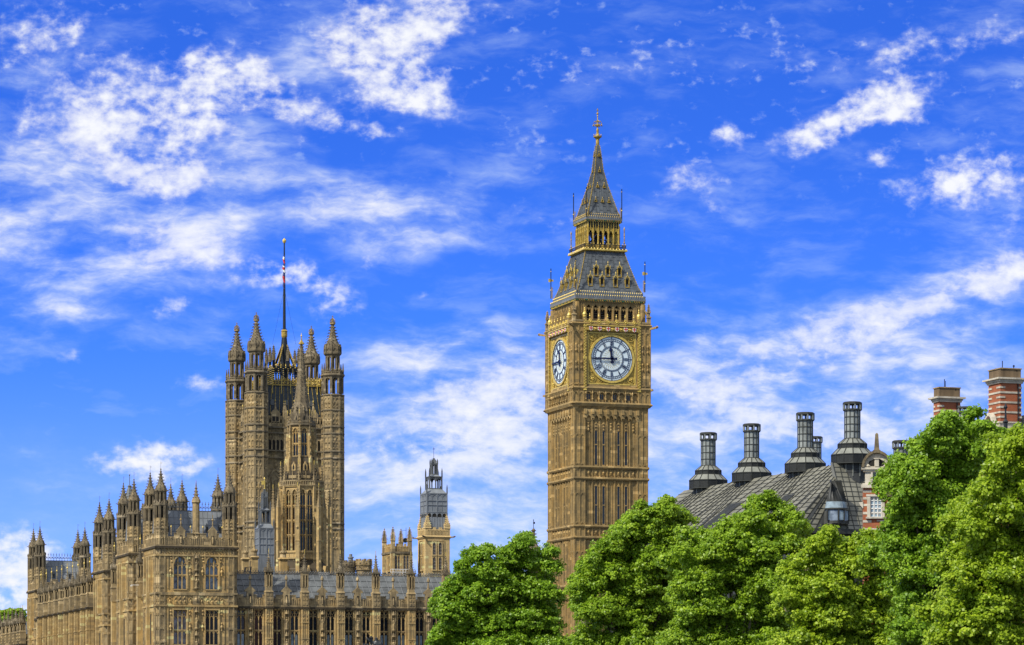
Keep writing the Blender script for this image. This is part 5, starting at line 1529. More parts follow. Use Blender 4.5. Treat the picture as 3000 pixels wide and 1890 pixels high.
# ------------------------------------------------------------------ octagonal tower with a stone spire, in front of the square tower
def octagon_tower():
    Y = 600; F = Frame(883, Y)
    T = thing('octagonal_tower', 'octagonal stone tower with tall lancet windows and crocketed spire before the square tower', 'tower', (F.ox, F.oy, 0), PHI)
    z = lambda py: CH + (HZ - py) * Y / FP
    R, R2 = 3.85, 2.3
    b = MB('gold_stone')
    b.lathe([(R - .45, 0), (R - .45, z(1428))])
    side = 2 * R * math.tan(math.pi / 8)
    for i in range(8):
        b.M = Matrix.Rotation(math.pi * i / 4, 4, 'Z')
        hs = side / 2
        xs = (-hs * .45, hs * .45); w = .52
        z0, z1 = z(1616), z(1438)
        for xa, xb in ((-hs, xs[0] - w), (xs[0] + w, xs[1] - w), (xs[1] + w, hs)): b.box(xa, xb, -R, -R + .5, 0, z(1428))
        for x in xs:
            b.box(x - w, x + w, -R, -R + .5, 0, z0); b.spandrel(x, w, z1 - .8, .8, z(1428), -R, -R + .5, 8)
            b.archbar(x, w, z1 - .8, .8, -R - .12, -R, .14, 8)
            for s in (-1, 1): b.box(x + s * (w + .08) - .06, x + s * (w + .08) + .06, -R - .1, -R, z0, z1 - .8)
        for j in (1, 2): b.box(-hs + side * j / 3 - .05, -hs + side * j / 3 + .05, -R - .1, -R, z(1685), z(1618))
        b.box(-hs, hs, -R - .2, -R, z(1622), z(1622) + .3); b.box(-hs, hs, -R - .28, -R, z(1640), z(1640) + .3); b.box(-hs, hs, -R - .25, -R + .4, z(1430), z(1427))
        # dark roof skirt with gablets
        b.mat('black_stone'); b.add([(-hs, -R, z(1643)), (hs, -R, z(1643)), (hs * 1.6, -R * 1.6, z(1692)), (-hs * 1.6, -R * 1.6, z(1692))], [(0, 1, 2, 3)])
        b.mat('gold_stone'); b.ext([(-.55, z(1700)), (.55, z(1700)), (0, z(1660))], -R * 1.58, -R * 1.3); b.mat('shadow'); b.ext([(-.3, z(1700)), (.3, z(1700)), (0, z(1675))], -R * 1.6, -R * 1.57); b.mat('gold_stone')
    b.M = None
    b.build('wall', T)
    for i in (7, 0, 1):
        a = math.pi * i / 4
        for x in (-side / 2 * .45, side / 2 * .45):
            p = Matrix.Rotation(a, 3, 'Z') @ Vector((x, -R, z(1616)))
            H = z(1438) - z(1616)
            gwindow('window', T, p, a, .52, H, .8, 2, [H * .26, H * .50, H * .74], 'glass_dark', depth=.4)
    # parapet gallery
    b = MB('grey_stone')
    for i in range(8):
        b.M = Matrix.Rotation(math.pi * i / 4, 4, 'Z')
        hs = side / 2 + .12
        b.box(-hs, hs, -R - .35, -R - .05, z(1427), z(1424)); b.box(-hs, hs, -R - .35, -R - .1, z(1414), z(1411))
        for j in range(8): b.box(-hs + 2 * hs * j / 7 - .1, -hs + 2 * hs * j / 7 + .1, -R - .33, -R - .1, z(1425), z(1412))
        b.mat('gold_stone'); b.box(-hs, hs, -R - .12, -R + .1, z(1425), z(1414)); b.mat('grey_stone')
    b.M = None
    b.build('parapet', T)
    # sloping stone roof up to the lantern, with lucarnes
    b = MB('black_stone')
    b.lathe([(R - .2, z(1414)), (R - .5, z(1405)), (R2 + .3, z(1352)), (R2 + .2, z(1340))])
    for i in range(8):
        b.M = Matrix.Rotation(math.pi * i / 4, 4, 'Z')
        b.mat('gold_stone'); zb = z(1382)
        b.ext([(-.42, zb), (.42, zb), (.42, z(1366)), (0, z(1355)), (-.42, z(1366))], -R + .75, -R2)
        b.mat('shadow'); b.ext([(-.2, zb + .2), (.2, zb + .2), (.2, z(1370)), (0, z(1363)), (-.2, z(1370))], -R + .72, -R + .76)
        b.mat('grey_stone'); b.box(-.9, .9, -R + .35, -R + .8, z(1405), z(1396)); b.box(-.05, .05, -R + .3, -R + .5, z(1412), z(1384))
    b.M = None
    b.build('roof', T)
    # lantern stage
    b = MB('gold_stone')
    b.lathe([(R2 - .35, z(1345)), (R2 - .35, z(1250))])
    s2 = 2 * R2 * math.tan(math.pi / 8)
    for i in range(8):
        b.M = Matrix.Rotation(math.pi * i / 4, 4, 'Z'); hs = s2 / 2; w = .55
        z0, z1 = z(1338), z(1257)
        b.mat('gold_stone')
        b.box(-hs, -w, -R2, -R2 + .4, z(1345), z(1250)); b.box(w, hs, -R2, -R2 + .4, z(1345), z(1250)); b.spandrel(0, w, z1 - .7, .7, z(1250), -R2, -R2 + .4, 8)
        b.box(-w, w, -R2, -R2 + .4, z(1345), z0); b.archbar(0, w, z1 - .7, .7, -R2 - .12, -R2, .14, 8)
    b.M = None
    b.build('lantern_stage', T)
    for i in (7, 0, 1):
        a = math.pi * i / 4; p = Matrix.Rotation(a, 3, 'Z') @ Vector((0, -R2, z(1338))); H = z(1257) - z(1338)
        gwindow('window', T, p, a, .55, H, .7, 2, [H * .45], 'glass_dark', depth=.33)
    b = MB('dark_stone')
    b.lathe([(R2 + .1, z(1252)), (R2 + .4, z(1248)), (R2 + .4, z(1243)), (R2 - .1, z(1240)), (1.9, z(1236)), (1.75, z(1205)), (1.35, z(1180)), (.85, z(1120)), (.55, z(1060)), (.32, z(1020)), (.2, z(1005))])
    for i in range(8):
        b.M = Matrix.Rotation(math.pi * i / 4, 4, 'Z')
        b.box(-.8, .8, -R2 - .35, -R2 - .15, z(1241), z(1234)); b.ext([(-.55, z(1236)), (.55, z(1236)), (0, z(1205))], -2.0, -1.6); b.mat('shadow'); b.ext([(-.25, z(1236)), (.25, z(1236)), (0, z(1218))], -2.03, -1.98); b.mat('dark_stone')
        b.octa(0, -1.75, z(1196), .3, .4); b.octa(0, -1.9, z(1203), .2, .5)
    b.M = None
    crockets(b, 1.7, .3, z(1205), z(1010), 8, 16, .13)
    b.lathe([(.35, z(1130)), (.95, z(1128)), (.85, z(1124))]); 
    b.mat('gilt_dark'); b.lathe([(.25, z(1006)), (.4, z(1003)), (.5, z(1009)), (.2, z(999)), (.1, z(994)), (.06, z(983))]); b.mat('gold'); b.octa(0, 0, z(984), .22, .25); b.octa(0, 0, z(979), .08, .3)
    for i in range(6):
        a = math.pi * i / 3; b.mat('gilt_dark'); b.bar((.2 * math.cos(a), .2 * math.sin(a), z(1000)), (.6 * math.cos(a), .6 * math.sin(a), z(1008)), .1)
    b.build('spire', T)
    # pinnacled buttresses on the angles
    def butt(r, zb, zt, tip, w, fly):
        m = MB('gold_stone'); m.box(-w, w, -r, -r + 2 * w, zb, zt); m.box(-w * 1.3, w * 1.3, -r - .3, -r + w, zb, zb + (zt - zb) * .42); m.ext([(-w * 1.3, zb + (zt - zb) * .42), (w * 1.3, zb + (zt - zb) * .42), (0, zb + (zt - zb) * .50)], -r - .3, -r)
        for q in (.55, .7, .85): m.box(-w * 1.15, w * 1.15, -r - .08, -r + w, zb + (zt - zb) * q, zb + (zt - zb) * q + .25); m.octa(0, -r, zb + (zt - zb) * (q + .06), w * .7, .5)
        m.mat('grey_stone'); m.lathe([(w * 1.1, zt), (w * .9, zt + .2), (w * .4, zt + (tip - zt) * .5), (.05, tip)], 4, 0, -r + w); crockets(m, w, .1, zt + .3, tip - .3, 4, 6, .12, 0, -r + w)
        m.mat('gold'); m.bar((0, -r + w, tip - .1), (0, -r + w, tip + .9), .09); m.octa(0, -r + w, tip + .5, .12, .2)
        m.mat('gold_stone')
        if fly: m.bar((0, -r + w, zt - 3.2), (0, -fly, zt - .4), .3, .5)
        return m
    for i in range(8):
        a = math.pi * (i + .5) / 4
        for (r, zb, zt, tip, w, fly) in ((R / .924 + .3, 0, z(1425), z(1365), .29, 0), (R / .924 + 1.9, 0, z(1490), z(1432), .36, R), (R2 / .924 + .5, z(1400), z(1275), z(1215), .22, 0)):
            butt(r, zb, zt, tip, w, fly).build('buttress', T, (0, 0, 0), a)
octagon_tower()
# ------------------------------------------------------------------ small towers, lead ventilation turrets
def lead_turret(parent, z, k, cx=0, cy=0, waist=1.0, tip=None, gold=True, prof=None, name='lead_lantern'):
    """square lead ventilator narrowing in open stages; prof is a list of (py0, py1, half width px, kind)"""
    for nm, (p0, p1, h, kind) in prof:
        b = MB('lead_light' if kind in ('body', 'flare', 'shoulder') else 'lead')
        z0, z1 = z(p0), z(p1)
        if kind == 'flare':
            b.sq(h[0] * k, h[1] * k, z0, z1, cx, cy)
            b.mat('seam')
            for kk in range(4):
                b.M = Matrix.Translation((cx, cy, 0)) @ Matrix.Rotation(math.radians(90 * kk), 4, 'Z')
                for i in range(9): f = -1 + i / 4; b.bar((f * h[0] * k, -h[0] * k - .01, z0), (f * h[1] * k, -h[1] * k - .01, z1), .06)
            b.M = None
        elif kind == 'body':
            H = h * k; b.box(cx - H, cx + H, cy - H, cy + H, z0, z1)
            for kk in range(4):
                b.M = Matrix.Translation((cx, cy, 0)) @ Matrix.Rotation(math.radians(90 * kk), 4, 'Z')
                b.mat('lead_light'); b.box(-H - .08, -H + .12, -H - .1, -H + .1, z0, z1); b.box(-.07, .07, -H - .09, -H, z0, z1)
                for q in (0, .38, .62, 1): b.box(-H, H, -H - .1, -H, z0 + (z1 - z0) * q - .06, z0 + (z1 - z0) * q + .08)
                for s in (-.5, .5): b.box(s * H - .03, s * H + .03, -H - .05, -H, z0, z1)
                for s in (-.75, -.25, .25, .75): b.archbar(s * H, H * .16, z1 - .55, .3, -H - .07, -H, .06, 5)
            b.M = None
        elif kind == 'arcade':
            H = h * k; b.mat('lead'); b.box(cx - H * .8, cx + H * .8, cy - H * .8, cy + H * .8, z0, z1); b.mat('lead_light')
            for kk in range(4):
                b.M = Matrix.Translation((cx, cy, 0)) @ Matrix.Rotation(math.radians(90 * kk), 4, 'Z')
                b.mat('shadow'); b.box(-H * .9, H * .9, -H + .05, -H + .12, z0, z1); b.mat('lead_light')
                for i in range(5): b.box(-H + H * i / 2 - .06, -H + H * i / 2 + .06, -H - .05, -H + .12, z0, z1)
                for i in range(4): b.spandrel(-H + H * (i + .5) / 2, H / 4 - .06, z1 - .7, .45, z1, -H - .02, -H + .1, 6)
            b.M = None
        elif kind == 'open':
            H = h * k
            for kk in range(4):
                b.M = Matrix.Translation((cx, cy, 0)) @ Matrix.Rotation(math.radians(90 * kk), 4, 'Z')
                b.box(-H - .09, -H + .15, -H - .09, -H + .15, z0, z1 + .1); b.box(-H, H, -H - .08, -H + .12, z1 - .12, z1 + .12); b.box(-H, H, -H - .08, -H + .12, z0, z0 + .2)
                b.box(-.06, .06, -H, -H + .1, z0, z1 - .3)
                for s in (-.5, .5): b.spandrel(s * H, H * .5 - .1, z1 - H * .75, H * .5, z1 - .1, -H, -H + .1, 6)
                b.lathe([(.12, z1), (.1, z1 + .6), (.02, z1 + 1.0)], 4, -H, -H); b.octa(-H, -H, z1 + .7, .13, .15)
                b.box(-H - .05, -H + .1, -.1, .1, z0, z1)
            b.M = None
        elif kind == 'shoulder':
            b.sq(h[0] * k, h[1] * k, z0, z1, cx, cy)
            b.mat('lead')
            for sx in (-1, 1):
                for sy in (-1, 1): b.lathe([(.11, z0), (.1, z0 + 1.1), (.02, z0 + 1.7)], 4, cx + sx * h[0] * k, cy + sy * h[0] * k)
            b.sq(h[0] * k + .08, h[0] * k + .08, z0 - .1, z0 + .06, cx, cy)
        elif kind == 'spire':
            b.lathe([(h * k, z0), (h * k * .55, z0 + (z1 - z0) * .4), (.1, z1)], 4, cx, cy); crockets(b, h * k, .1, z0, z1, 4, 4, .08, cx, cy)
        b.build(nm, parent)

def front_lead_turret():
    Y = 520; F = Frame(775, Y); k = Y / FP * .78
    T = thing('lead_turret', 'pale grey lead ventilator turret with a gilded vane before the square tower', 'ventilator', (F.ox, F.oy, 0), PHI)
    z = lambda py: CH + (HZ - py) * Y / FP
    lead_turret(T, z, k, prof=[('base_flare', (1690, 1625, (32, 29), 'flare')), ('body', (1625, 1549, 28.5, 'body')), ('shoulder', (1549, 1535, (28.5, 19), 'shoulder')),
        ('open_lantern', (1535, 1497, 18, 'open')), ('shoulder', (1497, 1490, (18, 10), 'shoulder')), ('small_lantern', (1490, 1457, 8.5, 'open')), ('spirelet', (1455, 1432, 8.5, 'spire'))])
    m = MB('iron'); m.bar((0, 0, z(1440)), (0, 0, z(1402)), .1); m.mat('gold'); m.octa(0, 0, z(1432), .2); m.bar((0, 0, z(1432)), (0, 0, z(1401)), .16); m.box(-.55, -.05, -.05, .05, z(1420), z(1409)); m.octa(0, 0, z(1402), .2, .25)
    m.build('vane', T)
    # stone stacks round it
    lab = ['stone roof stack just left of the grey lead turret', 'stone roof stack touching the left side of the grey lead turret', 'broad stone roof stack right of the grey lead turret']
    for i, (px, hw, pt) in enumerate(((718, 8.5, 1605), (745, 9, 1600), (829, 10.5, 1605))):
        f = Frame(px, 500); kk = 500 / FP; zz = lambda py: CH + (HZ - py) * 500 / FP
        m = MB('gold_stone'); w = hw * kk
        m.box(-w, w, -w, w, 18, zz(pt + 38)); m.sq(w + .08, w + .2, zz(pt + 38), zz(pt + 33)); m.sq(w + .2, w, zz(pt + 33), zz(pt + 29)); m.mat('grey_stone')
        m.lathe([(w * .85, zz(pt + 29)), (w * .8, zz(pt + 18)), (w, zz(pt + 16)), (w * .9, zz(pt + 12)), (w * .3, zz(pt + 9)), (w * .2, zz(pt))], 8); m.octa(0, 0, zz(pt - 1), .15, .3)
        for j in range(8): a = math.pi * j / 4; m.octa(w * .95 * math.cos(a), w * .95 * math.sin(a), zz(pt + 13), .14, .3)
        o = m.build('stone_stack', None, (f.ox, f.oy, 0), PHI)
        tag(o, lab[i], 'chimney', 'stone stacks around the grey lead turret')
front_lead_turret()

def louvred(parent, xs, zr, w, y, frame, rot=0, org=(0, 0, 0), arch_h=.5, lights=1):
    a = math.radians(rot)
    for x in xs:
        for z0, z1 in zr:
            m = MB('shadow'); m.box(-w, w, -.02, .02, z0, z1)
            m.mat('louvre')
            n = int((z1 - z0) / .28)
            for j in range(n): zz = z0 + .1 + j * (z1 - z0 - .2) / n; m.add([(-w, -.16, zz), (w, -.16, zz), (w, -.02, zz + .16), (-w, -.02, zz + .16)], [(0, 1, 2, 3)])
            m.mat(frame)
            for s in (-1, 1): m.box(s * w - .08, s * w + .08, -.22, 0, z0 - .1, z1 + .1)
            for i in range(1, lights): xx = -w + 2 * w * i / lights; m.box(xx - .07, xx + .07, -.2, 0, z0, z1)
            for i in range(lights): lw = w / lights; m.spandrel(-w + lw * (2 * i + 1), lw - .06, z1 - arch_h, arch_h * .9, z1 + .08, -.2, 0, 6)
            m.box(-w - .1, w + .1, -.28, 0, z0 - .2, z0)
            p = Matrix.Translation(org) @ Matrix.Rotation(a, 4, 'Z') @ Vector((x, y, 0))
            o = m.build('louvred_window', parent, p, a)

def west_towers():
    # taller tower carrying a lead lantern
    Y = 560; F = Frame(1246.5, Y)
    W = F.lx(1318)
    T = thing('vent_tower', 'pale stone tower carrying a tall grey lead lantern, right of the small pinnacled tower', 'tower', (F.ox, F.oy, 0), PHI)
    z = lambda py: CH + (HZ - py) * Y / FP
    D = F.ly(1224)
    b = MB('pale_stone')
    b.box(0, W, 0, D, 0, z(1572))
    b.sq(W / 2 + .12, W / 2 + .32, z(1577), z(1572), W / 2, D / 2); b.sq(W / 2 + .3, W / 2 + .1, z(1572), z(1568), W / 2, D / 2)
    b.box(.35, W - .35, -.12, 0, z(1680), z(1674)); b.box(.3, 3.3, -.14, .0, z(1584), z(1580))
    for s, rot, org, L in ((1, 0, (0, 0, 0), W), (2, -90, (0, D, 0), D)):
        b.M = rotm(rot, org)
        xs0, xs1 = L * .30, L * .73
        b.box(xs0 - .15, xs1 + .15, -.12, 0, z(1583), z(1581)); b.box(xs0 - .18, xs0 - .08, -.12, 0, z(1674), z(1583)); b.box(xs1 + .08, xs1 + .18, -.12, 0, z(1674), z(1583))
    b.M = None
    b.build('wall', T)
    b = MB('pale_stone')
    for rot, org, L in ((0, (0, 0, 0), W), (-90, (0, D, 0), D), (90, (W, 0, 0), D), (180, (W, D, 0), W)):
        b.M = rotm(rot, org)
        b.box(.3, L - .3, .0, .3, z(1568), z(1553)); 
        n = 7
        for i in range(n):
            if i % 2 == 0: b.box(.3 + (L - .6) * i / n, .3 + (L - .6) * (i + 1) / n, .01, .29, z(1553), z(1544))
        for i in range(15): x = .4 + (L - .8) * i / 14; b.box(x - .06, x + .06, -.09, 0, z(1567), z(1550))
        for i in range(14): x = .4 + (L - .8) * (i + .5) / 14; b.octa(x, -.02, z(1553), .16, .2)
        b.box(.3, L - .3, -.1, .3, z(1545.5) - .05, z(1544) + .05) if False else None
    b.M = None
    b.build('parapet', T)
    m = MB('pale_stone'); w = .55; zz = lambda py: z(py) - z(1572)
    m.box(-w, w, -w, w, 0, zz(1545)); m.sq(w + .1, w, zz(1547), zz(1542)); m.lathe([(w * .95, zz(1542)), (w * .45, zz(1520)), (.08, zz(1506))], 4); crockets(m, w, .12, zz(1540), zz(1510), 4, 5, .13)
    for q in range(4):
        m.M = Matrix.Rotation(math.pi / 2 * q, 4, 'Z'); m.ext([(-w, zz(1542)), (w, zz(1542)), (0, zz(1530))], -w - .05, -w + .1)
    m.M = None
    m.bar((0, 0, zz(1508)), (0, 0, zz(1500)), .16); m.bar((-.3, 0, zz(1504)), (.3, 0, zz(1504)), .14)
    f = None
    for x, y in ((.5, .5), (W - .5, .5), (.5, D - .5), (W - .5, D - .5)):
        f = m.build('pinnacle', T, (x, y, z(1572))) if f is None else dup(f, T, (x, y, z(1572)))
    g = MB('dark_stone'); g.bar((0, 0, 0), (0, -1.0, .12), .3, .25); g.octa(0, -1.15, .2, .26, .2)
    f = None
    for x, y, r in ((.1, .1, -45), (W - .1, .1, 45), (.1, D - .1, -135)):
        f = g.build('gargoyle', T, (x, y, z(1574)), math.radians(r)) if f is None else dup(f, T, (x, y, z(1574)), math.radians(r))
    louvred(T, [(F.lx(1271.6)), (F.lx(1289))], [(z(1625), z(1588)), (z(1669), z(1631))], .38, -.02, 'pale_stone')
    louvred(T, [D * .38, D * .62], [(z(1625), z(1588)), (z(1669), z(1631))], .38, -.02, 'pale_stone', -90, (0, D, 0))
    # lead lantern
    k = 2.05 / 28.5
    L = T
    lead_turret(L, z, k, W / 2, D / 2, prof=[('base_flare', (1556, 1514, (30, 28), 'flare')), ('arcade', (1514, 1499, 28, 'arcade')), ('body', (1499, 1445, 27.5, 'body')), ('shoulder', (1444, 1431, (27.5, 18), 'shoulder')),
        ('open_lantern', (1431, 1395, 17, 'open')), ('shoulder', (1395, 1388, (17, 9), 'shoulder')), ('small_lantern', (1388, 1356, 7.6, 'open')), ('spirelet', (1355, 1338, 7.5, 'spire'))])
    m = MB('iron'); m.bar((W / 2, D / 2, z(1342)), (W / 2, D / 2, z(1306)), .06); m.bar((W / 2 - .2, D / 2, z(1311)), (W / 2 + .2, D / 2, z(1311)), .07); m.octa(W / 2, D / 2, z(1311), .12)
    m.build('vane', T)
    # shorter pinnacled tower
    F = Frame(1150, Y); W = F.lx(1202); D = F.ly(1124)
    T = thing('pinnacled_tower', 'short square stone tower with four thin crocketed pinnacles and louvred windows', 'tower', (F.ox, F.oy, 0), PHI)
    b = MB('gold_stone'); b.box(.1, W - .1, .1, D - .1, 0, z(1612)); b.box(0, W, 0, D, 0, z(1660))
    for rot, org, L in ((0, (0, 0, 0), W), (-90, (0, D, 0), D)):
        b.M = rotm(rot, org)
        for x in (0, L / 2, L): b.box(x - .38, x + .38, -.22, .3, 0, z(1622))
        b.mat('dark_stone'); b.box(-.3, L + .3, -.35, .2, z(1622), z(1616)); b.mat('gold_stone'); b.box(-.2, L + .2, -.2, .3, z(1675), z(1671))
        b.box(0, L, -.05, .3, z(1616), z(1600))
        n = 9
        for i in range(n):
            if i % 2 == 0: b.box(L * i / n, L * (i + 1) / n, -.04, .29, z(1600), z(1592))
        for i in range(12): x = L * (i + .5) / 12; b.octa(x, -.06, z(1601), .14, .18); b.box(x - .05, x + .05, -.12, -.05, z(1615), z(1601))
    b.M = None
    b.build('wall', T)
    louvred(T, [W * .27, W * .75], [(z(1671), z(1626))], .6, -.02, 'gold_stone', lights=2)
    louvred(T, [D * .27, D * .75], [(z(1671), z(1626))], .55, -.02, 'gold_stone', -90, (0, D, 0), lights=2)
    m = MB('grey_stone'); zz = lambda py: z(py) - z(1616); m.box(-.36, .36, -.36, .36, 0, zz(1580)); m.sq(.44, .36, zz(1584), zz(1578)); m.lathe([(.36, zz(1578)), (.05, zz(1546))], 4); crockets(m, .42, .12, zz(1578), zz(1549), 4, 7, .13); m.octa(0, 0, zz(1545), .16, .2)
    f = None
    for x, y in ((.1, .1), (W - .1, .1), (.1, D - .1), (W - .1, D - .1)):
        f = m.build('pinnacle', T, (x, y, z(1616))) if f is None else dup(f, T, (x, y, z(1616)))
    # dish and aerial on its roof
    p = F.w(F.lx(1187, D * .4), D * .4)
    b = MB('iron'); b.lathe([(.05, 0), (.3, .05), (.44, .13), (.46, .16), (.40, .16)], 16, flat=False); b.bar((0, 0, .05), (0, 0, .5), .05); b.octa(0, 0, .5, .08)
    o = b.build('satellite_dish', None, (*p, z(1580)), 0); o.rotation_euler = (math.radians(98), 0, math.radians(12)); tag(o, 'round dark satellite dish between the right-hand pinnacles of the short tower', 'satellite dish')
    m = MB('iron'); m.bar((0, 0, -1.6), (0, 0, 2.4), .07); m.bar((-.9, 0, 1.9), (.1, 0, 1.9), .05)
    for x in (-.8, -.6, -.4, -.2): m.bar((x, -.2, 1.9), (x, .2, 1.9), .03)
    tag(m.build('aerial', None, (p[0] + .15, p[1] + .5, z(1580))), 'thin aerial mast standing behind the satellite dish', 'aerial')
    # two little battlemented turrets behind the north range roof
    for i, (p0, p1, pt, lab, mat) in enumerate(((1006, 1042, 1642, 'dark battlemented roof turret topped by a small metal cowl, behind the long roof', 'dark_stone'), (1043, 1089, 1638, 'broader battlemented roof turret with quatrefoil panels, behind the long roof', 'grey_stone'))):
        Y2 = 540; px = (p0 + p1) / 2; f = Frame(px, Y2); R = (p1 - p0) / 2 * Y2 / FP; z2 = lambda py: CH + (HZ - py) * Y2 / FP
        T = thing('roof_turret', lab, 'turret', (f.ox, f.oy, 0), PHI, 'battlemented roof turrets behind the long roof')
        b = MB(mat); b.lathe([(R * .92, 0), (R * .92, z2(pt + 18)), (R, z2(pt + 16)), (R, z2(pt + 6))])
        for j in range(8):
            b.M = Matrix.Rotation(math.pi * j / 4, 4, 'Z'); s = R * math.tan(math.pi / 8)
            b.box(-s * .7, s * .1, -R - .03, -R + .25, z2(pt + 6), z2(pt)); b.box(-s, s, -R - .1, -R, z2(pt + 19), z2(pt + 17)); b.box(-s, s, -R - .08, -R + .1, z2(pt + 33), z2(pt + 31))
            for q in range(8): a, c_ = math.pi * q / 4, math.pi * (q + 1) / 4; rr = s * .55; b.bar((rr * math.cos(a), -R * .92 - .05, z2(pt + 25) + rr * math.sin(a)), (rr * math.cos(c_), -R * .92 - .05, z2(pt + 25) + rr * math.sin(c_)), .12)
            b.octa(0, -R * .93, z2(pt + 25), .16)
            b.octa(0, -R - .05, z2(pt + 12), .16, .25)
        b.M = None
        b.build('wall', T)
        if i == 0:
            m = MB('lead_light'); m.lathe([(.42, 0), (.42, .75), (.55, .8), (.55, 1.0), (.3, 1.05), (.3, 1.5), (.1, 1.55)], 12); m.build('cowl', T, (.2, 0, z2(pt + 6)))
    # slim vaned pinnacle just left of the clock tower, behind the first tree
    Y3 = 490; f = Frame(1563, Y3); z3 = lambda py: CH + (HZ - py) * Y3 / FP
    m = MB('dark_stone'); m.lathe([(1.0, 12), (1.0, z3(1605)), (.55, z3(1595)), (.3, z3(1580)), (.2, z3(1560)), (.3, z3(1553)), (.1, z3(1548))], 8); crockets(m, .7, .2, z3(1598), z3(1550), 8, 5, .14)
    m.mat('iron'); m.bar((0, 0, z3(1550)), (0, 0, z3(1524)), .07); m.box(-.05, .25, -.02, .02, z3(1535), z3(1529)); m.octa(0, 0, z3(1524), .09, .2)
    tag(m.build('vaned_pinnacle', None, (f.ox, f.oy, 0), PHI), 'slim dark pinnacle with a vane, peeping over the tree left of the clock tower', 'pinnacle')
west_towers()

def security_camera():
    F = FA; ly = FA.ly(425)
    b = MB('parapet_paint'); b.bar((.3, 0, 0), (-.9, 0, 0), .09, .09); b.box(-1.05, -.75, -.08, .08, -.22, -.04)
    p = FA.w(-.2, FA.ly(405))
    tag(b.build('security_camera', None, (*p, CH + (HZ - 1714) * p[1] / FP), PHI), 'white security camera on a bracket between the turreted blocks', 'camera')
security_camera()

def roof_rails():
    def rail(px0, px1, py0, py1, Y, lab, d=1.2):
        k = Y / FP; W = (px1 - px0) * k; H = (py1 - py0) * k; zb = CH + (HZ - py1) * k
        f = Frame(px0, Y)
        m = MB('parapet_paint')
        for y in (0, d):
            for q in (.5, 1.): m.bar((0, y, H * q), (W, y, H * q), .05)
            n = max(2, int(W / .5))
            for i in range(n + 1): m.bar((W * i / n, y, -.6), (W * i / n, y, H), .05)
        for x in (0, W):
            for q in (.5, 1.): m.bar((x, 0, H * q), (x, d, H * q), .05)
        tag(m.build('roof_railing', None, (f.ox, f.oy, zb), PHI), lab, 'railing', 'white guard rails on the roofs')
    rail(938, 965, 1678, 1688, 472, 'white guard rail on the long roof ridge, below the octagonal tower')
    rail(1150, 1200, 1667, 1684, 500, 'wider white guard rail at the foot of the short pinnacled tower')
    k = 480 / FP; f = Frame(715, 480); m = MB('iron'); z = lambda py: CH + (HZ - py) * k - (CH + (HZ - 1688) * k)
    for y in (0, .7):
        m.bar((0, y, -.5), (.3, y, z(1662)), .07); m.bar((.3, y, z(1662)), (1.3, y, z(1660)), .07); m.bar((0.1, y, z(1676)), (1.2, y, z(1672)), .06); m.bar((1.0, y, -.5), (1.25, y, z(1660)), .07)
        for i in range(6): m.bar((.1 + i * .2, y, z(1674)), (.2 + i * .2, y, z(1661)), .04)
    tag(m.build('roof_ladder', None, (f.ox, f.oy, CH + (HZ - 1688) * k), PHI), 'dark metal roof ladder with a rail, left of the grey lead turret', 'ladder')
roof_rails()
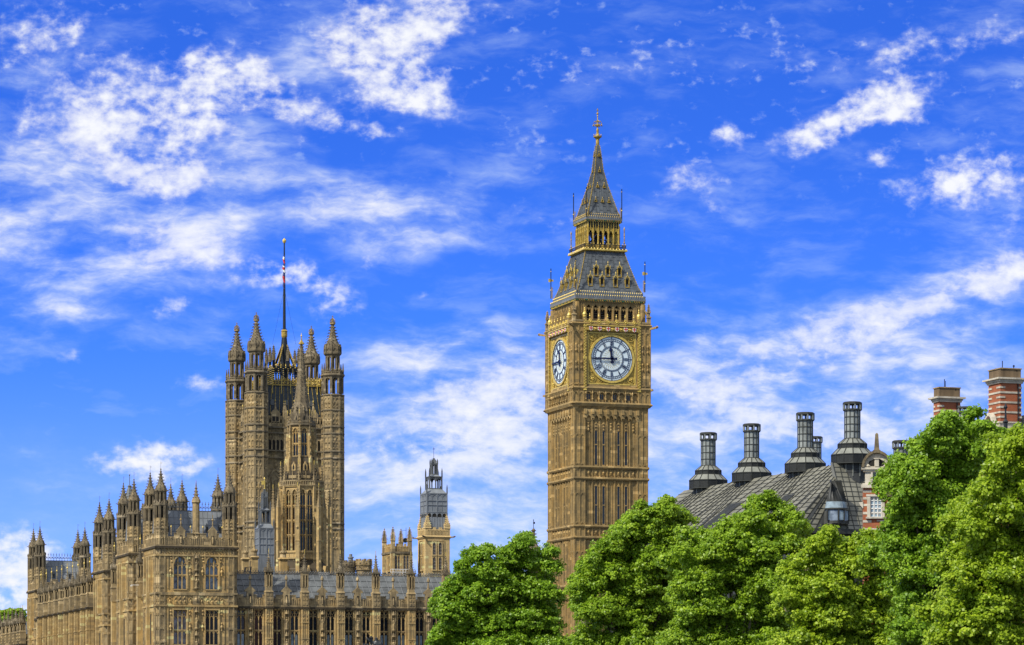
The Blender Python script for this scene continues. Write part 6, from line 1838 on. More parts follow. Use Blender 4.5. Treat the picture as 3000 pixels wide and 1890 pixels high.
# ------------------------------------------------------------------ modern building with a bronze roof and tall chimneys
PHP = math.radians(21.4)
def bronze_building():
    F = Frame(2483, 370, PHP)
    T = thing('bronze_roofed_building', 'modern building with a huge ribbed bronze roof and a row of tall round chimneys', 'building', (F.ox, F.oy, 0), PHP)
    zr = F.z(1354.5)
    ze = 26.0
    LN = F.ly(2004)                        # ridge runs back to here
    XW, YN = 10.0, -4.3
    # roof planes: river slope, near hip, far hip, back slope
    A, B = (0, 0, zr), (0, LN, zr)
    cNL, cFL, cNR, cFR = (-XW, YN, ze), (-XW, LN + 5.5, ze), (XW, YN, ze), (XW, LN + 5.5, ze)
    b = MB('bronze_panel')
    b.add([A, B, cNL, cFL, cNR, cFR], [(0, 2, 3, 1), (0, 4, 2), (1, 3, 5), (0, 1, 5, 4)])
    roof = b.build('roof', T)
    V = Vector
    def onslope(s, t):                     # s along the ridge (0 near, 1 far), t down the slope
        top = V(A).lerp(V(B), s); bot = V(cNL).lerp(V(cFL), s); return top.lerp(bot, t)
    n_s = (V(cNL) - V(A)).cross(V(B) - V(A)).normalized()
    if n_s.x > 0: n_s.negate()
    rb = MB('bronze_rib'); pl = MB('bronze_panel')
    def line(m, p, q, w=.11, lift=.05, nn=n_s): m.bar((p + nn * lift)[:], (q + nn * lift)[:], w)
    chim_px = [2497, 2359, 2202, 2075]
    chim_y = [F.ly(p, .8) for p in chim_px]
    cs = [max(0.0, min(1, y / LN)) for y in chim_y]
    # horizontal joints
    nr = 15
    for j in range(1, nr + 1): line(rb, onslope(0, j / nr), onslope(1, j / nr), .055, .03)
    # fans of ribs: gathered under each chimney at the ridge, spreading to the eaves
    bays = []
    edges = [0.0] + [c for c in cs[1:]] + [1.0]
    for c in ([.02] + cs[1:]):
        for i in range(-3, 4):
            st, sb = c + i * .016, c + .03 + i * .05
            if 0 <= st <= 1 and 0 <= sb <= 1: line(rb, onslope(st, 0), onslope(sb, 1), .10)
        for i in (-2, 1):           # dark louvred wedges opening downhill
            st, sb0, sb1 = c + i * .016, c + .03 + i * .05, c + .03 + (i + 1) * .05
            if not (0 < sb0 < 1 and 0 < sb1 < 1): continue
            p, q, r = onslope(st + .004, .3), onslope(sb0 + .004, .98), onslope(sb0 + (sb1 - sb0) * .45, .98)
            q2 = onslope(sb0 + .003, .98); lv = MB('bronze_louvre')
            lv.add([(p + n_s * .04)[:], (q2 + n_s * .04)[:], (r + n_s * .04)[:]], [(0, 1, 2)])
            for t in np.arange(.35, .97, .035):
                a_ = p.lerp(q2, (t - .25) / .73); c_ = p.lerp(r, (t - .25) / .73); line(lv, a_, c_, .05, .07)
            lv.build('roof_louvre', T)
    for k in range(len(cs)):
        s0 = cs[k] if k else .02
        s1 = cs[k + 1] if k + 1 < len(cs) else 1.0
        for i in range(1, 4):
            f = i / 4; st = s0 + (s1 - s0) * (.15 + .7 * f); sb = s0 + .19 + (s1 - s0 - .18) * f * .9
            if sb < 1: line(rb, onslope(st, 0), onslope(sb, 1), .09)
        # big louvred panel half way down
        sa, sb = s0 + (s1 - s0) * .50, s0 + (s1 - s0) * .72
        P = [onslope(sa, .42), onslope(sb, .42), onslope(sb + .02, .78), onslope(sa + .03, .78)]
        lv = MB('bronze_louvre'); lv.add([(p + n_s * .09)[:] for p in P], [(0, 1, 2, 3)])
        for t in np.arange(.05, 1, .06): line(lv, P[0].lerp(P[3], t), P[1].lerp(P[2], t), .06, .12)
        lv.build('roof_louvre', T)
    # slope skylights low on the near end
    for s0, t0, t1 in ((.045, .70, .80), (.10, .72, .82), (.16, .74, .84), (.045, .84, .97), (.11, .86, .97), (.40, .86, .96), (.46, .86, .96), (.72, .88, .97)):
        P = [onslope(s0, t0), onslope(s0 + .022, t0), onslope(s0 + .026, t1), onslope(s0 + .004, t1)]
        gl = MB('glass_pale'); gl.add([(p + n_s * .16)[:] for p in P], [(0, 1, 2, 3)]); gl.build('skylight', T)
        for i in range(4): line(rb, P[i], P[(i + 1) % 4], .08, .18)
    # near hip: fanned ribs, rounded louvred bay with glass, smooth panel strip at right
    n_h = (V(cNR) - V(A)).cross(V(cNL) - V(A)).normalized()
    if n_h.y > 0: n_h.negate()
    def onhip(f, t): return V(A).lerp(V(cNL).lerp(V(cNR), f), t)
    nh = 18
    for i in range(nh + 1): line(rb, onhip(i / nh, .06 if i % 2 else .5), onhip(i / nh, 1), .09, .05, n_h)
    for j in range(2, 13): line(rb, onhip(0, j / 13), onhip(1, j / 13), .07, .04, n_h)
    def quad(m, f0, f1, t0, f2, f3, t1, lift):
        m.add([(onhip(f, t) + n_h * lift)[:] for f, t in ((f0, t0), (f1, t0), (f3, t1), (f2, t1))], [(0, 1, 2, 3)])
    for i in (1, 3, 5): 
        lv = MB('bronze_louvre'); lv.add([(onhip(f, t) + n_h * .1)[:] for f, t in ((i / nh + .02, .35), (i / nh + .006, .97), (i / nh + .034, .97))], [(0, 1, 2)]); lv.build('roof_louvre', T)
    rb.build('roof_ribs', T)
    # corner bay window
    zz = lambda py: F.z(py, -2, YN)
    xa, xb = F.lx(2421, YN - .3), F.lx(2484, YN - .3)
    xc = (xa + xb) / 2; hw = (xb - xa) / 2
    m = MB('bronze_rib')
    def ringpts(h, bulge, n=8): return [(xc - h + 2 * h * i / n, YN - .1 - bulge * math.sin(math.pi * i / n)) for i in range(n + 1)]
    def band(mat, h0, b0, z0, h1, b1, z1, off=0):
        P, Q = ringpts(h0, b0), ringpts(h1, b1)
        m.mat(mat)
        for i in range(8):
            m.add([(P[i][0], P[i][1] - off, z0), (P[i+1][0], P[i+1][1] - off, z0), (Q[i+1][0], Q[i+1][1] - off, z1), (Q[i][0], Q[i][1] - off, z1)], [(0, 1, 2, 3)])
    yb = .9
    band('bronze_louvre', hw * .95, yb, zz(1472), hw * .45, -1.4, zz(1408))
    for t in np.arange(.04, 1, .05):
        h = hw * (.95 + (.45 - .95) * t); bu = yb + (-1.4 - yb) * t; P = ringpts(h, bu); z = zz(1472) + (zz(1408) - zz(1472)) * t
        m.mat('bronze_rib')
        for i in range(8): m.bar((P[i][0], P[i][1] - .03, z), (P[i+1][0], P[i+1][1] - .03, z), .07)
    band('glass_pale', hw * 1.05, yb + .25, zz(1491), hw * .95, yb, zz(1472))
    band('bronze_rib', hw * 1.25, yb + .6, zz(1494.5), hw * 1.25, yb + .6, zz(1491)); band('bronze_rib', hw * 1.05, yb + .25, zz(1491) + .01, hw * 1.25, yb + .6, zz(1491))
    band('bronze_rib', hw * 1.2, yb + .3, zz(1536), hw * 1.08, yb + .25, zz(1494.5))
    band('glass_blue', hw * 1.12, yb + .28, zz(1528), hw * 1.05, yb + .25, zz(1497), .06)
    for f, c in ((.12, 'glass_pale'), (.5, 'glass_pale'), (.8, 'glass_pale')):
        x = xc - hw + 2 * hw * f; y = YN - .1 - (yb + .27) * math.sin(math.pi * f) - .13
        m.mat(c); m.box(x - .3, x + .3, y, y + .03, zz(1526), zz(1500))
        m.mat('bronze_rib')
        for s in (-.38, .38): m.box(x + s - .07, x + s + .07, y - .06, y + .1, zz(1530), zz(1496))
    m.build('bay_window', T)
    # flat panelled strip right of the bay, standing seams
    m = MB('bronze_panel')
    x0, x1 = F.lx(2486, YN - .3), XW + 2
    m.add([(x0, -.4, zr - .1), (x1, -.4, zr - .1), (x1, YN - .3, ze), (x0, YN - .3, ze)], [(0, 1, 2, 3)])
    m.add([(x0, -.4, zr - .1), (x0, YN - .3, ze), (x0, YN + 1.5, ze), (x0, .2, zr - .1)], [(0, 1, 2, 3)])
    m.mat('bronze_rib')
    for x in np.arange(x0, x1, .85): m.bar((x, -.43, zr - .1), (x, YN - .33, ze), .08)
    for j in range(15): t = j / 14; y = -.42 + (YN + .1) * t; m.bar((x0, y, zr - .1 + (ze - zr + .1) * t), (x1, y, zr - .1 + (ze - zr + .1) * t), .07)
    m.build('roof_panel', T)
    # eaves and the top storey below
    m = MB('bronze_rib')
    m.box(-XW - .5, XW + 2, YN - .9, YN, ze - .5, ze + .1); m.box(-XW - .5, -XW + .2, YN, LN + 6, ze - .5, ze + .08)
    m.mat('bronze_louvre'); m.box(-XW + .3, XW, YN + .3, LN + 5, 0, ze - .45)
    for x in np.arange(-XW, XW, 2.2): m.mat('bronze_rib'); m.box(x - .2, x + .2, YN - .1, YN + .3, 0, ze - .5)
    for y in np.arange(0, LN + 4, 2.6): m.mat('bronze_rib'); m.box(-XW, -XW + .3, y - .2, y + .2, 0, ze - .5)
    m.build('wall', T)
    for i in range(8):
        x = -XW + .35 + 2.2 * i
        m = MB('glass_blue'); m.box(x + .2, x + 1.5, YN + .2, YN + .27, ze - 3.6, ze - .8); m.mat('bronze_rib'); m.box(x + .8, x + .9, YN + .1, YN + .27, ze - 3.6, ze - .8)
        m.build('window', T)
    # chimneys
    def chimney(full=True):
        m = MB('bronze_louvre')
        n = 14
        def seams(r0, z0, r1, z1, w=.09, mat='bronze_rib'):
            m.mat(mat); k = 1 / math.cos(math.pi / n)
            for i in range(n):
                a = math.pi / n + 2 * math.pi * i / n; c_, s_ = math.cos(a) * k, math.sin(a) * k
                m.bar((r0 * c_, r0 * s_, z0), (r1 * c_, r1 * s_, z1), w)
        def hoop(r, z, h=.1, d=.08): m.mat('bronze_rib'); m.lathe([(r + d, z - h / 2), (r + d, z + h / 2)], n)
        z = 0
        if full:
            m.mat('bronze_louvre'); m.lathe([(1.9, -2.5), (1.9, .6), (2.55, .62), (2.55, 1.7)], n)
            for q in np.arange(.72, 1.68, .13): m.mat('bronze_rib'); m.lathe([(2.57, q), (2.6, q + .04)], n)
            for q in np.arange(-.6, .55, .2): m.lathe([(1.92, q), (1.95, q + .05)], n)
            hoop(2.55, .62); hoop(2.55, 1.7); seams(2.55, .6, 2.55, 1.7); seams(1.9, -1, 1.9, .6, .12, 'cone_panel')
            m.mat('cone_panel'); m.lathe([(2.55, 1.72), (1.76, 2.52)], n); seams(2.55, 1.74, 1.76, 2.54)
            m.mat('bronze_louvre'); m.lathe([(1.74, 2.5), (1.74, 3.05)], n); hoop(1.74, 2.52); hoop(1.74, 3.05)
            for q in np.arange(2.6, 3.0, .12): m.mat('bronze_rib'); m.lathe([(1.75, q), (1.78, q + .04)], n)
            seams(1.76, 2.5, 1.76, 3.05)
            m.mat('cone_panel'); m.lathe([(1.74, 3.07), (1.0, 3.7)], n); seams(1.74, 3.08, 1.0, 3.72)
        n = 12
        m.mat('bronze_grey'); m.lathe([(.93, 3.6), (.93, 7.35)], n); seams(.94, 3.7, .94, 7.3, .085)
        for q in (3.75, 4.6, 5.5, 6.4): hoop(.93, q, .09, .06)
        hoop(1.0, 7.3, .2, .12)
        n = 9; k = 1 / math.cos(math.pi / n)
        m.mat('bronze_grey')
        for i in range(n):
            a = math.pi / n + 2 * math.pi * i / n; m.bar((1.03 * math.cos(a) * k, 1.03 * math.sin(a) * k, 7.3), (1.03 * math.cos(a) * k, 1.03 * math.sin(a) * k, 8.0), .17)
        m.mat('bronze_rib'); m.lathe([(.9, 7.95), (1.14, 7.96), (1.14, 8.2), (1.0, 8.28), (.3, 8.28)], n)
        return m
    f = None
    zt = [F.z(p, .8, y) for p, y in zip((1178, 1208.8, 1242, 1267.5), chim_y)]
    for y, zz_ in zip(chim_y, zt):
        f = chimney().build('chimney', T, (.8, y, zz_ - 8.28)) if f is None else dup(f, T, (.8, y, zz_ - 8.28))
    g = None
    for px, py, Y, s in ((2389, 1279, 440, 1.0), (2640, 1291, 372, 1.0), (2826, 1192, 300, 1.0)):
        x, y = (px - 1500) / FP * Y - F.ox, Y - F.oy
        lx, ly = x * F.u[0] + y * F.u[1], x * F.v[0] + y * F.v[1]
        zt_ = CH + (HZ - py) * Y / FP
        kx = {2389: .88, 2640: .95, 2826: .6}[px]
        g = chimney(False).build('chimney', T, (lx, ly, zt_ - 8.28 * kx)) if g is None else dup(g, T, (lx, ly, zt_ - 8.28 * kx))
        g.scale = (kx, kx, kx)
bronze_building()

# ------------------------------------------------------------------ red brick buildings with white stone bands
def brick_buildings():
    # gabled front beside the bronze roof
    Y = 335; F = Frame(2529, Y, math.radians(-6.2))
    T = thing('brick_gable_building', 'red brick building with white stone bands and a curved white gable with an obelisk', 'building', (F.ox, F.oy, 0), F.ang)
    z = lambda py: CH + (HZ - py) * Y / FP
    W = F.lx(2640)
    xg = F.lx(2566)
    b = MB('red_brick'); b.box(0, W, 0, 9, 0, z(1427))
    b.mat('white_stone')
    for i, py in enumerate((1436, 1457, 1476, 1500, 1524, 1548, 1572, 1600)):
        if i % 2: b.box(-.03, W, -.04, .2, z(py + 7), z(py))
        else: b.box(-.03, .9, -.04, .2, z(py + 7), z(py)); b.box(1.5, W, -.04, .2, z(py + 4), z(py)) if i > 3 else None
    b.box(-.25, W, -.35, .3, z(1430), z(1420)); b.box(-.12, W, -.2, .3, z(1420), z(1416))
    b.ext([(-.35, z(1480)), (0, z(1490)), (0, z(1470)), (-.5, z(1472))], -.1, .5)
    b.build('wall', T)
    m = MB('white_stone'); xw = F.lx(2566); w = .62
    m.box(xw - w - .35, xw - w, -.25, .1, z(1516), z(1452)); m.box(xw + w, xw + w + .35, -.25, .1, z(1516), z(1452)); m.box(xw - w - .5, xw + w + .5, -.35, .1, z(1520), z(1515)); m.box(xw - w - .45, xw + w + .45, -.3, .1, z(1455), z(1449))
    m.mat('glass_pale'); m.box(xw - w, xw + w, -.02, .0, z(1515), z(1455)); m.mat('parapet_paint')
    for i in range(4): m.box(xw - w + 2 * w * i / 3 - .05, xw - w + 2 * w * i / 3 + .05, -.1, 0, z(1515), z(1455))
    for i in range(6): m.box(xw - w, xw + w, -.1, 0, z(1515 - 12 * i) - .04, z(1515 - 12 * i) + .04 + (.06 if i == 2 else 0))
    m.build('window', T)
    m = MB('white_stone')
    zb, zt = z(1420), z(1382); hw = xg + .2
    x0, x1 = .1, 2 * xg + .1
    xc = (x0 + x1) / 2; hw = (x1 - x0) / 2
    m.box(x0 + .1, x1 - .1, 0, 1.2, zb, zt)
    m.mat('glass_dark'); m.box(xc - .45, xc + .45, -.02, .02, z(1408), z(1387)); m.mat('white_stone')
    m.box(xc - .06, xc + .06, -.08, .0, z(1408), z(1387)); m.box(xc - .65, xc - .45, -.15, 0, z(1412), z(1384)); m.box(xc + .45, xc + .65, -.15, 0, z(1412), z(1384))
    m.box(x0 - .3, x1 + .3, -.35, 1.2, z(1376), z(1370)); m.box(x0 - .1, x1 + .1, -.2, 1.2, z(1382), z(1376))
    P = [(xc + (hw + .15) * math.cos(math.pi * i / 14), z(1370) + 1.75 * math.sin(math.pi * i / 14)) for i in range(15)]
    m.ext(P, -.02, 1.2)
    m.mat('dark_stone')
    for i in range(14): m.bar((P[i][0], -.2, P[i][1]), (P[i+1][0], -.2, P[i+1][1]), .28, .5)
    m.mat('shadow')
    for s in (-1, 1): m.ext([(xc + s * .28, z(1366)), (xc + s * 1.05, z(1366)), (xc + s * .85, z(1352)), (xc + s * .28, z(1345))], -.05, .0)
    m.mat('white_stone'); m.box(xc - .22, xc + .22, -.35, 0, z(1368), z(1344)); m.box(xc - .34, xc + .34, -.42, .0, z(1346), z(1343)); m.octa(xc - .95, -.2, z(1366), .25); m.octa(xc + .95, -.2, z(1366), .25)
    m.mat('dark_stone'); m.box(xc - .42, xc + .42, -.1, .7, z(1330), z(1319)); m.lathe([(.32, z(1319)), (.28, z(1313)), (.17, z(1272)), (.05, z(1268))], 4, xc, .3)
    m.build('gable', T)
    m = MB('slate_dark'); m.add([(x0, .6, z(1376)), (x0, 7, z(1376)), (xc, 7, z(1326)), (xc, .6, z(1326)), (x1, .6, z(1376)), (x1, 7, z(1376))], [(0,1,2,3), (3,2,5,4), (1,5,2), (0,3,4)])
    m.build('roof', T)
    # two big chimney stacks on the next block
    def stack(name, label, pl, pm, pr, ptop, pc0, pc1, Y, bands, base):
        f = Frame(pm, Y); z = lambda py: CH + (HZ - py) * Y / FP
        W = f.lx(pr); D = f.ly(pl)
        T = thing(name, label, 'building', (f.ox, f.oy, 0), PHI)
        b = MB('red_brick'); b.box(0, W, 0, D, z(base + 60), z(pc1))
        b.mat('white_stone')
        for i, py in enumerate(bands):
            z0, z1 = z(py + 2.7), z(py - 2.7)
            if i % 2: b.box(-.05, W + .05, -.05, D + .05, z0, z1)
            else:
                q = W * .22; p = D * .3
                b.box(-.045, q, -.045, p, z0, z1); b.box(W - q * .8, W + .045, -.045, p, z0, z1); b.box(-.045, q, D - p, D + .045, z0, z1)
        c = MB('white_stone')
        c.box(-.12, W + .12, -.12, D + .12, z(pc1), z(pc1 - 5)); c.box(-.2, W + .2, -.2, D + .2, z(pc1 - 5), z(pc0 + 5)); c.box(-.42, W + .42, -.42, D + .42, z(pc0 + 5), z(pc0)); 
        b.mat('iron'); b.bar((W * .82, -.1, z(base)), (W * .82, -.1, z(pc1)), .08)
        so = b.build('chimney_stack', T)
        c.build('cornice', so)
        c = MB('stucco_brown'); c.box(.02, W - .02, .02, D - .02, z(pc0), z(ptop + 3)); c.mat('grey_stone'); c.box(-.06, W + .06, -.06, D + .06, z(ptop + 3), z(ptop)); c.mat('shadow'); c.box(W * .75, W * .81, .0, .1, z(ptop + 9), z(ptop + 6))
        c.build('chimney_cap', so)
        for x in (.15, .27, .38, .62, .7, .82): 
            m = MB('terracotta'); h = z(ptop - 2) - z(ptop); m.lathe([(.16, 0), (.14, h * 1.0), (.17, h * 1.1)], 10, W * x, D * .5 + .1); m.build('chimney_pot', so, (0, 0, z(ptop)))
        m = MB('iron'); m.bar((W * .38, D / 2, z(ptop)), (W * .38, D / 2, z(ptop - 25)), .06)
        if name.startswith('brick_block'): m.bar((W * .43, D / 2, z(ptop)), (W * .43, D / 2, z(ptop - 20)), .05)
        else: m.bar((W * .93, D / 2, z(ptop)), (W * .93, D / 2, z(ptop - 14)), .07); m.bar((W * .89, D / 2, z(ptop - 11)), (W * .97, D / 2, z(ptop - 11)), .1)
        m.build('aerial', so)
        return T, f, z, W, D
    T, f, z, W, D = stack('brick_block', 'red brick block behind the trees with a squat white-banded chimney stack', 2735, 2752, 2813.5, 1133, 1162, 1177, 300, (1189, 1202, 1216, 1230, 1244), 1240)
    b = MB('red_brick'); b.box(.5, W + 5, 0, 10, 0, z(1340)); b.build('wall', T)
    b = MB('slate_dark'); b.add([(.5, 0, z(1340)), (W + 5, 0, z(1340)), (W + 5, 4, z(1285)), (.5, 4, z(1285)), (W + 5, 10, z(1340)), (.5, 10, z(1340))], [(0,1,2,3), (3,2,4,5), (0,3,5), (1,4,2)]); b.build('roof', T)
    T, f, z, W, D = stack('brick_mansion', 'red brick mansion with a tall white-banded chimney stack and white arched gable', 2896, 2931, 2992, 1077, 1106, 1122, 270, (1134, 1149, 1163, 1178, 1192, 1207, 1221), 1236)
    b = MB('white_stone'); b.box(-.3, W + .6, -.4, D + .2, z(1330), z(1236)); b.box(-1.5, W * .6, -1.2, .5, z(1330), z(1288)); b.box(-1.9, W * .5, -1.5, .6, z(1292), z(1287))
    b.box(-.4, W + .8, -.5, D + .3, z(1240), z(1236))
    b.M = rotm(-90, (-.3, D, 0)); b.archbar(D / 2, .62, z(1240), .75, -.35, .1, .22, 10); b.box(D / 2 - .8, D / 2 - .5, -.3, 0, z(1285), z(1240)); b.box(D / 2 + .5, D / 2 + .8, -.3, 0, z(1285), z(1240)); b.M = None
    b.mat('red_brick'); b.box(-2.2, W + 8, .6, 12, 0, z(1330)); b.build('gable', T)
    b = MB('slate_dark'); x0, x1 = W * .75, W + 9
    for i in range(6):
        a0, a1 = math.pi / 2 * i / 6, math.pi / 2 * (i + 1) / 6
        q = lambda a: (x0 + 2.4 * (1 - math.cos(a)), z(1262) + (z(1205) - z(1262)) * math.sin(a))
        b.add([(q(a0)[0], -1, q(a0)[1]), (q(a1)[0], -1 + .3, q(a1)[1]), (q(a1)[0], 9, q(a1)[1]), (q(a0)[0], 9, q(a0)[1])], [(0, 1, 2, 3)])
    b.ext([(x0, z(1330)), (x1, z(1330)), (x1, z(1205))] + [(x0 + 2.4 * (1 - math.cos(math.pi / 2 * i / 6)), z(1262) + (z(1205) - z(1262)) * math.sin(math.pi / 2 * i / 6)) for i in range(6, -1, -1)], -1, 9)
    b.build('roof', T)
    f2 = Frame(2946, 225); z2 = lambda py: CH + (HZ - py) * 225 / FP
    m = MB('iron'); m.lathe([(.16, 0), (.14, z2(1240)), (.2, z2(1236)), (.08, z2(1228)), (.05, z2(1195))], 8); m.octa(0, 0, z2(1193), .16, .3)
    tag(m.build('flag_mast', None, (f2.ox, f2.oy, 0)), 'slim dark mast standing in front of the tall white-banded chimney stack', 'mast')
brick_buildings()
# ------------------------------------------------------------------ plane trees along the embankment
def plane_tree(label, Y, blobs, mat, seed, trunk_px, leaf=.30, dens=1.0):
    """blobs: crown lobes (px, py, radius px[, depth offset m]); every lobe is filled with leafy sprays on twigs"""
    r = np.random.default_rng(seed)
    k = Y / FP
    base = np.array([(trunk_px - 1500) * k, Y, 0.])
    T = thing('plane_tree', label, 'tree', tuple(base), 0, 'plane trees along the embankment')
    lobes = []
    for bl in blobs:
        px, py, rp = bl[:3]
        x, z, R = (px - 1500) * k, CH + (HZ - py) * k, rp * k * .9
        dy = bl[3] if len(bl) > 3 else r.uniform(-.6, .6) * 2.5
        lobes.append((np.array([x, Y + dy, z]) - base, R))
    nfront = len(lobes)
    if dens >= 1:
        for c, R in list(lobes):                          # the far side of the crown
            if R > 35 * k: lobes.append((c + np.array([r.uniform(-1.5, 1.5), 1.6, r.uniform(-2.2, -.6)]), R * .95))
            lobes.append((c + np.array([r.uniform(-1, 1), 3.0 + r.uniform(0, 2.0), r.uniform(-1.2, .2)]), R * .95))
    pts, nrm, tint = [], [], []
    for c, R in lobes:
        nb = int(170 * (R / 2.0) ** 1.9 * dens) + 24         # sprays on the lobe
        d = r.normal(size=(nb, 3)); d /= np.linalg.norm(d, axis=1)[:, None]
        d[:, 2] = np.where(d[:, 2] < -.5, -d[:, 2] * .6, d[:, 2])
        rad = R * (.30 + .72 * r.random(nb) ** .55)
        rad = np.where((r.random(nb) < .10) & (d[:, 2] > -.3), R * r.uniform(1.05, 1.28, nb), rad)
        sc_ = c + d * rad[:, None] * np.array([1, .95, .92])
        for s, dd in zip(sc_, d):
            sr = r.uniform(.2, .6) * (.75 + .08 * R); el = r.uniform(.6, 1.5)
            n = int(44 * (sr / .5) ** 1.5 * (.2 / leaf) ** 1.3)
            e = r.normal(size=(n, 3)); e /= np.linalg.norm(e, axis=1)[:, None]
            p = s + e * sr * (.35 + .65 * r.random(n)[:, None] ** .5) * np.array([1.15 * el, 1.15, .75 / el])
            pts.append(p)
            nn = e * .45 + dd * .45 + r.normal(size=(n, 3)) * .6 + np.array([-.1, -.12, .5])
            nrm.append(nn)
            tint.append(np.full(n, r.uniform(-.1, 1.0)) + r.normal(size=n) * .25)
    P = np.concatenate(pts); N = np.concatenate(nrm); N /= np.linalg.norm(N, axis=1)[:, None]; tn = np.clip(np.concatenate(tint), 0, 1)
    n = len(P)
    up = r.normal(size=(n, 3)); a = np.cross(N, up); a /= np.linalg.norm(a, axis=1)[:, None]; b = np.cross(N, a)
    s = leaf * (.6 + .8 * r.random(n))[:, None]
    # leaf: a slightly folded pointed blade
    q = [P - a * s * .1 - b * s * .5, P + a * s * .48 + N * s * .10, P + b * s * .62, P - a * s * .48 + N * s * .10]
    v = np.stack(q, 1).reshape(-1, 3)
    me = bpy.data.meshes.new('crown')
    me.vertices.add(n * 4); me.vertices.foreach_set('co', v.astype(np.float32).ravel())
    me.loops.add(n * 4); me.loops.foreach_set('vertex_index', np.arange(n * 4, dtype=np.int32))
    me.polygons.add(n); me.polygons.foreach_set('loop_start', np.arange(0, n * 4, 4, dtype=np.int32)); me.polygons.foreach_set('loop_total', np.full(n, 4, dtype=np.int32))
    at = me.attributes.new('tint', 'FLOAT', 'FACE'); at.data.foreach_set('value', tn.astype(np.float32))
    me.materials.append(MATS[mat]); me.update(calc_edges=True)
    put('crown', me, T)
    # trunk and limbs reaching into the lobes
    m = MB('bark')
    zmin = min(c[2] - R for c, R in lobes); fork = max(3.5, zmin * .8)
    m.lathe([(.75, 0), (.55, .8), (.5, fork), (.42, fork + 2)], 10, 0, 1.5)
    top = Vector((0, 1.5, fork + 1))
    for c, R in lobes[:nfront:2]:
        c = c + np.array([0, 2.0, -.8])
        mid = top.lerp(Vector(c), .5) + Vector((0, 0, .6))
        pr = top
        for j in range(1, 7):
            t = j / 6; q_ = top * (1 - t) ** 2 + mid * 2 * t * (1 - t) + Vector(c) * t * t
            w = .30 * (1 - t) + .05; m.bar(pr[:], q_[:], w); pr = q_
        for j in range(5):
            dd = r.normal(size=3); dd /= np.linalg.norm(dd); dd[2] = abs(dd[2]) * .8
            m.bar(c, c + dd * R * .8, .05)
    m.build('trunk', T)
    return n

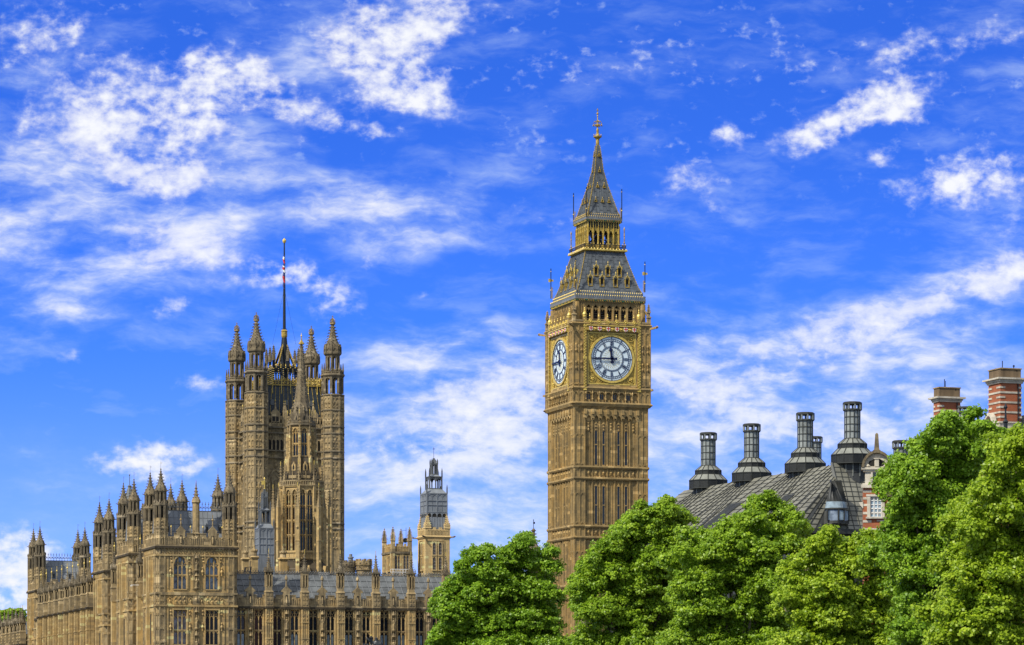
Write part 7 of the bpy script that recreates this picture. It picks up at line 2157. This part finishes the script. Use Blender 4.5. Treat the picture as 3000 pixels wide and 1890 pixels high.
TREES = [
 ('round-topped green plane tree in front of the clock tower foot, leftmost of the row', 335, 'leaf_deep', 11, 1480,
  [(1530,1600,42),(1500,1640,50),(1570,1650,45),(1410,1635,40),(1440,1680,50),(1375,1690,40),(1615,1620,28),(1618,1665,32),(1340,1720,45),(1300,1745,32),
   (1400,1750,55),(1480,1730,60),(1560,1730,55),(1606,1740,40),(1320,1800,50),(1390,1830,60),(1470,1820,62),(1550,1820,60),(1608,1830,42),(1585,1845,48,3),(1290,1865,32),(1340,1880,50),
   (1420,1910,60),(1500,1900,60),(1590,1905,60),(1622,1895,34),(1285,1905,30),(1275,1875,20),(1540,1575,24),(1425,1610,22),(1355,1660,24)]),
 ('broad plane tree right of the clock tower foot, crown brushing the stone shaft', 300, 'leaf_green', 12, 1850,
  [(1950,1500,38),(1985,1520,40),(1900,1510,30),(1870,1520,30),(1910,1550,50),(1840,1560,45),(1960,1580,60),(1800,1600,45),(1850,1620,60),(1760,1640,45),(1736,1642,26),(1712,1672,26),
   (1920,1650,62),(1800,1690,60),(1730,1710,48),(1880,1720,65),(1960,1680,60),(1718,1740,32),(1712,1800,36),(1770,1790,62),(1850,1810,65),(1930,1780,65),(1722,1870,44),(1790,1890,62),(1870,1900,62),(1940,1880,60),(2010,1620,40),(1700,1895,24),
   (1955,1470,22),(1875,1485,18)]),
 ('plane tree beneath the bronze roof, with a lumpy pointed crown', 265, 'leaf_green', 13, 2170,
  [(2260,1475,34),(2220,1490,34),(2300,1500,36),(2330,1535,32),(2200,1530,45),(2270,1550,55),(2130,1550,36),(2160,1590,52),(2060,1580,40),(2010,1560,26),(2090,1620,55),(2030,1640,48),
   (2230,1630,65),(2310,1600,48),(2150,1680,65),(2060,1710,60),(2000,1720,40),(2250,1710,65),(2330,1680,48),(2090,1780,65),(2020,1810,50),(2180,1790,65),(2270,1800,62),(2000,1880,48),(2080,1880,62),(2170,1890,65),(2260,1890,60),(2250,1455,18),(2330,1760,50),(1990,1620,28)]),
 ('bright plane tree between the pointed crown and the tallest tree', 235, 'leaf_lime', 14, 2440,
  [(2430,1575,32),(2400,1600,38),(2470,1605,34),(2555,1572,28),(2590,1590,30),(2520,1600,36),(2360,1640,40),(2430,1650,55),(2510,1660,60),(2590,1650,45),(2350,1710,46),(2420,1730,62),(2500,1750,65),(2580,1730,60),
   (2310,1760,36),(2360,1800,55),(2440,1820,65),(2530,1830,65),(2610,1810,55),(2615,1850,52,2),(2340,1880,50),(2420,1900,62),(2510,1900,65),(2600,1900,60),(2425,1555,16)]),
 ('tallest plane tree, rising before the red brick chimney stacks', 215, 'leaf_deep', 15, 2740,
  [(2860,1212,24),(2845,1240,30),(2775,1228,26),(2745,1252,30),(2800,1265,40),(2870,1260,28),(2905,1262,20),(2725,1290,38),(2780,1310,55),(2850,1300,45),(2700,1330,38),(2640,1345,26),(2628,1372,28),(2750,1370,62),(2675,1390,48),(2830,1370,50),
   (2622,1420,32),(2655,1450,52),(2720,1450,65),(2800,1440,65),(2632,1490,36),(2690,1520,62),(2770,1520,65),(2625,1550,40),(2640,1590,60),(2730,1600,65),(2820,1560,60),(2670,1680,65),(2760,1690,65),(2690,1770,62),(2700,1860,60),(2640,1650,50),(2650,1850,52),(2870,1330,35),(2925,1270,16)]),
 ('yellow-green plane tree nearest on the right, filling the corner', 180, 'leaf_lime', 16, 2930,
  [(3000,1280,42),(2970,1300,40),(3030,1300,50),(2940,1340,42),(2990,1360,60),(2900,1380,36),(2920,1420,55),(2990,1440,65),(2880,1450,40),(2860,1500,45),(2930,1510,65),(3010,1530,65),(2840,1560,45),(2900,1590,65),(2980,1610,65),(2820,1620,42),(2860,1660,62),
   (2940,1690,65),(3020,1700,65),(2800,1700,42),(2830,1750,60),(2910,1780,65),(2990,1790,65),(2780,1800,45),(2840,1840,62),(2920,1870,65),(3000,1880,65),(2760,1870,45),(2830,1910,60),(2740,1910,40),(3040,1450,60),(3050,1600,60)]),
]
for lab, Y, mat, seed, tp, bl in TREES:
    plane_tree(lab, Y, bl, mat, seed, tp, leaf=.11 + .10 * Y / 300)
# far trees over the roof at the left edge
for i, (px, py, lab) in enumerate(((8, 1788, 'distant tree top just showing over the ribbed grey roof, at the very edge'), (30, 1787, 'distant tree top over the ribbed grey roof, between its neighbours'), (58, 1784, 'distant tree top over the ribbed grey roof, nearest the turreted tower'))):
    Y = 720; k = Y / FP; r = random.Random(i)
    T = plane_tree(lab, Y, [(px + r.uniform(-8, 8), py + 8 + r.uniform(-3, 10), 9) for _ in range(7)] + [(px, py + 40, 30), (px + 5, py + 90, 40)], 'leaf_green', 30 + i, px, leaf=.6, dens=.5)
for o in COL.objects:
    if o.name.startswith('plane_tree') and o.get('label', '').startswith('distant'): o['group'] = 'distant trees over the far roof'

# ------------------------------------------------------------------ bronze statue group and lamp at the bridge end
def statue_group():
    Y = 330; F = Frame(1104, Y); k = Y / FP
    T = thing('statue', 'dark bronze statue of a robed figure in a chariot, one arm flung up', 'statue', (F.ox, F.oy, 0), 0)
    z = lambda py: CH + (HZ - py) * k
    b = MB('grey_stone'); b.box(-2.6, 2.0, -1.2, 4.5, 0, 7.6); b.box(-2.8, 2.2, -1.4, 4.7, 7.6, 8.0); b.build('plinth', T)
    me = bpy.data.meshes.new('figure')
    zh = z(1868)
    J = {'hip': ((0, 0, zh - 1.9), .42), 'waist': ((0, 0, zh - 1.35), .32), 'chest': ((.02, 0, zh - .8), .40), 'neck': ((0, -.02, zh - .33), .13), 'head': ((-.04, -.05, zh - .12), .17), 'crown': ((-.05, -.05, zh + .06), .13),
         'shL': ((-.34, 0, zh - .55), .17), 'elL': ((-.75, -.05, zh - .42), .13), 'wrL': ((-1.05, -.1, zh - .12), .09), 'haL': ((-1.12, -.1, zh + .05), .07),
         'shR': ((.42, .0, zh - .6), .2), 'elR': ((.62, .1, zh - 1.0), .17), 'skirt': ((.05, .05, zh - 2.9), .62), 'foot': ((.05, .05, zh - 3.6), .7), 'cloak': ((.45, .25, zh - 1.6), .3)}
    E = [('hip','waist'),('waist','chest'),('chest','neck'),('neck','head'),('head','crown'),('chest','shL'),('shL','elL'),('elL','wrL'),('wrL','haL'),('chest','shR'),('shR','elR'),('hip','skirt'),('skirt','foot'),('elR','cloak')]
    ks = list(J)
    me.from_pydata([J[q][0] for q in ks], [(ks.index(a), ks.index(c)) for a, c in E], [])
    me.materials.append(MATS['statue_bronze'])
    o = put('figure', me, T)
    md = o.modifiers.new('skin', 'SKIN')
    for i, q in enumerate(ks): me.skin_vertices[0].data[i].radius = (J[q][1], J[q][1]); me.skin_vertices[0].data[i].use_root = (q == 'hip')
    o.modifiers.new('sub', 'SUBSURF').render_levels = 1
    m = MB('statue_bronze')
    for j in range(7): a = -.9 + j * .3; m.bar((.1 + .5 * math.sin(a), -.32 * math.cos(a), zh - .7), (.1 + .75 * math.sin(a), -.55 * math.cos(a), zh - 3.2), .09)
    m.bar((.35, -.1, zh - .3), (.42, -.1, zh + .12), .05); m.octa(.42, -.1, zh + .2, .04, .14)
    m.build('cloak', T)
    m = MB('statue_bronze')
    for dx in (-1.55, -1.2):                                            # horses' heads and necks beyond the chariot
        m.bar((dx + .3, 1.6, zh - 2.4), (dx, 2.2, zh - .95), .55, .45); m.bar((dx, 2.2, zh - .9), (dx - .45, 2.6, zh - 1.15), .34, .3); m.octa(dx - .42, 2.6, zh - 1.15, .22, .2)
        m.octa(dx - .05, 2.15, zh - .72, .08, .22); m.octa(dx + .12, 2.2, zh - .72, .08, .22)
        for j in range(5): m.octa(dx + .1 + j * .06, 2.0 - j * .1, zh - .8 - j * .22, .16, .2)
        m.lathe([(.5, zh - 3.4), (.6, zh - 2.8), (.4, zh - 2.2)], 8, dx + .35, 1.5)
    m.build('horses', T)
    m = MB('statue_bronze'); m.lathe([(.9, 8.0), (1.0, 8.9), (1.05, zh - 2.4)], 12, .1, .1); m.build('chariot', T)
statue_group()
def lamp():
    Y = 322; k = Y / FP; z = lambda py: CH + (HZ - py) * k
    T = thing('lamp_post', 'dark lamp post with a gilt-topped lantern, beside the bronze statue', 'street lamp', ((1087.5 - 1500) * k, Y, 0), 0)
    m = MB('iron'); m.lathe([(.3, 0), (.25, 1.2), (.12, 1.6), (.10, z(1895)), (.16, z(1890)), (.06, z(1885))], 10); m.build('post', T)
    m = MB('iron')
    for sx in (-1, 1):
        for sy in (-1, 1): m.bar((sx * .10, sy * .10, z(1886)), (sx * .2, sy * .2, z(1868)), .04)
    m.sq(.23, .23, z(1868), z(1867)); m.sq(.2, .06, z(1867), z(1864)); m.sq(.12, .12, z(1887), z(1886)); m.mat('gold'); m.octa(0, 0, z(1862), .09, .14); m.octa(0, 0, z(1866), .1, .06)
    m.build('lantern', T)
    m = MB('glass_dark'); m.sq(.09, .18, z(1885.5), z(1868.5)); m.build('glass', T)
lamp()
